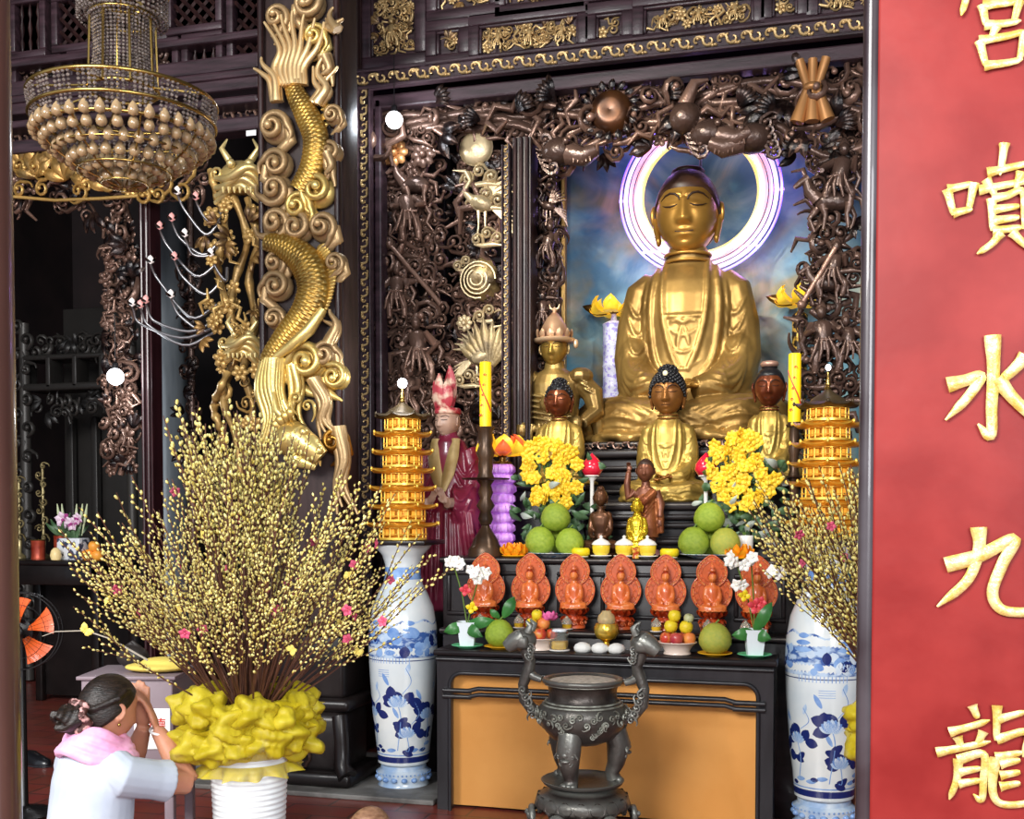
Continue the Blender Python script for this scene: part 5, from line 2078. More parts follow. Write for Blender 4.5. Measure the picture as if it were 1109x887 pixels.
def fruit(kind, label, loc, r, m, group):
    t = thing(kind, label, 'fruit', loc, 0, group)
    t.rotation_euler = (R.uniform(-.3, .3), R.uniform(-.3, .3), R.uniform(0, 6))
    obj('fruit_skin', MB().put(apple_mb, Matrix.Scale(r, 4)), m, t)
    obj('stalk', MB().tube([(0, 0, 1.5*r), (.003, 0, 1.85*r)], .0025, 5), STEM, t)
    return t


def fruit_bowl(px, lab, fr, nm):
    p = place(px, 5.81, TZ)
    t = thing('fruit_bowl', lab, 'bowl', p)
    obj('bowl_body', MB().lathe([(0, .003), (.065, 0), (.072, .004), (.066, .02), (.078, .045), (.098, .062), (.104, .066), (.098, .068), (.076, .052), (.05, .046), (0, .046)], 36), CRM_, t)
    obj('rim', MB().tube([(.101*cos(a), .101*sin(a), .066) for a in np.linspace(0, 2*pi, 41)], .003, 6), CRM_, t)
    for (kind, label, dx, dy, dz, r, m) in fr:
        fruit(kind, label, (p.x+dx, p.y+dy, TZ+dz), r, m, nm)
    return p


F = lambda *a: a
p = fruit_bowl(583, 'low cream bowl heaped with fruit beside the leafy pomelo', (
    F('peach', 'peach at the front of the first fruit bowl, towards the leafy pomelo', -.045, -.035, .056, .036, APO), F('apple', 'red apple in the middle front of the first fruit bowl', .025, -.05, .056, .038, APR),
    F('apple', 'red apple at the glass jar side of the first fruit bowl', .070, .015, .056, .034, APR), F('peach', 'peach hidden at the back of the first fruit bowl', -.01, .05, .056, .035, APO), F('apple', 'apple at the pomelo side of the first fruit bowl', -.072, .03, .058, .032, APR),
    F('lemon', 'yellow citrus on top of the first fruit bowl, towards the leafy pomelo', -.040, -.005, .112, .033, LEM), F('peach', 'orange peach on top of the first fruit bowl, beneath the pink flower', .025, -.005, .115, .034, APO),
    F('lemon', 'small yellow citrus crowning the first fruit bowl', -.008, .0, .165, .030, LEM)), 'fruit heaped in the first bowl')
fl = thing('pink_carnation', 'pink paper carnation tucked into the top of the first fruit bowl', 'flower', (p.x+.055, p.y+.02, TZ+.165))
b = MB()
for i in range(16):
    a = i*2.4
    leafm(b, Tm((0, 0, .0), (0, 0, a)) @ Tm((0, 0, 0), (.4+.05*i, 0, 0)), .055, .02, .3)
obj('petals', b, mat('hot_pink_paper', 'e46aa4', .6), fl)
obj('calyx', MB().lathe([(0, -.05), (.006, -.04), (.008, -.01), (.014, .0), (0, .004)], 10), STEM, fl)
fruit_bowl(734, 'low cream bowl heaped with fruit between the censer and the leafless pomelo', (
    F('apple', 'red apple at the censer side of the second fruit bowl', -.062, -.025, .056, .035, APR), F('apple', 'dark red apple in the middle front of the second fruit bowl', .0, -.052, .056, .036, mat('crimson_apple_skin', 'a82a3e', .3, col2='d0604a', scale=12, coat=.3)),
    F('peach', 'peach at the front of the second fruit bowl, towards the pomelo', .062, -.02, .056, .035, APO), F('apple', 'apple at the back of the second fruit bowl', .03, .05, .056, .034, APR), F('apple', 'apple at the back of the second bowl, towards the goblet', -.04, .045, .056, .034, APR),
    F('lemon', 'yellow citrus on the second fruit bowl, towards the censer', -.040, -.005, .115, .036, LEM), F('lemon', 'yellow citrus on the second fruit bowl, towards the leafless pomelo', .036, -.008, .115, .036, LEM),
    F('lemon', 'yellow citrus crowning the second fruit bowl', -.018, .0, .172, .034, LEM), F('guava', 'pale green fruit lying on top of the second fruit bowl', .050, .03, .165, .027, GUA)), 'fruit heaped in the second bowl')

# glass jar, three white buns, golden goblet lamp
p = place(606, 5.79, TZ)
t = thing('glass_jar', 'small square glass jar of yellow oil with a floral lid, beside the first fruit bowl', 'jar', p)
obj('jar_saucer', MB().lathe([(0, 0), (.05, 0), (.058, .006), (.055, .010), (0, .007)], 26), WHT, t)
obj('jar_oil', MB().box((0, 0, .034), (.075, .075, .045), bev=.012), OIL, t)
obj('jar_glass', MB().box((0, 0, .058), (.086, .086, .095), bev=.014), mat('jar_glass', 'eef0e6', .06, trans=.9, ior=1.2), t)
b = MB().lathe([(.040, .106), (.042, .112), (.036, .120), (0, .122)], 22)
obj('jar_lid', b, BLUW, t)
for i, (px, lab) in enumerate(((631, 'small white bun nearest the glass jar'), (650, 'middle one of the three small white buns before the goblet'), (668, 'small white bun nearest the censer handle'))):
    b = MB().lathe([(0, 0), (.034, .0), (.044, .012), (.046, .026), (.038, .042), (.018, .052), (0, .054)], 22, mod=lambda r, z, a: r*(1+.03*cos(a*7)))
    o = obj('white_bun', b, mat('white_dough', 'f1efe8', .6), loc=place(px, 5.775, TZ))
    tag(o, lab, 'bun', 'three white buns')
p = place(657, 5.88, TZ)
GOB = mat('shiny_golden_cup', 'e0a81e', .2, .7, col2='f0d060', scale=18)
t = thing('golden_goblet', 'golden footed goblet lamp with a glass chimney in the middle of the altar table', 'goblet', p)
obj('goblet_foot', MB().lathe([(.055, 0), (.058, .006), (.04, .016), (.018, .03), (.014, .045), (.03, .056)], 28, mod=lambda r, z, a: r*(1+.04*cos(a*10))), GOB, t)
obj('goblet_bowl', MB().lathe([(.014, .052), (.05, .066), (.066, .095), (.066, .125), (.056, .148), (.05, .146), (.058, .12), (0, .11)], 30, mod=lambda r, z, a: r*(1+.03*cos(a*12))), GOB, t)
obj('glass_chimney', MB().lathe([(.045, .148), (.05, .165), (.044, .19), (.028, .205), (.024, .215), (.02, .213), (.03, .195), (.04, .165)], 26), mat('amber_glass', 'f0dca8', .08, trans=.6, ior=1.3), t)

# ---------------------------------------------------------------- orchid pots
PETW = mat('white_orchid_petal', 'f6f3ea', .5, sss=.1)


def blossom(r, n=5, m_centre=None):
    b = MB()
    for i in range(n):
        a = 2*pi*i/n+.3
        b.grid(lambda u, v: (r*(.15+.9*v)*cos(a)+r*.42*(u-.5)*2*sin(pi*min(1, v*.9+.1))*-sin(a), -.10*r-.25*r*sin(v*2.2)+.25*r*abs(u-.5), r*(.15+.9*v)*sin(a)+r*.42*(u-.5)*2*sin(pi*min(1, v*.9+.1))*cos(a)), 5, 6)
        b.grid(lambda u, v: (r*(.15+.9*v)*cos(a)+r*.42*(.5-u)*2*sin(pi*min(1, v*.9+.1))*-sin(a), -.08*r-.25*r*sin(v*2.2)+.25*r*abs(u-.5), r*(.15+.9*v)*sin(a)+r*.42*(.5-u)*2*sin(pi*min(1, v*.9+.1))*cos(a)), 5, 6)
    b.ell((0, -.18*r, 0), r*.2, nu=7, nv=5)
    return b


REDO = mat('red_orchid_petal', 'd8434e', .45)
YELO = mat('yellow_orchid_petal', 'ecd022', .45)


def orchid(px, lab, wh, others, leaves, Y=5.80):
    p = place(px, Y, TZ)
    k = ppm(px, Y)
    plate('green_saucer', 'mint green saucer under the %s' % lab[0], p, .088, GRNP)
    t = thing('orchid_pot', lab[1], 'potted orchid', (p.x, p.y, TZ+.010))
    b = MB()
    v, f = [], []
    for j, (s, z) in enumerate(((.040, 0), (.044, .03), (.056, .13), (.058, .135), (.05, .132), (.045, .11))):
        for i in range(24):
            a = 2*pi*i/24
            q = s/max(abs(cos(a)), abs(sin(a)))**.75
            v.append((q*cos(a), q*sin(a), z))
    for j in range(5):
        for i in range(24):
            f.append((j*24+i, j*24+(i+1) % 24, (j+1)*24+(i+1) % 24, (j+1)*24+i))
    f.append(tuple(range(23, -1, -1)))
    f.append(tuple(5*24+i for i in range(24)))
    b.add(v, f)
    obj('pot', b, mat('white_pot', 'e6eef2', .35, coat=.2), t, rot=(0, 0, .2))
    st = MB()
    z0 = .11
    loc = lambda qx, qy, dy=0: Vector(at(qx, qy, Y+dy))-p-Vector((0, 0, .010))
    for (qx, qy) in (wh[0], wh[-1]):
        e = loc(qx, qy, -.03)
        st.tube([(0, 0, z0), (e.x*.3, -.0, z0+(e.z-z0)*.5), (e.x*.7, -.01, z0+(e.z-z0)*.9), tuple(e)], .004, 6)
    obj('stem', st, STEM, t)
    me = mesh_of('blossom', blossom(.034), PETW)
    for (qx, qy) in wh:
        for d in range(2):
            link('white_blossom', me, t, loc(qx+R.uniform(-4, 4), qy+R.uniform(-3, 3), -.03-.02*d), (R.uniform(-.5, .5), R.uniform(0, 6), R.uniform(-.6, .6)))
    for (qx, qy, m, r) in others:
        o = obj('orchid_blossom', blossom(r, 4 if m is not PETW else 5), m, t, loc=loc(qx, qy, -.05), rot=(0, .5, .2))
        o['label'] = 'coloured blossom'
    lf = MB()
    for (ang, L, til) in leaves:
        leafm(lf, Tm((0, -.01, .12), (til, ang, 0)), L, .032, .35)
    obj('leaf', lf, LEAF, t)


orchid(506, ('first orchid pot', 'white pot with white, red and yellow orchid blossoms at the candlestick end of the table'), ((486, 609), (494, 607), (502, 611), (510, 620), (517, 617), (525, 622), (521, 626)),
       ((504, 639, REDO, .034), (511, 658, YELO, .034)), ((-1.9, .13, .2), (2.1, .13, .2), (1.4, .16, -.2)))
orchid(818, ('second orchid pot', 'white pot with red and yellow orchid blossoms at the vase end of the table'), ((790, 605), (797, 610), (803, 612), (836, 618), (842, 620), (800, 632), (812, 604)),
       ((818, 656, REDO, .042), (806, 645, YELO, .032), (824, 652, REDO, .03)), ((-1.7, .12, .2), (.5, .18, -.1), (1.9, .10, .3)))

# ---------------------------------------------------------------- things on the upper step
ORW = mat('orange_lotus_wax', 'f4a21c', .45, sss=.25, emit='ff9a10', estr=.06)
for px, lab in ((557, 'orange lotus-shaped candle beside the big candlestick foot'), (800, 'orange lotus-shaped candle at the end of the upper step by the second pomelo stack')):
    t = thing('lotus_candle', lab, 'candle', place(px, 6.29, Z2s), 0, 'orange lotus candles')
    obj('candle_dish', MB().lathe([(0, 0), (.06, 0), (.075, .008), (.07, .012), (0, .008)], 26), YELP, t)
    b = MB()
    for ring, (n, r, tl, L) in enumerate(((10, .045, -.5, .060), (9, .033, -.28, .072), (7, .018, -.12, .078))):
        for i in range(n):
            a = 2*pi*(i+.5*ring)/n
            leafm(b, Tm((r*cos(a), r*sin(a), .010), (0, 0, a-pi/2)) @ Tm((0, 0, 0), (tl, 0, 0)), L, .022, -.25)
    b.ell((0, 0, .03), (.04, .04, .028), nu=12, nv=8)
    obj('petals', b, ORW, t)
for px, lab in ((629, 'small bright yellow cup candle between the first pomelo plate and the lidded cups'), (725, 'small bright yellow cup candle between the lidded cups and the second pomelo plate')):
    t = thing('cup_candle', lab, 'candle', place(px, 6.27, Z2s), 0, 'small yellow cup candles')
    t.scale = (1.15, 1.15, 1.1)
    obj('candle_dish', MB().lathe([(0, 0), (.03, 0), (.04, .006), (.036, .009), (0, .006)], 22), WHT, t)
    obj('wax', MB().lathe([(0, .007), (.036, .008), (.044, .018), (.045, .042), (.038, .052), (0, .05)], 22, mod=lambda r, z, a: r*(1+.03*cos(a*11))), mat('bright_yellow_wax', 'f2d81c', .45, sss=.2), t)
    obj('wick', MB().tube([(0, 0, .048), (0, 0, .062)], .002, 5), BLACK, t)
CUPY = mat('yellow_band_porcelain', 'f0d23a', .3, coat=.4)
for px, lab in ((651, 'lidded white and yellow teacup nearest the dark seated statuette'), (676, 'lidded white and yellow teacup in front of the golden statuette, on its left'), (701, 'lidded white and yellow teacup in front of the golden statuette, on its right')):
    t = thing('lidded_teacup', lab, 'cup', place(px, 6.275, Z2s), 0, 'three lidded teacups')
    t.scale = (1.25, 1.25, 1.3)
    obj('saucer', MB().lathe([(0, 0), (.03, 0), (.05, .010), (.048, .013), (0, .008)], 24), WHT, t)
    obj('cup_body', MB().lathe([(0, .009), (.026, .010), (.038, .025), (.041, .045), (.040, .058), (0, .058)], 24), CUPY, t)
    obj('lid', MB().lathe([(.043, .058), (.044, .062), (.034, .074), (.014, .084), (.006, .088), (.009, .096), (0, .102)], 24), WHT, t)
t = thing('incense_cup', 'tiny red and gold patterned cup between the two right-hand lidded teacups', 'cup', place(688.5, 6.245, Z2s))
obj('cup_body', MB().lathe([(0, 0), (.020, 0), (.022, .01), (.014, .018), (.018, .03), (.024, .05), (.022, .06), (0, .055)], 18), mat('red_gold_porcelain', 'b8451e', .3, col2='e8b84a', scale=50, mix=(.45, .55)), t)
obj('cup_rim', MB().tube([(.022*cos(a), .022*sin(a), .06) for a in np.linspace(0, 2*pi, 21)], .002, 5), GOLDB, t)

# golden statuette, dark statuette and child statue
sm = seated_body(.28, .0036, True, .82, seed=3)
YG = mat('shiny_yellow_gold', 'e8cc3a', .25, .75, col2='c8a020', scale=22)
Hs = at(690, 545, 6.36).z-Z2s
t = buddha('golden_statuette', 'tiny shiny golden seated statuette behind the lidded teacups', .28, place(690, 6.36, Z2s+.06), YG, YG, YG, .004, wide=.8, res=(36, 28), lines=False, hands=False, head_h=.30, hfront=.27, bodymesh=mesh_of('robed_body', sm, YG, True, None))
obj('statuette_base', MB().lathe([(.075, -.06), (.08, -.05), (.065, -.03), (.08, -.005), (.075, 0), (0, 0)], 28, mod=lambda r, z, a: r*(1+.03*cos(a*14))), YG, t)
DBR = mat('dark_bronze_statuette', '4a2f20', .32, .6, col2='6e4a32', scale=12)
pd_ = place(650.5, 6.43, Z2s)
Hd = (at(650, 527, 6.43).z-Z2s-.05)/1.02
t = buddha('ascetic_statuette', 'dark bronze thin seated statuette under the red lotus bud, beside the first bouquet', Hd, (pd_.x, pd_.y, Z2s+.05), DBR, DBR, DBR, .004, wide=.85, res=(36, 28), lines=False, hands=False, thin=True, folds=False, bun=.12)
obj('statuette_base', MB().lathe([(.12, -.05), (.125, -.04), (.11, -.02), (.125, -.004), (.12, 0), (0, 0)], 28), DBR, t)
pc_ = place(699, 6.46, Z2s)
k = ppm(699, 6.46)
Hc = at(697, 496, 6.46).z-Z2s
t = thing('child_statue', 'small standing brown child statue with one arm raised, before the middle statue', 'statue', pc_)
CBR = mat('brown_child_bronze', '5a3424', .32, .35, col2='7d4c36', scale=9)
CRB = mat('copper_red_robe', '743a24', .32, .5, col2='a8683e', scale=9)
m = MB()
m.tube([(-.045, 0, .10), (-.05, 0, .24), (-.05, 0, .40)], [.05, .058, .075], 12)
m.tube([(.05, 0, .10), (.055, 0, .24), (.05, 0, .40)], [.05, .058, .075], 12)
for s in (-1, 1):
    m.ell((s*.05, -.03, .085), (.045, .075, .03), nu=10, nv=7)
loft(m, [(.38, .105, .085, 0), (.46, .10, .08, 0), (.55, .105, .078, 0), (.63, .12, .075, 0), (.69, .09, .06, 0), (.72, .045, .045, 0), (.77, .042, .042, 0)])
m.tube([(-.105, 0, .665), (-.175, -.01, .60), (-.185, -.02, .74), (-.17, -.02, .86)], [.045, .042, .036, .028], 10)
m.tube([(.105, 0, .665), (.155, -.01, .53), (.15, -.04, .40)], [.045, .042, .03], 10)
hm = MB()
hm.put(hand_mb(Matrix.Identity(4), 1, curl=.9), Tm((-.17, -.02, .86), (0, 0, 0), .12))
hm.put(hand_mb(Matrix.Identity(4), -1, curl=.5), Tm((.15, -.04, .40), (pi-.2, 0, 0), .12))
bo = obj('body', fuse(MB().put(m, Matrix.Scale(Hc, 4)).put(hm, Matrix.Scale(Hc, 4)), .0042, 2), CBR, t, ang=None)
rbm = MB()
loft(rbm, [(.20, .135, .10, 0), (.30, .135, .105, 0), (.40, .125, .10, 0), (.50, .115, .092, 0), (.58, .115, .09, 0), (.64, .10, .085, .01)])
rbm.tube([(.09, -.03, .66), (.02, -.095, .58), (-.08, -.085, .48)], [.05, .05, .04], 10)
for i in range(6):
    rbm.tube([(.11-.01*i, -.06, .62-.05*i), (.02-.01*i, -.105, .50-.05*i), (-.09, -.085, .42-.04*i)], .011, 6)
rbm.tube([(.13, -.02, .60), (.15, -.02, .42), (.16, -.02, .24)], [.03, .04, .03], 8)
obj('draped_robe', fuse(MB().put(rbm, Matrix.Scale(Hc, 4)), .0042, 2), CRB, t, ang=None)
hh = .235*Hc
ho = obj('head', head_mb(hh, 48, 36, full=.4), CBR, t, ang=None, loc=(0, -.01*Hc, .87*Hc))
for s in (-1, 1):
    obj('ear', ear_mb(hh, s, False), CBR, ho)
obj('hair', hair_cap(hh, .27, 0, 0), HAIRD, ho)
lb = MB().lathe([(.08, 0), (.10, .012), (.085, .025), (.075, .045), (0, .045)], 24)
for i in range(12):
    a = 2*pi*i/12
    leafm(lb, Tm((.075*cos(a), .075*sin(a), .012), (0, 0, a-pi/2)) @ Tm((0, 0, 0), (-1.0, 0, 0)), .06, .02, -.3)
obj('lotus_foot', lb, mat('dusky_pink_lotus', '8a4350', .4, col2='b08080', scale=20), t)

# red lotus buds on little stands
RDB = mat('glossy_red_bud', 'cc1f38', .2, coat=.6, emit='ff2040', estr=.06)
for px, lab in ((641, 'red lotus-bud lamp above the dark statuette, beside the first yellow bouquet'), (764, 'red lotus-bud lamp beside the second yellow bouquet')):
    Yb = 6.49
    zt = at(px, 512, Yb).z
    t = thing('lotus_bud_lamp', lab, 'lamp', place(px, Yb, Z2s), 0, 'two red lotus bud lamps')
    obj('lamp_stand', MB().lathe([(.04, 0), (.042, .01), (.015, .03), (.012, .2), (.012, zt-Z2s-.05), (.03, zt-Z2s-.03), (.035, zt-Z2s-.02), (0, zt-Z2s-.015)], 20), WHT, t)
    b = MB()
    for i in range(8):
        a = 2*pi*i/8
        leafm(b, Tm((.030*cos(a), .030*sin(a), zt-Z2s-.02), (0, 0, a-pi/2)) @ Tm((0, 0, 0), (.18, 0, 0)), .11, .024, .22)
    b.lathe([(.0, -.025), (.045, -.015), (.066, .018), (.060, .05), (.034, .085), (0, .118)], 20, c=(0, 0, zt-Z2s))
    obj('bud_petals', b, RDB, t)
    obj('bud_calyx', MB().lathe([(.03, -.028), (.045, -.02), (.04, -.005), (0, -.005)], 16, c=(0, 0, zt-Z2s)), WHT, t)
# ---------------------------------------------------------------- candlestick with yellow candle
BRW = mat('brown_turned_brass', '33261d', .3, .5, col2='5c4634', scale=6)
YWX = mat('yellow_candle_wax', 'f5cf1a', .4, sss=.2, emit='ffc400', estr=.10)
RPR = mat('red_candle_print', 'c03a2a', .45)


def candlestick(px, Y, z, H, label, cl, base=1.0):
    t = thing('candlestick', label[0], 'candlestick', place(px, Y, z))
    obj('bell_foot', MB().lathe([(.108*base, 0), (.110*base, .012), (.104*base, .02), (.105*base, .04), (.085*base, .07), (.075*base, .10), (.05*base, .14), (.03, .17), (.022, .19)], 32), BRW, t)
    sb = 1.35 if base == 1 else .85
    s = [(.022, .19)]
    for i in range(8):
        zz = .19+(H-.21)*i/7
        s += [((.024, .030)[i > 3]*sb, zz), ((.042 if i % 2 else .034)*sb, zz+(H-.21)/16)]
    s.append((.044, H-.012))
    s.append((.048, H))
    s.append((0, H))
    obj('turned_stem', MB().lathe(s, 22), BRW, t)
    obj('drip_tray', MB().lathe([(.02, H*.60), (.14*base, H*.60+.004), (.145*base, H*.60+.012), (.02, H*.60+.014)], 36), BRW, t)
    c = thing('yellow_candle', label[1], 'candle', (t.location.x, t.location.y, z+H))
    obj('candle_body', MB().lathe([(.035, 0), (.035, cl-.005), (.03, cl), (0, cl-.008)], 22), YWX, c)
    b = MB()
    q = [(.0365*cos(w_)-.0, -.0365*abs(sin(w_)), cl*(.2+.6*w_/3)) for w_ in np.linspace(.3, 2.8, 14)]
    b.tube(q, .004, 5)
    for i in range(5):
        scroll(b, Tm((-.02+.006*i, -.033, cl*(.2+.15*i))), .010, .003, 1.2, 1, 9, 5)
    obj('candle_print', b, RPR, c)
    obj('wick', MB().tube([(0, 0, cl-.01), (.002, 0, cl+.012)], .002, 5), BLACK, c)


zc0 = at(528, 465, 6.34).z
candlestick(526, 6.34, Z2s, zc0-Z2s, ('tall brown turned candlestick with a wide drip tray at the end of the upper step', 'yellow printed candle on the tall brown candlestick near the red-caped statue'), at(531, 392, 6.34).z-zc0)
zc0 = at(859, 460, 6.5).z
candlestick(859, 6.5, Z2s, zc0-Z2s, ('dark turned candlestick beside the second pagoda', 'slim yellow candle directly beside the second pagoda'), at(859, 383, 6.5).z-zc0, .55)
# purple pleated column with a lotus lamp
PUR = mat('lilac_pleated_paper', 'c07ad8', .5, col2='e2b4ee', scale=18, sss=.1, emit='c060f0', estr=.12)
LOTL = mat('lit_yellow_lotus_petal', 'e8c23c', .35, emit='ffc830', estr=.35, sss=.1)
LOTE = mat('brass_lotus_edge', '7a5a2a', .3, .8)
ORP = mat('orange_lotus_tip', 'e0683a', .4, emit='ff7030', estr=.2)


def lotus(parent, z, s, mats_, n=9, wide=.55):
    for ring in range(2):
        for i in range(n-2*ring):
            a = 2*pi*(i+.5*ring)/(n-2*ring)
            b = MB()
            leafm(b, Tm((s*.25*cos(a), s*.25*sin(a), z), (0, 0, a-pi/2)) @ Tm((0, 0, 0), (-(wide+.22-.42*ring), 0, 0)), s*1.05, s*.42, -.62)
            obj('lotus_petal', b, mats_[(i*(1+ring)) % len(mats_)], parent)
    obj('lotus_cup', MB().lathe([(0, z-.15*s), (.12*s, z-.12*s), (.34*s, z+.02*s), (.32*s, z+.08*s), (0, z+.06*s)], 20), LOTE, parent)


YP = 6.53
p = place(544, YP, Z2s)
zt = at(547, 503, YP).z-Z2s
t = thing('lotus_column_lamp', 'lilac pleated column topped by a glowing yellow and orange lotus, between candlestick and first bouquet', 'lamp', p)
b = MB()
for i in range(9):
    z0, z1 = .02+(zt-.02)*i/9, .02+(zt-.02)*(i+1)/9
    b.lathe([(.060, z0), (.078, z0+.25*(z1-z0)), (.076, z0+.7*(z1-z0)), (.060, z1)], 40, mod=lambda r, z, a: r*(1+.09*cos(a*17+1.7*i)+.05*cos(3*a+i)))
obj('pleated_column', b, PUR, t)
obj('column_foot', MB().lathe([(.085, 0), (.088, .012), (.07, .022), (0, .022)], 26), mat('pale_blue_base', 'a9b4d8', .4), t)
lotus(t, zt+.055, .125, (LOTL, LOTL, ORP), 10, .3)
obj('column_cap', MB().lathe([(.06, zt), (.062, zt+.012), (.02, zt+.02), (.018, zt+.05), (0, zt+.05)], 22), LOTE, t)
# tall patterned columns with yellow lotus beside the largest statue
PAT = mat('blue_lilac_patterned_column', 'd8dcea', .35, col2='9c90d8', scale=45, mix=(.5, .6), emit='b0a8ff', estr=.12)
DGP = mat('dark_gold_fretwork', '241a10', .4, .3, col2='c8a040', scale=24, mix=(.52, .58))
for px, Yc, y1, m, lab, r in ((664, 7.96, 344, PAT, 'white and lilac patterned column with a yellow lotus at the shoulder of the largest statue', .078), (864, 7.93, 334, DGP, 'dark column with gold fretwork and yellow lotus beside the dark rider openwork', .052)):
    z0 = Z5+.0205
    zt = at(px, y1, Yc).z-z0
    t = thing('lotus_pillar_lamp', lab, 'lamp', place(px, Yc, z0))
    s = [(r*1.15, 0), (r*1.15, .02)]
    n = 6
    for i in range(n):
        s += [(r, .02+(zt-.06)*i/n), (r, .02+(zt-.06)*(i+.86)/n), (r*1.06, .02+(zt-.06)*(i+.93)/n)]
    s += [(r*.9, zt-.04), (r*.3, zt-.02), (r*.2, zt+.03), (0, zt+.03)]
    obj('column', MB().lathe(s, 28), m, t)
    lotus(t, zt+.04, .13, (LOTL,), 8, .55)
    for sg in (-1, 1):
        wm = MB()
        leafm(wm, Tm((sg*.05, 0, zt+.03), (0, sg*1.25, 0)), .19, .035, .1)
        obj('outer_petal', wm, LOTE, t)

# ---------------------------------------------------------------- yellow bouquets
YB = mat('golden_yellow_petal', 'f2bc14', .5, col2='f6d23e', scale=20, sss=.1)
DGL = mat('dark_bouquet_leaf', '33512f', .4, col2='5f7d5a', scale=14)
WHB = mat('pale_grey_leaf', 'a9b3a8', .5)
bme = mesh_of('yellow_blossom', MB().put(blossom(.046, 6)).put(blossom(.036, 5), Tm((.01, -.012, .012), (.4, .9, .3))), YB)


def bouquet(pts, px, lab, Y=6.56):
    z0 = Z2s
    b0 = place(px, Y-.06, z0)
    t = thing('flower_bouquet', lab, 'bouquet', b0)
    obj('vase', MB().lathe([(.05, 0), (.06, .02), (.05, .06), (.06, .12), (.055, .13), (0, .12)], 22), WHT, t)
    st = MB()
    for (qx, qy) in pts:
        p = at(qx, qy, Y-.12)-b0
        st.tube([(0, 0, .12), (p.x*.5, p.y*.3, .12+(p.z-.12)*.6), tuple(p)], .003, 5)
        link('yellow_blossom', bme, t, p, (R.uniform(-.5, .4), R.uniform(0, 6), R.uniform(-.7, .7)))
    obj('stems', st, STEM, t)
    lf, lg = MB(), MB()
    for i in range(120):
        qx, qy = px+max(-36 if px < 700 else -46, min(50, R.gauss(0, 27))), R.uniform(500, 590)
        p = at(qx, qy, Y-.07+R.uniform(-.03, .05))-b0
        leafm(lf if R.random() < .72 else lg, Tm(p, (R.uniform(-.8, .8), R.uniform(-1.9, 1.9), R.uniform(-1, 1))), R.uniform(.06, .12), R.uniform(.014, .026), .3)
    obj('foliage', lf, DGL, t)
    obj('pale_foliage', lg, WHB, t)


def cone_pts(cx, y0, y1, w, n):
    o = []
    for i in range(n):
        t_ = (i+.5)/n
        y = y0+(y1-y0)*t_
        o.append((cx+R.uniform(-1, 1)*w*(.18+.82*sin(pi*min(1, .12+.75*t_))), y+R.uniform(-3, 3)))
    return o


bouquet(cone_pts(597, 478, 545, 34, 44), 600, 'bouquet of golden yellow blossoms and dark leaves behind the first pomelo stack')
bouquet(cone_pts(803, 470, 548, 37, 48), 806, 'bouquet of golden yellow blossoms behind the second pomelo stack, before the dark-faced statue')
# ================================================================ vases, pagodas, branches, censer
def multi(name, lst, parent=None, smooth=True, ang=42):
    """one mesh with several materials: [(MB, material)...]"""
    big = MB()
    idx = []
    for i, (mb, m) in enumerate(lst):
        big.put(mb)
        idx += [i]*len(mb.f)
    o = obj(name, big, lst[0][1], parent, smooth, ang)
    for mb, m in lst[1:]:
        o.data.materials.append(m)
    o.data.polygons.foreach_set('material_index', idx)
    return o


PORC = mat('white_blue_porcelain', 'dfe2df', .2, col2='c3ced4', scale=3, coat=.5)
COB = mat('dark_cobalt_glaze', '1c2a66', .2, coat=.6)
MIDB = mat('mid_blue_glaze', '5f86c2', .2, coat=.6, col2='8fb0dc', scale=14)
PALB = mat('pale_blue_glaze', '9db8d8', .2, coat=.5, col2='ccd8e2', scale=8, mix=(.45, .6))
LANDB = mat('blue_landscape_glaze', 'b4c8de', .2, coat=.5, col2='3a5c9c', scale=17, mix=(.42, .55), detail=6, stretch=(1, 1, 2))


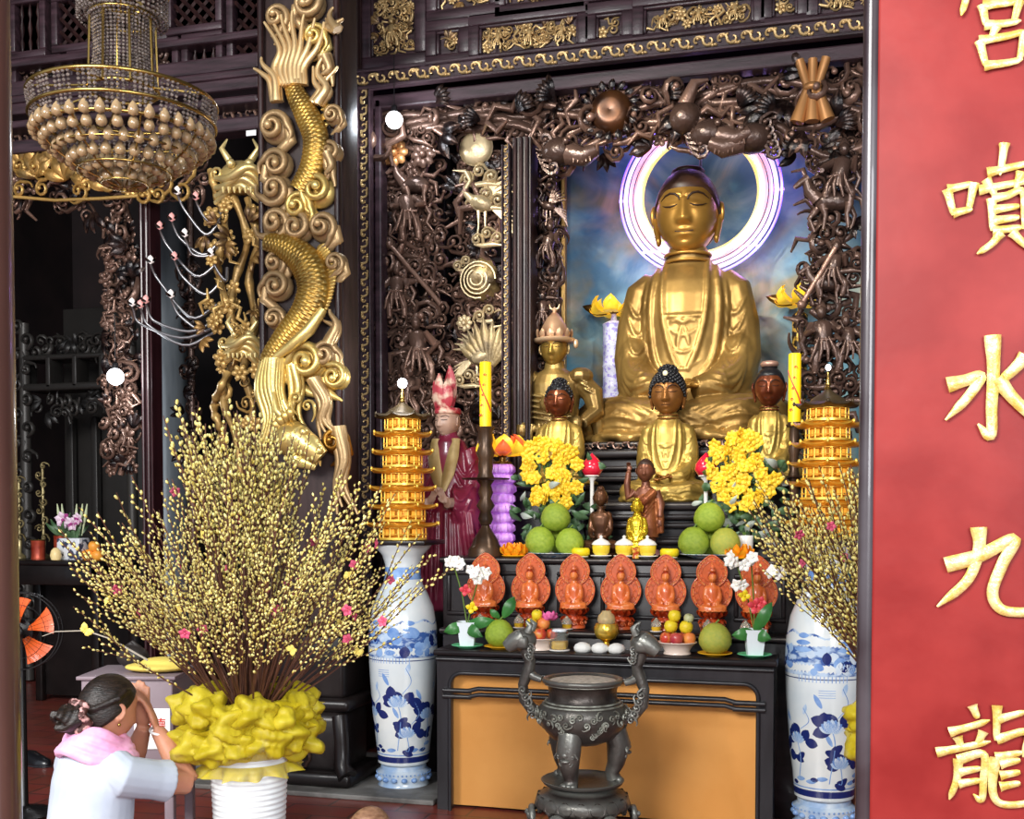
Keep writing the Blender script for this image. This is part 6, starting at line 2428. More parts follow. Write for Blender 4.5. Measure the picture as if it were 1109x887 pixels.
def big_vase(px, Yv, label, sd):
    rr = random.Random(sd)
    base = at(px, 800, Yv)
    k = ppm(px, Yv)
    zof = lambda py: at(px, py, Yv).z
    zl = zof(590)
    h = zl
    t = thing('porcelain_vase', label, 'vase', (base.x, Yv, 0))
    z = lambda f: .15+(h-.15)*f
    prof = [(.150, 0), (.155, .003), (.148, .008), (.150, .012)]
    body = [(.135, z(0)), (.150, z(.01)), (.152, z(.035)), (.158, z(.08)), (.178, z(.22)), (.196, z(.40)), (.203, z(.53)), (.198, z(.63)), (.178, z(.72)), (.145, z(.78)), (.118, z(.82)), (.105, z(.86)), (.104, z(.91)), (.122, z(.955)), (.158, z(.985)), (.172, z(1)), (.165, z(1.0)-.002), (.14, z(.98)), (.10, z(.92)), (0, z(.91))]

    def rad(zz):
        return float(np.interp(zz, [b[1] for b in body[:16]], [b[0] for b in body[:16]]))
    main = MB().lathe(body, 56)
    groups = {'COB': MB(), 'MID': MB(), 'PAL': MB(), 'LAND': MB()}

    def decal(g_, s0, z0, fn, nu, nv, off=.0008):
        def f(u, v):
            a, b = fn(u, v)
            zz = z0+b
            r = rad(zz)+off
            th = -pi/2-.06+(s0+a)/.19
            return (r*cos(th), r*sin(th), zz)
        groups[g_].grid(f, nu, nv)

    def petal(g_, s0, z0, ang, L, w, off=.0008):
        def fn(u, v):
            q = (u-.5)*2*w*sin(pi*min(1, .05+.95*v))**.7
            y = L*v
            return (q*cos(ang)+y*sin(ang), y*cos(ang)-q*sin(ang))
        decal(g_, s0, z0, fn, 5, 8, off)

    def line(g_, pts, w, off=.001):
        n = len(pts)*4
        q = smooth_path([(*p, 0) for p in pts], n)

        def fn(u, v):
            i = min(n-1, int(round(v*(n-1))))
            j = min(n-1, i+1)
            i0 = max(0, i-1)
            dx, dz = q[j][0]-q[i0][0], q[j][1]-q[i0][1]
            L = sqrt(dx*dx+dz*dz) or 1
            return (q[i][0]-dz/L*w*(u-.5), q[i][1]+dx/L*w*(u-.5))
        decal(g_, 0, 0, fn, 2, n, off)

    # bands and the landscape round the shoulder
    for g_, z0, z1 in (('LAND', z(.50), z(.66)), ('COB', z(.022), z(.048)), ('COB', z(.485), z(.489)), ('MID', z(.845), z(.90)), ('MID', z(.055), z(.06))):
        decal(g_, 0, 0, lambda u, v: (-.597+1.194*u, z0+(z1-z0)*v+(.02*sin(u*40)*sin(u*17+2) if g_ == 'LAND' and v > .9 else 0)), 64, 4, .0006)
    for i in range(26):          # trees, pavilion roofs and piles of the landscape
        s = rr.uniform(-.28, .28)
        zz = z(.50)+rr.uniform(0, .12)
        petal(rr.choice(('MID', 'MID', 'PAL', 'COB')), s, zz, rr.uniform(-.4, .4), rr.uniform(.03, .07), rr.uniform(.015, .035), .001+rr.random()*.0003)
    for s in (-.10, .12):
        for j in range(3):
            petal('MID', s-.05+.01*j, z(.60)+.035*j, pi/2, .10-.02*j, .014, .0014)
    for i in range(14):
        line('MID', [(-.12+.018*i, z(.475)), (-.12+.018*i, z(.50))], .004)
    # lotus plants
    for s, zz, sc in ((.045, z(.30), 1), (-.15, z(.25), .8), (.10, z(.16), .9), (.24, z(.24), .9), (-.30, z(.18), .9)):
        for i in range(7):
            petal('COB', s+.012*i*sc*(-1)**i, zz+rr.uniform(-.01, .02), -1.9+.62*i, .092*sc*rr.uniform(.8, 1.15), .032*sc, .0010)
        for i in range(9):
            petal('MID' if i % 2 else 'PAL', s, zz-.02, -1.2+.3*i, .068*sc, .018*sc, .0016)
        petal('COB', s-.03*sc, zz-.12*sc, 1.9, .09*sc, .022*sc, .001)
        petal('COB', s+.06*sc, zz-.09*sc, -2.2, .08*sc, .022*sc, .001)
        line('MID', [(s, zz), (s+.02, zz-.10), (s-.005, z(.08))], .006)
        line('MID', [(s+.03, zz+.05), (s+.08, zz+.12*sc), (s+.05, zz+.2*sc)], .004)
        petal('PAL', s+.05, zz+.16*sc, .3, .07*sc, .014*sc)
        petal('MID', s-.05, zz+.10*sc, -.5, .08*sc, .013*sc)
    for i in range(5):
        petal('MID', rr.uniform(-.25, .25), z(.075)+rr.uniform(0, .04), 1.5, .07, .012)
        petal('COB', rr.uniform(-.25, .25), z(.07)+rr.uniform(0, .03), 1.6, .05, .012)
    for i in range(4):           # lines of small writing
        line('MID', [(-.02 if sd == 2 else -.07, z(.445)-.012*i), (.06 if sd == 2 else .0, z(.445)-.012*i)], .0028)
    multi('vase_body', [(main, PORC), (groups['COB'], COB), (groups['MID'], MIDB), (groups['PAL'], PALB), (groups['LAND'], LANDB)], t)
    st = MB().lathe([(.150, 0), (.160, .004), (.160, .02), (.146, .035), (.142, .06), (.155, .09), (.158, .11), (.135, .125), (.135, .149), (0, .149)], 48)
    st2 = MB()
    for i in range(16):
        a = 2*pi*i/16
        st2.ell((.150*cos(a), .150*sin(a), .075), (.02, .02, .016), nu=8, nv=5)
    for i in range(40):
        a = 2*pi*i/40
        st2.ell((.157*cos(a), .157*sin(a), .104), .006, nu=6, nv=4)
    multi('vase_stand', [(st, PALB), (st2, MIDB)], t)
    return t, h


VY = 6.10
v1, vh1 = big_vase(437, VY, 'tall blue and white porcelain vase between the dragon pillar and the altar table', 1)
v2, vh2 = big_vase(893, 5.92, 'tall blue and white porcelain vase behind the willow branches near the red board', 2)

# pagodas
PGD = mat('lit_golden_pagoda', 'c8830e', .28, .55, col2='93580a', scale=24, emit='ff8c08', estr=.05, worn_glint='ffd860', wpos=(.5, .62))
PGL = mat('glowing_pagoda_window', 'e8a840', .4, emit='ffb840', estr=.42)
PGR = mat('dark_pagoda_cap', '5a4a30', .4, .4, col2='3c3226', scale=12)


def pagoda(px, Yp, y_top, y_bot, label, zb, cx, lamp_label):
    k = ppm(px, Yp)
    H = at(px, y_top, Yp).z-zb
    t = thing('pagoda_lamp', label, 'lamp', (cx, Yp, zb))
    bd = obj('wooden_board', MB().box((0, 0, .014), (.40, .36, .028), bev=.006), WOODB, t)
    n = 7
    th = (H-.03-.11)/n
    z = .03
    for i in range(n):
        f = i/(n-1)
        w = .185-.045*f
        # drum with columns
        tr = obj('tier', MB().lathe([(w*.80, z), (w*.80, z+.012), (w*.62, z+.016), (w*.62, z+th*.60), (w*.72, z+th*.63), (w*.72, z+th*.68)], 8), PGD, t)
        wn = MB()
        cl = MB()
        for q in range(16):
            a = 2*pi*(q+.5)/16
            wn.box((0, 0, 0), (.004, w*.14, th*.34), Tm((w*.605*cos(a), w*.605*sin(a), z+th*.40), (0, 0, a)))
            cl.tube([(w*.74*cos(a), w*.74*sin(a), z+.010), (w*.74*cos(a), w*.74*sin(a), z+th*.64)], w*.028, 5)
        obj('lit_windows', wn, PGL, tr)
        cl.tube([(w*.76*cos(a), w*.76*sin(a), z+th*.30) for a in np.linspace(0, 2*pi, 17)], w*.02, 5)
        obj('gallery_columns', cl, PGD, tr)
        # eave with upturned corners
        ev = MB()
        ns = 48

        def R_(a, r, up=False):
            c = abs(cos(4*a))**6
            return r*(1+.10*c)

        prof = ((w*.66, th*.66, 0), (w*1.04, th*.70, 1), (w*1.10, th*.76, 1), (w*1.06, th*.80, 1), (w*.80, th*.90, .2), (w*.66, th*1.0, 0))
        v, fc = [], []
        for r, zz, up in prof:
            for q in range(ns):
                a = 2*pi*q/ns
                c = abs(cos(4*a))**8
                rr_ = r*(1+.09*c*up)
                v.append((rr_*cos(a), rr_*sin(a), z+zz+.016*c*up))
        for j in range(len(prof)-1):
            for q in range(ns):
                fc.append((j*ns+q, j*ns+(q+1) % ns, (j+1)*ns+(q+1) % ns, (j+1)*ns+q))
        ev.add(v, fc)
        for q in range(8):
            a = 2*pi*q/8
            ev.ell((w*1.20*cos(a), w*1.20*sin(a), z+th*.80+.012), (.008, .008, .012), nu=6, nv=5)
        obj('eave', ev, PGD if i < n-1 else PGR, t)
        z += th
    obj('roof_cap', MB().lathe([(.105, z-.01), (.075, z+.02), (.035, z+.045), (.018, z+.06), (.012, z+.065)], 16), PGR, t)
    fm_ = MB().lathe([(.012, z+.06), (.018, z+.07), (.010, z+.08), (.016, z+.09), (.009, z+.10), (.014, z+.11), (.006, z+.12), (.006, z+.15)], 14)
    obj('finial', fm_, BRS, t)
    o = obj('bulb', MB().ell((0, 0, z+.175), (.028, .028, .03) if lamp_label else (.013, .013, .016), nu=18, nv=12), mat('white_led_glow', 'ffffff', .4, emit='f4f8ff', estr=9), t)
    return t, zb+z+.175


VX1, VX2 = v1.location.x, v2.location.x
pg1, pz1 = pagoda(440, VY, 427, 568, 'tall golden seven-tier pagoda lamp on the vase between dragon pillar and red-caped statue', vh1+.001, VX1, True)
pg2, pz2 = pagoda(893, 5.92, 412, 568, 'tall golden seven-tier pagoda lamp on the vase beside the red board', vh2+.001, VX2, False)

# round LED bulbs hanging on thin wires
for px, py, Yl, r, lab in ((427, 130, 6.85, 9, 'round white glowing bulb in the upper corner of the gilt niche frame'), (125, 408, 6.5, 9, 'round white glowing bulb beside the hanging leg of the carved arch')):
    c = at(px, py, Yl)
    t = thing('led_bulb', lab, 'light bulb', c)
    obj('bulb_glass', MB().ell((0, 0, 0), r/ppm(px, Yl), nu=20, nv=14), mat('white_led_bulb', 'ffffff', .4, emit='f6faff', estr=7), t)
    obj('bulb_socket', MB().lathe([(.02, .04), (.02, .09), (.008, .1), (.003, .1), (.003, .42)], 12), BLACK, t)

# ---------------------------------------------------------------- willow branches
TWIG = mat('brown_willow_bark', '4a2c22', .55, col2='66402e', scale=20, rand=.2)
BUD = mat('cream_yellow_willow_bud', 'c4ae4c', .5, col2='f0e69a', scale=60, rand=.15, sss=.1)


def branch_proto(sd, lo=.40):
    rr = random.Random(sd)
    tw, bd = MB(), MB()
    bend = rr.uniform(-.10, .16)
    by = rr.uniform(-.06, .06)

    def main(t):
        return Vector((bend*t*t+.012*sin(9*t+sd), by*t*t+.010*cos(8*t+sd), t))
    tw.tube([main(i/9) for i in range(10)], [.0042*(1-.75*i/9)+.0008 for i in range(10)], 5)

    def buds(fn, t0, t1, step, L):
        t = t0
        q = 0
        while t < t1:
            p = fn(t)
            d = (fn(min(1, t+.02))-fn(t-.02)).normalized()
            a = q*2.4+rr.uniform(-.4, .4)
            side = d.cross(Vector((cos(a), sin(a), .1))).normalized()
            s = rr.uniform(.7, 1.2)*.0062
            Q = (d*1.0+side*.5).to_track_quat('Z', 'Y').to_matrix()
            bd.ell(p+side*.0062, (s*.82, s*.82, s*1.35), Q, 6, 4)
            t += step/L*rr.uniform(.75, 1.25)
            q += 1
    buds(main, lo, 1.0, .0205, 1.0)
    for i in range(rr.randint(3, 5)):
        t0 = rr.uniform(lo, .8)
        a = rr.uniform(0, 6.28)
        L = rr.uniform(.14, .30)
        p0 = main(t0)
        sp = rr.uniform(.25, .55)

        def sub(t, p0=p0, a=a, L=L, sp=sp):
            return p0+Vector((cos(a)*sp*L*t*(1-.2*t), sin(a)*sp*L*t*(1-.2*t), L*t))
        tw.tube([sub(j/4) for j in range(5)], [.0022*(1-.6*j/4) for j in range(5)], 4)
        buds(sub, .1, 1.0, .0205, L)
    return mesh_of('twig', tw, TWIG), mesh_of('willow_buds', bd, BUD, True, None)


BP = [branch_proto(i) for i in range(13)]
BPC = [branch_proto(50+i, .55) for i in range(5)]


def willow(cx, cy, z0, n, label, group, spread, keep=None, L0=(.78, .98), seed=3, shape=None):
    rr = random.Random(seed)
    first = None
    out = []
    i = 0
    k = 0
    while k < n and i < n*4:
        i += 1
        u = (k+.5)/n
        az = i*2.39996
        th = radians(spread)*u**.55*rr.uniform(.85, 1.08)
        if keep and not keep(az, th):
            continue
        L = (shape(th) if shape else 1)*rr.uniform(*L0)
        o = thing('willow_branch', label, 'branch', (cx+.05*sin(th)*cos(az), cy+.05*sin(th)*sin(az), z0), 0, group)
        d = Vector((sin(th)*cos(az), sin(th)*sin(az), cos(th)))
        q = d.to_track_quat('Z', 'Y')
        # turn so that the natural bend lifts the tip
        M = q.to_matrix().to_4x4()
        o.rotation_euler = M.to_euler()
        o.scale = (L, L, L)
        tm, bm2 = BP[i % len(BP)]
        link('twig', tm, o)
        link('willow_buds', bm2, o)
        out.append((o, d, L))
        k += 1
    return out


NET = mat('yellow_organza_net', 'c6b016', .45, col2='e4d23c', scale=9, alpha=.66, bump=.5, bscale=18)
RIBW = mat('white_ribbed_plastic', 'e6ebec', .4, coat=.1)


def net_mb(sd, R0):
    """gathered organza: frilled skirts plus loose puffs round the mouth of the pot"""
    rr = random.Random(sd)
    mb = MB()
    for (z0, dz, ra, rb_, nf, amp) in ((-.02, .06, .9, 1.55, 13, .26), (-.08, .06, .95, 1.60, 11, .26), (-.15, .05, 1.02, 1.50, 12, .22), (-.17, -.04, 1.03, 1.25, 9, .16)):
        p1, p2 = rr.uniform(0, 6), rr.uniform(0, 6)

        def fn(u, v):
            a = 2*pi*u
            r = R0*(ra+(rb_-ra)*v**.8)
            w_ = amp*R0*v*(sin(nf*a+p1+1.5*sin(3*a))+.5*sin(2*nf*a+p2))
            return ((r+w_)*cos(a), (r+w_)*sin(a), z0+dz*v+.35*amp*R0*v*sin(nf*a*1.0+p2+2*v))
        mb.grid(fn, 180, 9, None, True)
    return mb


def puff_mb(sd, r):
    """one loose crumpled bubble of net"""
    rr = random.Random(sd)
    ph = [rr.uniform(0, 6.3) for _ in range(9)]
    mb = MB().ell((0, 0, 0), 1, None, 44, 30)

    def w_(p):
        x, y, z = p
        d = 1+.17*sin(4*x+ph[0]+2*sin(3*z+ph[1]))+.12*sin(5*y+ph[2]+2*sin(3*x+ph[3]))+.10*sin(6*z+ph[4]+3*y)+.05*sin(16*atan2(y, x)+ph[5]+4*sin(2.5*z+ph[7]))*max(0, 1-abs(z)**4)+.03*sin(13*z+ph[8]+2*x)
        return (x*r*d, y*r*d, z*r*d*.85)
    return mb.warp(w_)


def pot(cx, cy, zr, rr0, label, sd):
    t = thing('willow_pot', label, 'vase', (cx, cy, 0))
    prof = [(rr0*.62, 0), (rr0*.64, .01)]
    n = 44
    for i in range(n*4):
        f = i/(n*4-1)
        r = rr0*(.64+.36*f**.7)
        prof.append((r*(1+.02*cos(2*pi*f*n)), .012+(zr-.02)*f))
    prof += [(rr0*1.04, zr-.005), (rr0*1.04, zr), (rr0*.93, zr), (rr0*.9, zr-.05), (0, zr-.06)]
    obj('ribbed_pot', MB().lathe(prof, 48), RIBW, t)
    nb = net_mb(sd, rr0).put(MB())
    nt_ = obj('net_ruffle', MB().put(nb, Tm((0, 0, zr+.03))), NET, t, ang=None)
    r2 = random.Random(sd)
    for i in range(26):
        a = 2*pi*i/13+.2*(i//13)
        p = puff_mb(sd*20+i, rr0*.50*r2.uniform(.85, 1.2))
        zz = zr+(.05, -.06)[i//13]+r2.uniform(-.03, .03)
        q = rr0*(1.34, 1.30)[i//13]
        obj('net_puff', MB().put(p, Tm((q*cos(a), q*sin(a), zz))), NET, nt_, ang=None)
    return t


cpt = FW*3.95+RT*((268-554.5)/FPX*3.95)
WX, WY = cpt.x, cpt.y
zr0 = at(268, 780, WY).z
pot(WX, WY, zr0, .142, 'white ribbed plant pot wrapped in gathered yellow net, full of willow branches, beside the woman', 3)
SH = lambda th: 1.0-.10*(th/radians(60))**2
L1 = willow(WX, WY, zr0-.02, 100, 'budding willow branch of the big bunch in the net-wrapped pot beside the woman', 'willow branches in the pot beside the woman', 53, None, (.80, 1.0), 3, SH)
# dense upright sheaf in the middle
for i in range(34):
    a = i*2.4
    th = .025+.13*sqrt((i+.5)/34)
    d = Vector((sin(th)*cos(a), sin(th)*sin(a), cos(th)))
    o = thing('willow_branch', 'straight willow branch of the dense upright sheaf in the middle of the big bunch', 'branch', (WX+.03*cos(a), WY+.03*sin(a), zr0-.02), 0, 'upright willow sheaf in the middle of the big bunch')
    o.rotation_euler = d.to_track_quat('Z', 'Y').to_euler()
    o.scale = (R.uniform(1.0, 1.12),)*3
    tm, bm2 = BPC[i % 5]
    link('twig', tm, o)
    link('willow_buds', bm2, o)
# second bunch, mostly hidden by the red board
c2 = FW*4.25+RT*((1000-554.5)/FPX*4.25)
W2X, W2Y = c2.x, c2.y
zr2 = at(1000, 792, W2Y).z
pot(W2X, W2Y, zr2, .15, 'second white pot wrapped in yellow net, almost hidden by the red board', 5)
side = Vector((-RT.x, -RT.y, 0))
L2 = willow(W2X, W2Y, zr2-.02, 54, 'budding willow branch reaching out from behind the red board', 'willow branches by the red board', 42, lambda az, th: Vector((cos(az), sin(az), 0)).dot(side) > .25, (.92, 1.16), 5)
# pink paper blossoms and yellow paper butterflies in the bunch
PKP = mat('pink_paper_blossom', 'c8506e', .6, rand=.3)
pbm = mesh_of('pink_blossom', blossom(.020, 5), PKP)
r3 = random.Random(11)
for L_, n, lab, grp in ((L1, 26, 'small pink paper blossom tied among the big bunch of willow', 'pink blossoms in the big willow bunch'), (L2, 8, 'small pink paper blossom among the willow near the red board', 'pink blossoms in the willow near the red board')):
    for i in range(n):
        o, d, L = L_[r3.randrange(len(L_))]
        f = r3.uniform(.5, .95)
        p = Vector(o.location)+d*L*f
        p = p+(Vector((0, 0, 1.6))-Vector((0, 0, p.z)))*0+(CAM-p).normalized()*.02
        b = link('paper_blossom', pbm, None, p, (r3.uniform(-.6, .6), r3.uniform(0, 6), r3.uniform(-1, 1)))
        tag(b, lab, 'flower', grp)
BFY = mat('yellow_paper_butterfly', 'ecd66a', .55)


def butterfly_mb(s):
    mb = MB()
    for sg in (-1, 1):
        leafm(mb, Tm((0, 0, 0), (0, sg*.9, 0)), s*1.1, s*.42, .2)
        leafm(mb, Tm((0, 0, 0), (0, sg*1.9, 0)), s*.75, s*.32, .2)
    mb.tube([(0, -.1*s, -.4*s), (0, -.12*s, .4*s)], s*.07, 6)
    return mb


bfm = mesh_of('butterfly_wings', butterfly_mb(.022), BFY)
for i in range(12):
    o, d, L = L1[(i*9+60) % len(L1)]
    p = Vector(o.location)+d*L*r3.uniform(.45, .9)
    p = p+(CAM-p).normalized()*.03
    b = link('paper_butterfly', bfm, None, p, (r3.uniform(-.6, .6), r3.uniform(0, 6), r3.uniform(-1, 1)))
    tag(b, 'pale yellow paper butterfly on the big bunch of willow branches', 'ornament', 'paper butterflies in the big willow bunch')
p = at(93, 683, WY-.05)
b = obj('paper_leaf', MB().put(butterfly_mb(.03)), BFY, loc=p, rot=(.2, .8, .3))
tag(b, 'pale yellow paper butterfly at the tip of a lone twig pointing at the orange fan', 'ornament')
tw = MB().tube([at(160, 715, WY-.02), at(120, 692, WY-.04), at(93, 683, WY-.05), at(60, 684, WY-.05), at(46, 689, WY-.05)], [.004, .003, .0025, .002, .0015], 5)
b = obj('bare_twig', tw, mat('pale_bare_twig', 'a89f90', .5))
tag(b, 'lone pale bare twig reaching out towards the orange fan', 'twig')

# ---------------------------------------------------------------- bronze censer
CY0 = 5.08
BRC = mat('weathered_grey_bronze', '332c29', .36, .5, col2='524b46', scale=9, mix=(.4, .65), worn_glint='8c8d86', wpos=(.52, .64), bump=.25, bscale=50)
VER = mat('verdigris_relief', '77766c', .42, .35, col2='a9aca0', scale=20, mix=(.4, .6))
cc = at(631, 800, CY0)
ck = ppm(631, CY0)
zc_ = lambda py: at(631, py, CY0).z
t = thing('incense_censer', 'large grey bronze tripod incense burner with beast-head handles before the altar table', 'censer', (cc.x, CY0, 0))
zr1, zb1 = zc_(735), zc_(806)
s = (zr1-zb1)/.30
prof = [(0, zb1), (.09, zb1+.008), (.15, zb1+.035), (.195, zb1+.09), (.212, zb1+.14), (.205, zb1+.18), (.178, zb1+.20), (.163, zb1+.215), (.158, zb1+.245), (.165, zr1-.03), (.186, zr1-.018), (.192, zr1-.005), (.186, zr1+.004), (.165, zr1+.002), (.155, zr1-.012), (.15, zr1-.03), (0, zr1-.03)]
bw = obj('censer_bowl', MB().lathe(prof, 56), BRC, t)
obj('ash', MB().lathe([(.160, zr1-.008), (.1, zr1+.002), (.04, zr1+.004), (0, zr1+.003)], 40), mat('pale_incense_ash', 'cbbfae', .9, col2='a5998a', scale=40, bump=.4, bscale=90), t)
rl = MB()
for zz, r, th in ((zb1+.192, .187, .006), (zb1+.205, .176, .005), (zr1-.022, .178, .004)):
    rl.tube([(r*cos(a), r*sin(a), zz) for a in np.linspace(0, 2*pi, 57)], th, 6)
for i in range(44):
    a = 2*pi*i/44
    zz = zb1+.145+.022*sin(i*2.1)
    r = .214
    M = Tm((r*cos(a), r*sin(a), zz), (0, 0, a+pi/2)) @ Tm((0, 0, 0), (0, i*1.3, 0))
    scroll(rl, M, .018, .006, 1.2, 1.2, 11, 5, 1 if i % 2 else -1)
for i in range(6):
    a = 2*pi*i/6-.9
    for j in range(5):
        zz = zb1+.12-.014*j
        rr_ = float(np.interp(zz, [p[1] for p in prof[:6]], [p[0] for p in prof[:6]]))+.003
        aa = a+.05*j*(1 if i % 2 else -1)
        scroll(rl, Tm((rr_*cos(aa), rr_*sin(aa), zz), (0, 0, aa+pi/2)) @ Tm((0, 0, 0), (0, j, 0)), .013, .0045, 1.2, 1.5, 10, 5)
obj('scroll_relief', rl, VER, bw)
for i, a in enumerate((-pi/2-.18, -pi/2-.18+2*pi/3, -pi/2-.18+4*pi/3)):
    lg = MB()
    zp = zc_(848)
    ca, sa_ = cos(a), sin(a)
    pts = [(.15*ca, .15*sa_, zb1+.07), (.172*ca, .172*sa_, zb1+.0), (.158*ca, .158*sa_, (zb1+zp)/2), (.140*ca, .140*sa_, zp+.05), (.150*ca, .150*sa_, zp+.02)]
    lg.tube(pts, [.055, .058, .042, .034, .036], 14)
    for q in range(-1, 2):
        lg.ell((.170*ca-q*.022*sa_, .170*sa_+q*.022*ca, zp+.018), (.02, .02, .017), nu=8, nv=6)
    # lion mask at the knee
    for q in (-1, 1):
        lg.ell((.205*ca-q*.022*sa_, .205*sa_+q*.022*ca, zb1+.015), .014, nu=8, nv=6)
        scroll(lg, Tm((.200*ca-q*.035*sa_, .200*sa_+q*.035*ca, zb1-.02), (0, 0, a+pi/2)), .018, .006, 1.2, .8, 10, 5, q)
        scroll(lg, Tm((.195*ca-q*.02*sa_, .195*sa_+q*.02*ca, zb1-.055), (0, 0, a+pi/2)), .018, .006, 1.2, .8, 10, 5, -q)
    lg.ell((.212*ca, .212*sa_, zb1-.012), (.02, .02, .018), nu=8, nv=6)
    lg.ell((.208*ca, .208*sa_, zb1-.04), (.026, .026, .012), nu=8, nv=6)
    obj('leg', lg, BRC, t)
for sg in (-1, 1):
    hd_m = MB()
    Q = lambda x, z, y=0: (sg*x, y, z)
    z7 = zc_(745)
    hd_m.tube([Q(.19, zb1+.13), Q(.245, zb1+.155), Q(.285, zb1+.20), Q(.29, zb1+.27), Q(.265, zr1+.03), Q(.255, zr1+.07), Q(.275, zr1+.13), Q(.285, zr1+.165)], [.03, .03, .026, .025, .03, .027, .032, .036], 12)
    hd_m.tube([Q(.265, zr1+.02), Q(.235, zr1+.0), Q(.20, zr1-.012)], [.024, .02, .016], 9)
    for i in range(5):
        scroll(hd_m, Tm(Q(.235+.012*i, zb1+.13+.03*i, -.028), (0, i*1.1, 0)), .022, .008, 1.2, 1.2, 11, 5, sg)
    hn = obj('handle', hd_m, BRC, t)
    b = MB()
    bx, bz = .285, zr1+.175
    nb_ = b.n
    b.ell(Q(bx, bz), (.046, .04, .042), nu=12, nv=9)
    b.box((0, 0, 0), (.05, .052, .045), Tm(Q(bx-sg*0+.0, bz-.005, -.03)), bev=.012)
    b.tube([Q(bx, bz+.01, -.02), Q(bx+.03, bz-.005, -.03), Q(bx+.055, bz-.025, -.03)], [.036, .032, .022], 10)
    b.ell(Q(bx+.015, bz+.025, -.04), .010, nu=8, nv=6)
    for q in (-1, 1):
        b.tube([Q(bx-.02, bz+.03, q*.025), Q(bx-.03, bz+.055, q*.03), Q(bx-.015, bz+.07, q*.03)], [.014, .012, .004], 7)
    for i in range(4):
        scroll(b, Tm(Q(bx-.03, bz-.02-.012*i, -.03), (0, i, 0)), .014, .005, 1.1, 1, 9, 5)
    obj('beast_head', MB().put(b, Tm((sg*bx, 0, bz)) @ Matrix.Scale(1.35, 4) @ Tm((-sg*bx, 0, -bz))), BRC, hn)
zp = zc_(843)
obj('round_plate', MB().lathe([(0, zp-.035), (.12, zp-.035), (.185, zp-.02), (.196, zp-.003), (.19, zp), (.178, zp-.008), (0, zp-.008)], 48), BRC, t)
pdm = MB().lathe([(.26, 0), (.265, .03), (.24, .06), (.19, .10), (.16, zp-.20), (.165, zp-.16), (.20, zp-.14), (.225, zp-.12), (.215, zp-.075), (.17, zp-.055), (.15, zp-.036), (0, zp-.036)], 48)
for i in range(18):
    a = 2*pi*i/18
    leafm(pdm, Tm((.205*cos(a), .205*sin(a), zp-.07), (0, 0, a+pi/2)) @ Tm((0, 0, 0), (pi-.35, 0, 0)), .075, .036, .1)
for i in range(6):
    a = 2*pi*i/6+.2
    scroll(pdm, Tm((.235*cos(a), .235*sin(a), zp-.17), (0, 0, a+pi/2)), .045, .016, 1.3, 1.0, 14, 6)
obj('lotus_pedestal', pdm, BRC, t)
# ================================================================ red board with gilt characters, pole, people, hall furniture
RY = 3.0
REDB = mat('red_lacquered_board', '7c1d1b', .5, col2='932e2a', scale=4, mix=(.4, .75), bump=.2, bscale=9, spec=.3)
EDGE = mat('dark_board_edging', '2c2023', .3, col2='4a4448', scale=3, coat=.4)
GCH = mat('gilt_brushed_character', 'd9b95a', .36, .45, col2='f0dc98', scale=30, mix=(.4, .6), bump=.3, bscale=80)
rx0 = at(946, 443, RY).x
RBW = .62
rt = thing('red_calligraphy_board', 'tall red lacquered board with raised gilt characters at the edge of the picture', 'board', (rx0+RBW/2, RY, .0))
obj('board_face', MB().box((0, .035, 2.0), (RBW, .05, 3.9), bev=.01), REDB, rt)
for s in (-1, 1):
    obj('board_edging', MB().lathe([(.022, 0), (.022, 3.9)], 16).warp(lambda p: (p[0]+s*(RBW/2+.012), p[1]+.03, p[2]+.05)), EDGE, rt)
struct('column_red_board', MB().lathe([(.26, 0), (.26, .12), (.22, .16), (.22, ZC-.01)], 36, c=(rx0+RBW/2, RY+.35, 0)), EDGE, True)

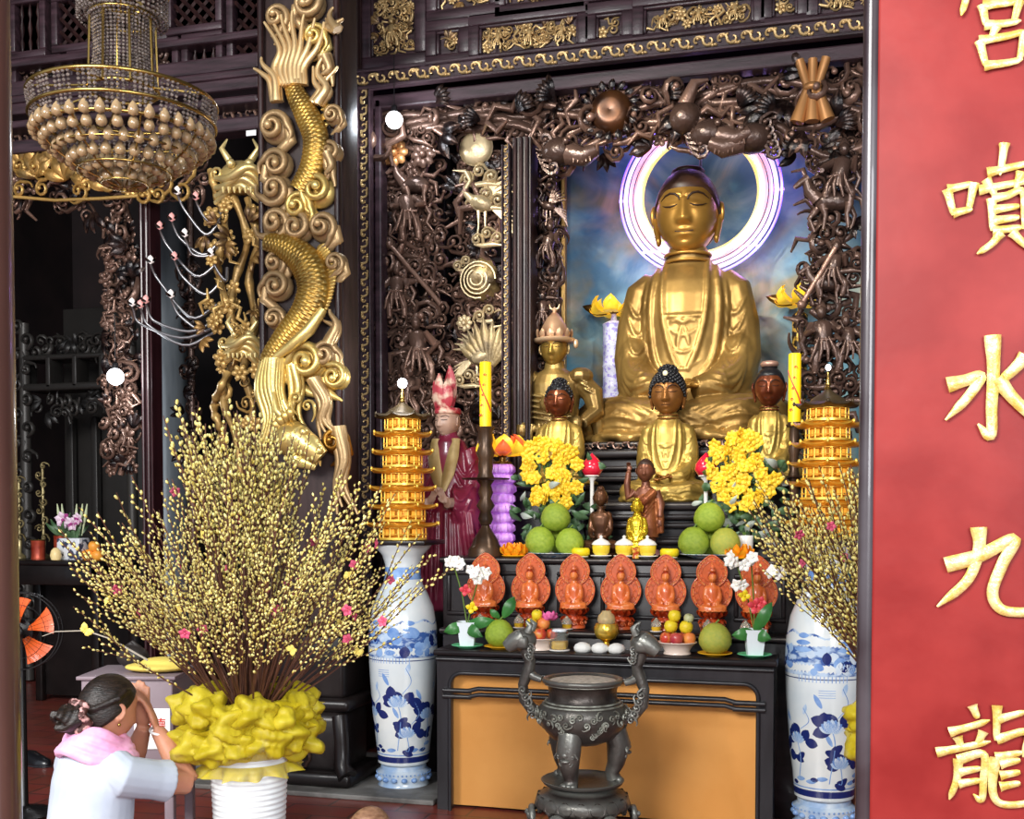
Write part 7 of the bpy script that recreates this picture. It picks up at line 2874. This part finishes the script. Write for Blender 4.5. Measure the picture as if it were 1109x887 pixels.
CH = {
    'palace_character': ([(1085, -50), (1087, -38)], [(1052, -28), (1090, -34), (1126, -36), (1118, -22)], [(1052, -28), (1047, -4), (1041, 17)],
                         [(1064, 5), (1068, 28)], [(1064, 6), (1090, 3), (1108, 0)], [(1066, 27), (1090, 25), (1106, 22)], [(1104, 1), (1098, 24)],
                         [(1079, 29), (1073, 42)], [(1061, 44), (1068, 72)], [(1060, 44), (1090, 39), (1112, 33)], [(1066, 71), (1090, 68), (1108, 64)], [(1110, 35), (1104, 66)]),
    'spout_character': ([(1026, 205), (1033, 233)], [(1026, 205), (1040, 202), (1055, 198)], [(1055, 198), (1049, 228)], [(1032, 231), (1053, 226)],
                        [(1088, 155), (1086, 170), (1083, 190)], [(1069, 187), (1095, 181), (1122, 175)], [(1060, 206), (1090, 200), (1128, 193)], [(1068, 194), (1078, 212)], [(1106, 186), (1100, 204)],
                        [(1074, 215), (1075, 250)], [(1074, 215), (1090, 212), (1108, 208), (1108, 248)], [(1076, 227), (1104, 223)], [(1076, 239), (1104, 235)], [(1075, 250), (1107, 246)],
                        [(1084, 252), (1074, 264), (1058, 275)], [(1096, 251), (1107, 262), (1121, 272)]),
    'water_character': ([(1075, 363), (1076, 400), (1074, 440), (1073, 472), (1059, 459)], [(1026, 417), (1045, 412), (1062, 408), (1048, 430), (1024, 455)], [(1111, 386), (1098, 400), (1083, 413)], [(1080, 410), (1100, 434), (1126, 456), (1138, 456)]),
    'nine_character': ([(1060, 571), (1060, 595), (1048, 628), (1015, 657)], [(1024, 612), (1060, 602), (1098, 584), (1086, 610), (1075, 640), (1082, 658), (1100, 663), (1124, 660), (1128, 642)],),
    'dragon_character': ([(1053, 764), (1059, 778)], [(1028, 793), (1050, 787), (1072, 780)], [(1037, 798), (1042, 811)], [(1065, 792), (1058, 808)], [(1014, 815), (1045, 809), (1073, 803)],
                         [(1038, 822), (1036, 845), (1028, 866)], [(1037, 823), (1065, 817), (1065, 845), (1063, 866), (1054, 860)], [(1039, 836), (1062, 832)], [(1038, 849), (1062, 845)],
                         [(1080, 764), (1079, 802)], [(1081, 779), (1110, 771)], [(1079, 801), (1112, 793), (1108, 820)], [(1078, 820), (1107, 815)], [(1078, 820), (1075, 856), (1086, 871), (1118, 868), (1120, 854)],
                         [(1083, 828), (1105, 823)], [(1083, 840), (1105, 836)], [(1083, 852), (1105, 848)]),
}
for nm, strokes in CH.items():
    mb = MB()
    dense = len(strokes) > 8
    for st in strokes:
        q = smooth_path([(*p, 0) for p in st], 6*len(st)) if len(st) > 2 else [(st[0][0]+(st[1][0]-st[0][0])*i/7, st[0][1]+(st[1][1]-st[0][1])*i/7) for i in range(8)]
        n = len(q)
        w0 = (4.3 if dense else 6.4)/ppm(1070, RY)
        rad = []
        for i in range(n):
            t_ = i/(n-1)
            rad.append(w0*(1.1-.35*t_+.25*exp(-((t_-.02)/.12)**2)-.75*max(0, t_-.85)/.15*(.75 if len(st) > 2 else .35)))
        P = [at(p[0], p[1], RY-.001)-rt.location for p in q]
        mb.tube(P, rad, 8, None, (.45, 1.0), nrm=(0, -1, 0))
    # outline groove round the strokes keeps the brushed look
    obj(nm, mb, GCH, rt, ang=50)

# foreground pole
pxr = at(9, 443, 2.5).x
POLE = mat('brown_varnished_pole', '4d342e', .28, col2='5e4038', scale=2, stretch=(3, 3, .5), coat=.5)
struct('column_pole', MB().lathe([(.12, 0), (.10, .1), (.09, .13), (.09, ZC-.01)], 32, c=(pxr-.09, 2.5, 0)), POLE, True)

# ---------------------------------------------------------------- people
SKIN = mat('warm_skin', 'c98f72', .5, col2='b87c62', scale=6, sss=.15)
TEE = mat('white_cotton_tee', 'c2cad6', .8, col2='b2bccb', scale=5, bump=.12, bscale=14)
HAIRB = mat('black_hair', '16120f', .4, col2='2b211c', scale=40, stretch=(1, 1, 4), bump=.3, bscale=70)
HAIRBR = mat('brown_hair', '6a4a36', .45, col2='8d6a50', scale=40, stretch=(1, 1, 4), bump=.3, bscale=70)
PNK = mat('pink_scarf_cloth', 'e59ac4', .7, col2='f0b8d6', scale=12)
TRS = mat('dark_trouser_cloth', '2c2a30', .8)


def kneeler(name, label, loc, rz, sc, hair_m, shirt_m, arms, scarf=True, bun=True):
    t = thing(name, label, 'person', loc, rz)
    S = Matrix.Scale(sc, 4)
    V = 0.0055
    m = MB()
    # trunk, neck
    loft(m, [(.20, .150, .12, .06), (.32, .145, .115, .05), (.45, .135, .105, .035), (.58, .145, .105, .02), (.68, .155, .10, .01), (.745, .150, .085, .005), (.785, .10, .065, .0), (.81, .055, .055, -.005), (.86, .052, .054, -.02)], 24)
    hc_ = (0, -.045, .912)
    m.put(head_mb(.225, 48, 36), Tm(hc_, (.22, 0, 0)))
    for s in (-1, 1):
        m.put(ear_mb(.225, s, False), Tm(hc_, (.22, 0, 0)))
        # thighs, shins, feet: sitting back on the heels
        m.tube([(s*.08, .10, .22), (s*.11, -.12, .17), (s*.13, -.32, .105)], [.10, .085, .062], 14)
        m.tube([(s*.13, -.32, .095), (s*.12, -.10, .07), (s*.10, .16, .065)], [.06, .062, .045], 12)
        m.tube([(s*.10, .16, .065), (s*.10, .26, .05), (s*.10, .32, .025)], [.042, .04, .022], 10)
        sh, el, wr, hd = arms[(s+1)//2]
        m.tube([(s*.12, .0, .735), sh, tuple((Vector(sh)+Vector(el))/2), el], [.058, .056, .050, .040], 14)
        m.tube([el, tuple((Vector(el)*.55+Vector(wr)*.45)), wr], [.041, .038, .025], 12)
        m.put(hand_mb(Matrix.Identity(4), s, curl=.35), aim(wr, Vector(hd)-Vector(wr), 0, .165) if s < 0 else aim(wr, Vector(hd)-Vector(wr), pi, .165))
    obj('body', fuse(MB().put(m, S), V*sc, 2, .4), SKIN, t, ang=None)
    c = MB()
    loft(c, [(.27, .185, .15, .055), (.34, .178, .145, .05), (.45, .165, .13, .035), (.58, .165, .125, .02), (.68, .172, .117, .01), (.75, .163, .10, .005), (.79, .115, .078, .0), (.805, .08, .07, 0)], 28)
    for s in (-1, 1):
        sh, el, wr, hd = arms[(s+1)//2]
        a, b = Vector(sh), Vector(el)
        c.tube([(s*.11, .0, .74), tuple(a), tuple(a+(b-a)*.45), tuple(a+(b-a)*.66)], [.066, .070, .066, .072], 16)
    obj('shirt', fuse(MB().put(c, S), V*sc, 2, .4), shirt_m, t, ang=None)
    tr = MB()
    loft(tr, [(.16, .17, .14, .06), (.24, .172, .145, .06), (.30, .165, .135, .055)], 24)
    for s in (-1, 1):
        tr.tube([(s*.08, .10, .22), (s*.11, -.12, .17), (s*.13, -.32, .105)], [.115, .10, .075], 14)
        tr.tube([(s*.13, -.32, .10), (s*.12, -.10, .085), (s*.10, .14, .08)], [.074, .074, .06], 12)
    obj('trousers', fuse(MB().put(tr, S), V*sc, 2, .4), TRS, t, ang=None)
    hcap = hair_cap(.225, .27, 0, 0, 1.09)
    hcap.f.append(list(range(47, -1, -1)))
    h = MB().put(hcap, Tm(hc_, (.22, 0, 0)))
    M = Tm(hc_, (.22, 0, 0), .225)
    for i in range(40):
        a = -1.4+2.8*i/39
        h.tube([tuple(M @ Vector((.36*sin(a), -.30*cos(a)+.02, .34))), tuple(M @ Vector((.42*sin(a*1.0), .10, .40-.2*abs(sin(a))))), tuple(M @ Vector((.26*sin(a), .38, .12-.12*abs(sin(a))))), tuple(M @ Vector((.06*sin(a), .46, -.06)))], [.006, .010, .010, .006], 5)
    if bun:
        bc = M @ Vector((0, .47, -.16))
        for i in range(14):
            a = i*2.4
            h.tube([tuple(bc+Vector((.05*cos(a+q*.5)*(1-.1*q), .015*sin(i)+.012*q, .045*sin(a+q*.5)*(1-.1*q)))) for q in range(6)], .014, 6)
        h.ell(tuple(bc), (.048, .04, .048), nu=12, nv=9)
    else:
        for i in range(26):
            a = -1.5+3*i/25
            h.tube([tuple(M @ Vector((.38*sin(a), .36*cos(a)+.02, .10))), tuple(M @ Vector((.40*sin(a), .40*cos(a)+.02, -.3))), tuple(M @ Vector((.36*sin(a), .40*cos(a)+.0, -.62)))], [.018, .02, .008], 6)
    obj('hair', fuse(MB().put(h, S), .0042*sc, 1, .4), hair_m, t, ang=None)
    if bun:
        sm_ = MB()
        for i in range(22):
            a = 2*pi*i/22
            p = bc+Vector((.052*cos(a), .000+.012*sin(5*a), .050*sin(a)))
            sm_.ell(tuple(p), (.017, .017, .014), (a, a*2, 0), 8, 6)
        obj('scrunchie', fuse(MB().put(sm_, S), .004*sc, 1), mat('brown_pink_patterned_scrunchie', '4a2a26', .6, col2='c99a96', scale=45, mix=(.5, .58)), t, ang=None)
    if scarf:
        sf = MB()
        for q in range(4):
            sf.tube([((.082+.014*q)*cos(a), (.078+.012*q)*sin(a)-.005, .80+.022*(1.5-q)+.012*sin(3*a+q)+.02*sin(a)) for a in np.linspace(0, 2*pi, 29)], .019, 8)
        obj('scarf', fuse(MB().put(sf, S), .0045*sc, 1), PNK, t, ang=None)
    return t


# raised hands joined at the forehead; (shoulder, elbow, wrist, fingertips) for each arm
ra = ((-.165, -.005, .715), (-.18, -.235, .655), (-.045, -.205, .825), (-.012, -.165, .975))
la = ((.165, -.005, .715), (.17, -.23, .655), (.045, -.21, .825), (.014, -.17, .975))
wp = FW*3.78+RT*((101-554.5)/FPX*3.78)
wt = kneeler('person', 'woman in white tee and pink scarf kneeling with joined hands raised to her forehead', (wp.x, wp.y, 0), 2.72, 1.025, HAIRB, TEE, (ra, la))
obj('bracelet', MB().tube([tuple((Vector(ra[2])*.97+Vector(ra[1])*.03+Vector((.030*cos(a), .030*sin(a)*.9, .008*cos(a))))*1.025) for a in np.linspace(0, 2*pi, 25)], .005, 7), WHITE, wt, label='pale bracelet on the wrist')
obj('earring', MB().ell(tuple(Vector((-.088, -.035, .872))*1.025), .006, nu=8, nv=6), BRS, wt)
ca_ = ((-.16, -.02, .70), (-.19, -.16, .52), (-.09, -.30, .46), (-.02, -.40, .50))
cb_ = ((.16, -.02, .70), (.19, -.16, .52), (.09, -.30, .46), (.02, -.40, .50))
cp_ = FW*3.2+RT*((391-554.5)/FPX*3.2)
kneeler('person', 'kneeling figure of whom only the crown of brown hair shows at the lower picture edge', (cp_.x, cp_.y, 0), 2.9, .725, HAIRBR, mat('grey_tee', '9a938c', .8), (ca_, cb_), False, False)

# ---------------------------------------------------------------- donation box with printed signs
DBX = mat('lavender_grey_painted_metal', '8f7f86', .45, col2='84747b', scale=3)
PAPR = mat('white_sign_paper', 'f2efec', .6)
REDI = mat('red_sign_ink', 'cf3a2e', .6)
dx_ = FW*4.75+RT*((150-554.5)/FPX*4.75)
dzt = at(150, 726, dx_.y).z
db = thing('donation_box', 'lavender grey donation box on legs with white and red signs, behind the kneeling woman', 'box', (dx_.x, dx_.y, 0), .28)
hwb = .19
obj('box_body', MB().box((0, 0, dzt-.26), (2*hwb, .34, .50), bev=.008), DBX, db)
obj('box_top', MB().box((0, 0, dzt-.008), (2*hwb+.03, .37, .016), bev=.004), DBX, db)
obj('slot', MB().box((-.06, -.172, dzt-.125), (.13, .004, .010)), BLACK, db)
for sx in (-1, 1):
    for sy in (-1, 1):
        obj('leg', MB().box((sx*(hwb-.022), sy*.145, (dzt-.5)/2), (.04, .04, dzt-.5), bev=.006), DBX, db)


def glyphs(txt, size):
    c = bpy.data.curves.new('glyphs', 'FONT')
    c.body = txt
    c.size = size
    c.extrude = .0006
    c.align_x = 'CENTER'
    c.align_y = 'CENTER'
    c.resolution_u = 3
    o = bpy.data.objects.new('glyphs', c)
    COL.objects.link(o)
    me = bpy.data.meshes.new_from_object(o.evaluated_get(bpy.context.evaluated_depsgraph_get()))
    bpy.data.objects.remove(o)
    return me


s1_ = obj('paper_sign', MB().box((.105, -.174, dzt-.22), (.15, .004, .17), bev=.001), PAPR, db)
s2_ = obj('paper_sign', MB().box((-.015, -.176, dzt-.39), (.13, .004, .20), bev=.001), PAPR, db)
for par, txt, x, z, sz in ((s1_, '\u529f\u5fb7', .105, dzt-.205, .058), (s2_, '\u798f', -.015, dzt-.345, .062), (s2_, '\u7530', -.015, dzt-.415, .062)):
    me = glyphs(txt, sz)
    me.materials.clear()
    me.materials.append(REDI)
    o = link('red_characters', me, par, (x, -.1790, z), (pi/2, 0, 0))
yc = thing('yellow_cloth', 'folded yellow cloth lying on top of the grey donation box', 'cloth', (dx_.x+.10, dx_.y-.02, dzt+.0005), .28)
obj('cloth_fold', fuse(MB().ell((0, 0, .022), (.14, .09, .022), nu=18, nv=8).ell((.03, .01, .045), (.10, .07, .018), nu=16, nv=8), .006, 2), mat('soft_yellow_cloth', 'e4cc62', .8), yc, ang=None)
bgm = MB().ell((0, 0, .05), (.075, .055, .05), nu=18, nv=10).tube([(-.04, 0, .09), (0, 0, .115), (.04, 0, .09)], .008, 7)
b = obj('small_bag', fuse(bgm, .005, 2), mat('dark_bag_leather', '2b2624', .5), ang=None, loc=(dx_.x-.075, dx_.y+.06, dzt+.0005))
tag(b, 'small dark bag lying on the donation box behind the woman', 'bag')

# ---------------------------------------------------------------- floor fan with orange blades, shoe
fy = FW*5.9+RT*((22-554.5)/FPX*5.9)
fz = at(22, 683, fy.y).z
fk = FPX/5.9
fan = thing('floor_fan', 'black pedestal fan with orange blades half hidden by the brown pole', 'fan', (fy.x, fy.y, 0), .35)
rf = .205
obj('fan_base', MB().lathe([(.16, 0), (.165, .012), (.13, .03), (.03, .05), (.022, .06), (.018, fz-.08), (.018, fz-.02), (0, fz-.02)], 28), BLACK, fan)
obj('fan_motor', MB().lathe([(.0, -.02), (.055, -.01), (.065, .06), (.05, .13), (0, .14)], 20, M=Tm((0, .02, fz), (-pi/2, 0, 0))), BLACK, fan)
cg = MB()
for r, y in ((rf, -.03), (rf, .03), (rf*.7, -.06), (rf*.4, -.075)):
    cg.tube([(r*cos(a), y, fz+r*sin(a)) for a in np.linspace(0, 2*pi, 49)], .004 if r == rf else .0015, 5)
for i in range(36):
    a = 2*pi*i/36
    cg.tube([(.04*cos(a), -.08, fz+.04*sin(a)), (rf*.6*cos(a), -.066, fz+rf*.6*sin(a)), (rf*cos(a), -.03, fz+rf*sin(a)), (rf*cos(a), .03, fz+rf*sin(a))], .0008, 4)
cg.ell((0, -.082, fz), (.04, .012, .04), nu=14, nv=7)
obj('fan_guard', cg, BLACK, fan)
ORB = mat('orange_fan_blade', 'e8642a', .35, coat=.3, sss=.1)
for i in range(5):
    def bf(u, v, i=i):
        a = .35+i*2*pi/5+(-.42+.84*u)*(.55+.45*v)
        r = .045+.135*v
        return (r*cos(a), -.02+.05*(u-.5), fz+r*sin(a))
    bl = MB().grid(bf, 9, 7).grid(lambda u, v: (lambda p: (p[0], p[1]+.003, p[2]))(bf(1-u, v)), 9, 7)
    obj('fan_blade', bl, ORB, fan)
sy_ = FW*7.1+RT*((36-554.5)/FPX*7.1)
sh = MB()
loft(sh, [(0, .055, .13, 0), (.02, .056, .132, 0), (.045, .05, .125, 0), (.07, .042, .07, .05), (.085, .032, .045, .07)], 22)
o = thing('black_shoe', 'black shoe lying on the red tiles beside the kneeling woman and the brown pole', 'shoe', (sy_.x, sy_.y, 0), 1.3)
obj('shoe_upper', sh, mat('black_shoe_leather', '17171b', .3, coat=.4), o)
obj('shoe_sole', MB().put(MB().ell((0, 0, .006), (.06, .137, .006), nu=22, nv=6)), mat('grey_shoe_sole', '4c4c50', .6), o)

# ---------------------------------------------------------------- offering table far back in the hall
HY = 7.7
hz = at(70, 607, HY).z
hx0, hx1 = A2(-10, HY), A2(110, HY)
ht = thing('offering_table', 'dark offering table with flowers in the unlit hall behind the willow', 'table', ((hx0+hx1)/2, HY+.25, 0))
wd = hx1-hx0
obj('table_top', MB().box((0, 0, hz-.02), (wd, .6, .04), bev=.01), WOODB, ht)
obj('table_apron', MB().box((0, -.27, hz-.12), (wd-.06, .03, .16), bev=.008), WOODB, ht)
for sx in (-1, 1):
    for s2 in (-1, 1):
        obj('leg', MB().box((sx*(wd/2-.06), s2*.25, (hz-.04)/2), (.07, .07, hz-.04), bev=.01), WOODB, ht)
obj('back_board', MB().box((0, .28, hz/2), (wd-.1, .02, hz-.1)), WOODB, ht)
RTN = mat('red_metallic_tin', '8a2a1e', .3, .3, col2='c0563c', scale=14)


def onhall(px, dy=0.0):
    return Vector((A2(px, HY+dy), HY+dy, hz+.0005))


for px, py, r, lab in ((40, 585, .055, 'red tin nearest the foreground pole on the dark hall table'), (64, 580, .05, 'red tin in front of the patterned flower box on the dark hall table')):
    p = onhall(px, .1)
    t = thing('red_tin', lab, 'tin', p, 0, 'red tins on the hall table')
    hh = at(px, py, HY+.1).z-hz
    obj('tin_body', MB().lathe([(r, 0), (r*1.03, .01), (r, .02), (r, hh-.02), (r*1.04, hh-.01), (r*1.04, hh), (0, hh)], 24), RTN, t)
    obj('tin_rim', MB().tube([(r*1.04*cos(a), r*1.04*sin(a), hh) for a in np.linspace(0, 2*pi, 25)], .004, 5), BRS, t)
p = onhall(59, -.02)
o = obj('egg_candle', MB().lathe([(0, 0), (.035, .004), (.045, .04), (.036, .08), (.018, .10), (0, .105)], 20), mat('cream_wax', 'e8d49a', .4, sss=.2, emit='ffd890', estr=.12), loc=p)
tag(o, 'egg-shaped cream candle standing between the red tins and the flower box', 'candle')
p = onhall(78, .12)
t = thing('flower_box', 'white porcelain flower box with dark pattern holding lilies on the dark hall table', 'vase', p)
obj('box_body', MB().box((0, 0, .09), (.22, .14, .18), bev=.01), mat('white_black_pattern', 'e0e4ea', .3, col2='3a4258', scale=16, mix=(.52, .56), coat=.3), t)
lf = MB()
for i in range(16):
    leafm(lf, Tm((R.uniform(-.09, .09), R.uniform(-.03, .03), .17), (R.uniform(-.6, .6), R.uniform(-.9, .9), 0)), R.uniform(.12, .24), .022, .2)
obj('foliage', lf, DGL, t)
lw_ = mat('pink_white_lily', 'f0d8e8', .5, col2='a83a86', scale=18, mix=(.5, .6))
for (dx, dz, r) in ((-.05, .33, .07), (.03, .30, .06), (.09, .34, .05)):
    obj('lily_blossom', blossom(r, 6), lw_, t, loc=(dx, -.05, dz), rot=(.2, dx*9, 0))
bu = MB()
for dx in (-.12, -.08, .05, .10, .14):
    bu.tube([(dx*.6, 0, .2), (dx, -.02, .38), (dx*1.1, -.02, .46)], [.003, .014, .005], 7)
obj('lily_bud', bu, mat('pale_green_bud', 'c8d2a8', .5), t)
for i, (px, dz, r) in enumerate(((95, .05, .05), (100, .12, .045), (104.5, .05, .045))):
    fruit('orange', ('orange nearest the flower box on the dark hall table', 'topmost orange in the little pile beside the flower box', 'orange of the little pile nearest the carved arch leg')[i], tuple(onhall(px, .1)+Vector((0, 0, (.0, .075, .0)[i]))), r, mat('glowing_orange_skin', 'e8a040', .4, emit='ff9a30', estr=.15), 'oranges on the hall table')  # faint glow put into the skin stands for light on the fruit
gs = mat('pale_gold_ornament', 'b8a878', .35, .5, col2='6a5a3a', scale=12)
for px, y1, lab in ((20, 520, 'pale gilt altar ornament directly beside the foreground pole'), (46, 505, 'pale gilt altar ornament behind the red tins')):
    p = onhall(px, .3)
    hh = at(px, y1, HY+.3).z-hz
    t = thing('altar_ornament', lab, 'ornament', p, 0, 'gilt ornaments on the hall table')
    obj('ornament_stem', MB().lathe([(.05, 0), (.05, .02), (.015, .05), (.02, .15), (.012, .2), (.012, hh), (0, hh)], 16), gs, t)
    b = MB()
    for i in range(9):
        z = .18+(hh-.18)*i/8
        scroll(b, Tm((.025*(-1)**i, -.01, z), (0, i*.7, 0)), .035, .010, 1.2, 1, 11, 5, (-1)**i)
    obj('ornament_scrolls', b, gs, t)
# ================================================================ camera and light
cd = bpy.data.cameras.new('camera')
cam = bpy.data.objects.new('camera', cd)
COL.objects.link(cam)
cam.location = CAM
cam.rotation_euler = (pi/2-PIT, 0, YAW)
cd.sensor_width = 36
cd.lens = FPX/1109*36
cd.shift_y = SHIFT
cd.clip_start = .05
SC.camera = cam

w = bpy.data.worlds.new('world')
SC.world = w
w.use_nodes = True
w.node_tree.nodes['Background'].inputs['Color'].default_value = (.75, .85, 1, 1)
w.node_tree.nodes['Background'].inputs['Strength'].default_value = .65


def area(name, loc, to, size, power, col=(1, 1, 1), sy=None):
    l = bpy.data.lights.new(name, 'AREA')
    l.energy = power
    l.color = col
    l.shape = 'RECTANGLE'
    l.size = size
    l.size_y = sy or size
    o = bpy.data.objects.new(name, l)
    COL.objects.link(o)
    o.location = loc
    o.rotation_euler = (Vector(to)-Vector(loc)).to_track_quat('-Z', 'Y').to_euler()
    return o


def point(name, loc, power, col=(1, 1, 1), r=.03):
    l = bpy.data.lights.new(name, 'POINT')
    l.energy = power
    l.color = col
    l.shadow_soft_size = r
    o = bpy.data.objects.new(name, l)
    COL.objects.link(o)
    o.location = loc
    return o


def spot(name, loc, to, power, col=(1, 1, 1), ang=60, r=.05):
    l = bpy.data.lights.new(name, 'SPOT')
    l.energy = power
    l.color = col
    l.spot_size = radians(ang)
    l.spot_blend = .6
    l.shadow_soft_size = r
    o = bpy.data.objects.new(name, l)
    COL.objects.link(o)
    o.location = loc
    o.rotation_euler = (Vector(to)-Vector(loc)).to_track_quat('-Z', 'Y').to_euler()
    return o


# daylight through the open front of the hall (high, behind the viewer)
area('courtyard_daylight', (-3.2, -3.0, 4.8), (-1.5, 6, 1.7), 4, 720, (1, .98, .95), 2.5)
area('courtyard_daylight', (2.6, -2.5, 3.0), (-.8, 6, 1.4), 3, 300, (.97, .98, 1), 2.5)
# unseen spots added to brighten the shrine from above
spot('added_shrine_spot', (-2.3, 4.4, 4.9), (-.75, 7.4, 2.7), 420, (1, .92, .76), 48, .08)
spot('added_shrine_spot', (.6, 4.2, 4.7), (-.9, 7.2, 2.2), 200, (1, .93, .82), 50, .08)
# glow of the neon ring and of the round bulbs
for i in range(8):
    a_ = 2*pi*i/8
    point('neon_glow', (hcn.x+86/kh*cos(a_), hcn.y-.06, hcn.z+86/kh*sin(a_)), 1.0, (.45, .25, 1), .05)
point('bulb_glow', tuple(at(427, 130, 6.75)), 9, (.85, .92, 1), .06)
point('bulb_glow', tuple(at(125, 408, 6.38)), 7, (.9, .95, 1), .06)
point('bulb_glow', (VX1, VY-.12, pz1+.02), 5, (.9, .95, 1), .05)
vs = SC.view_settings
vs.view_transform = 'Standard'
vs.look = 'None'
vs.gamma = 1
vs.exposure = 0.38
vs.use_curve_mapping = False
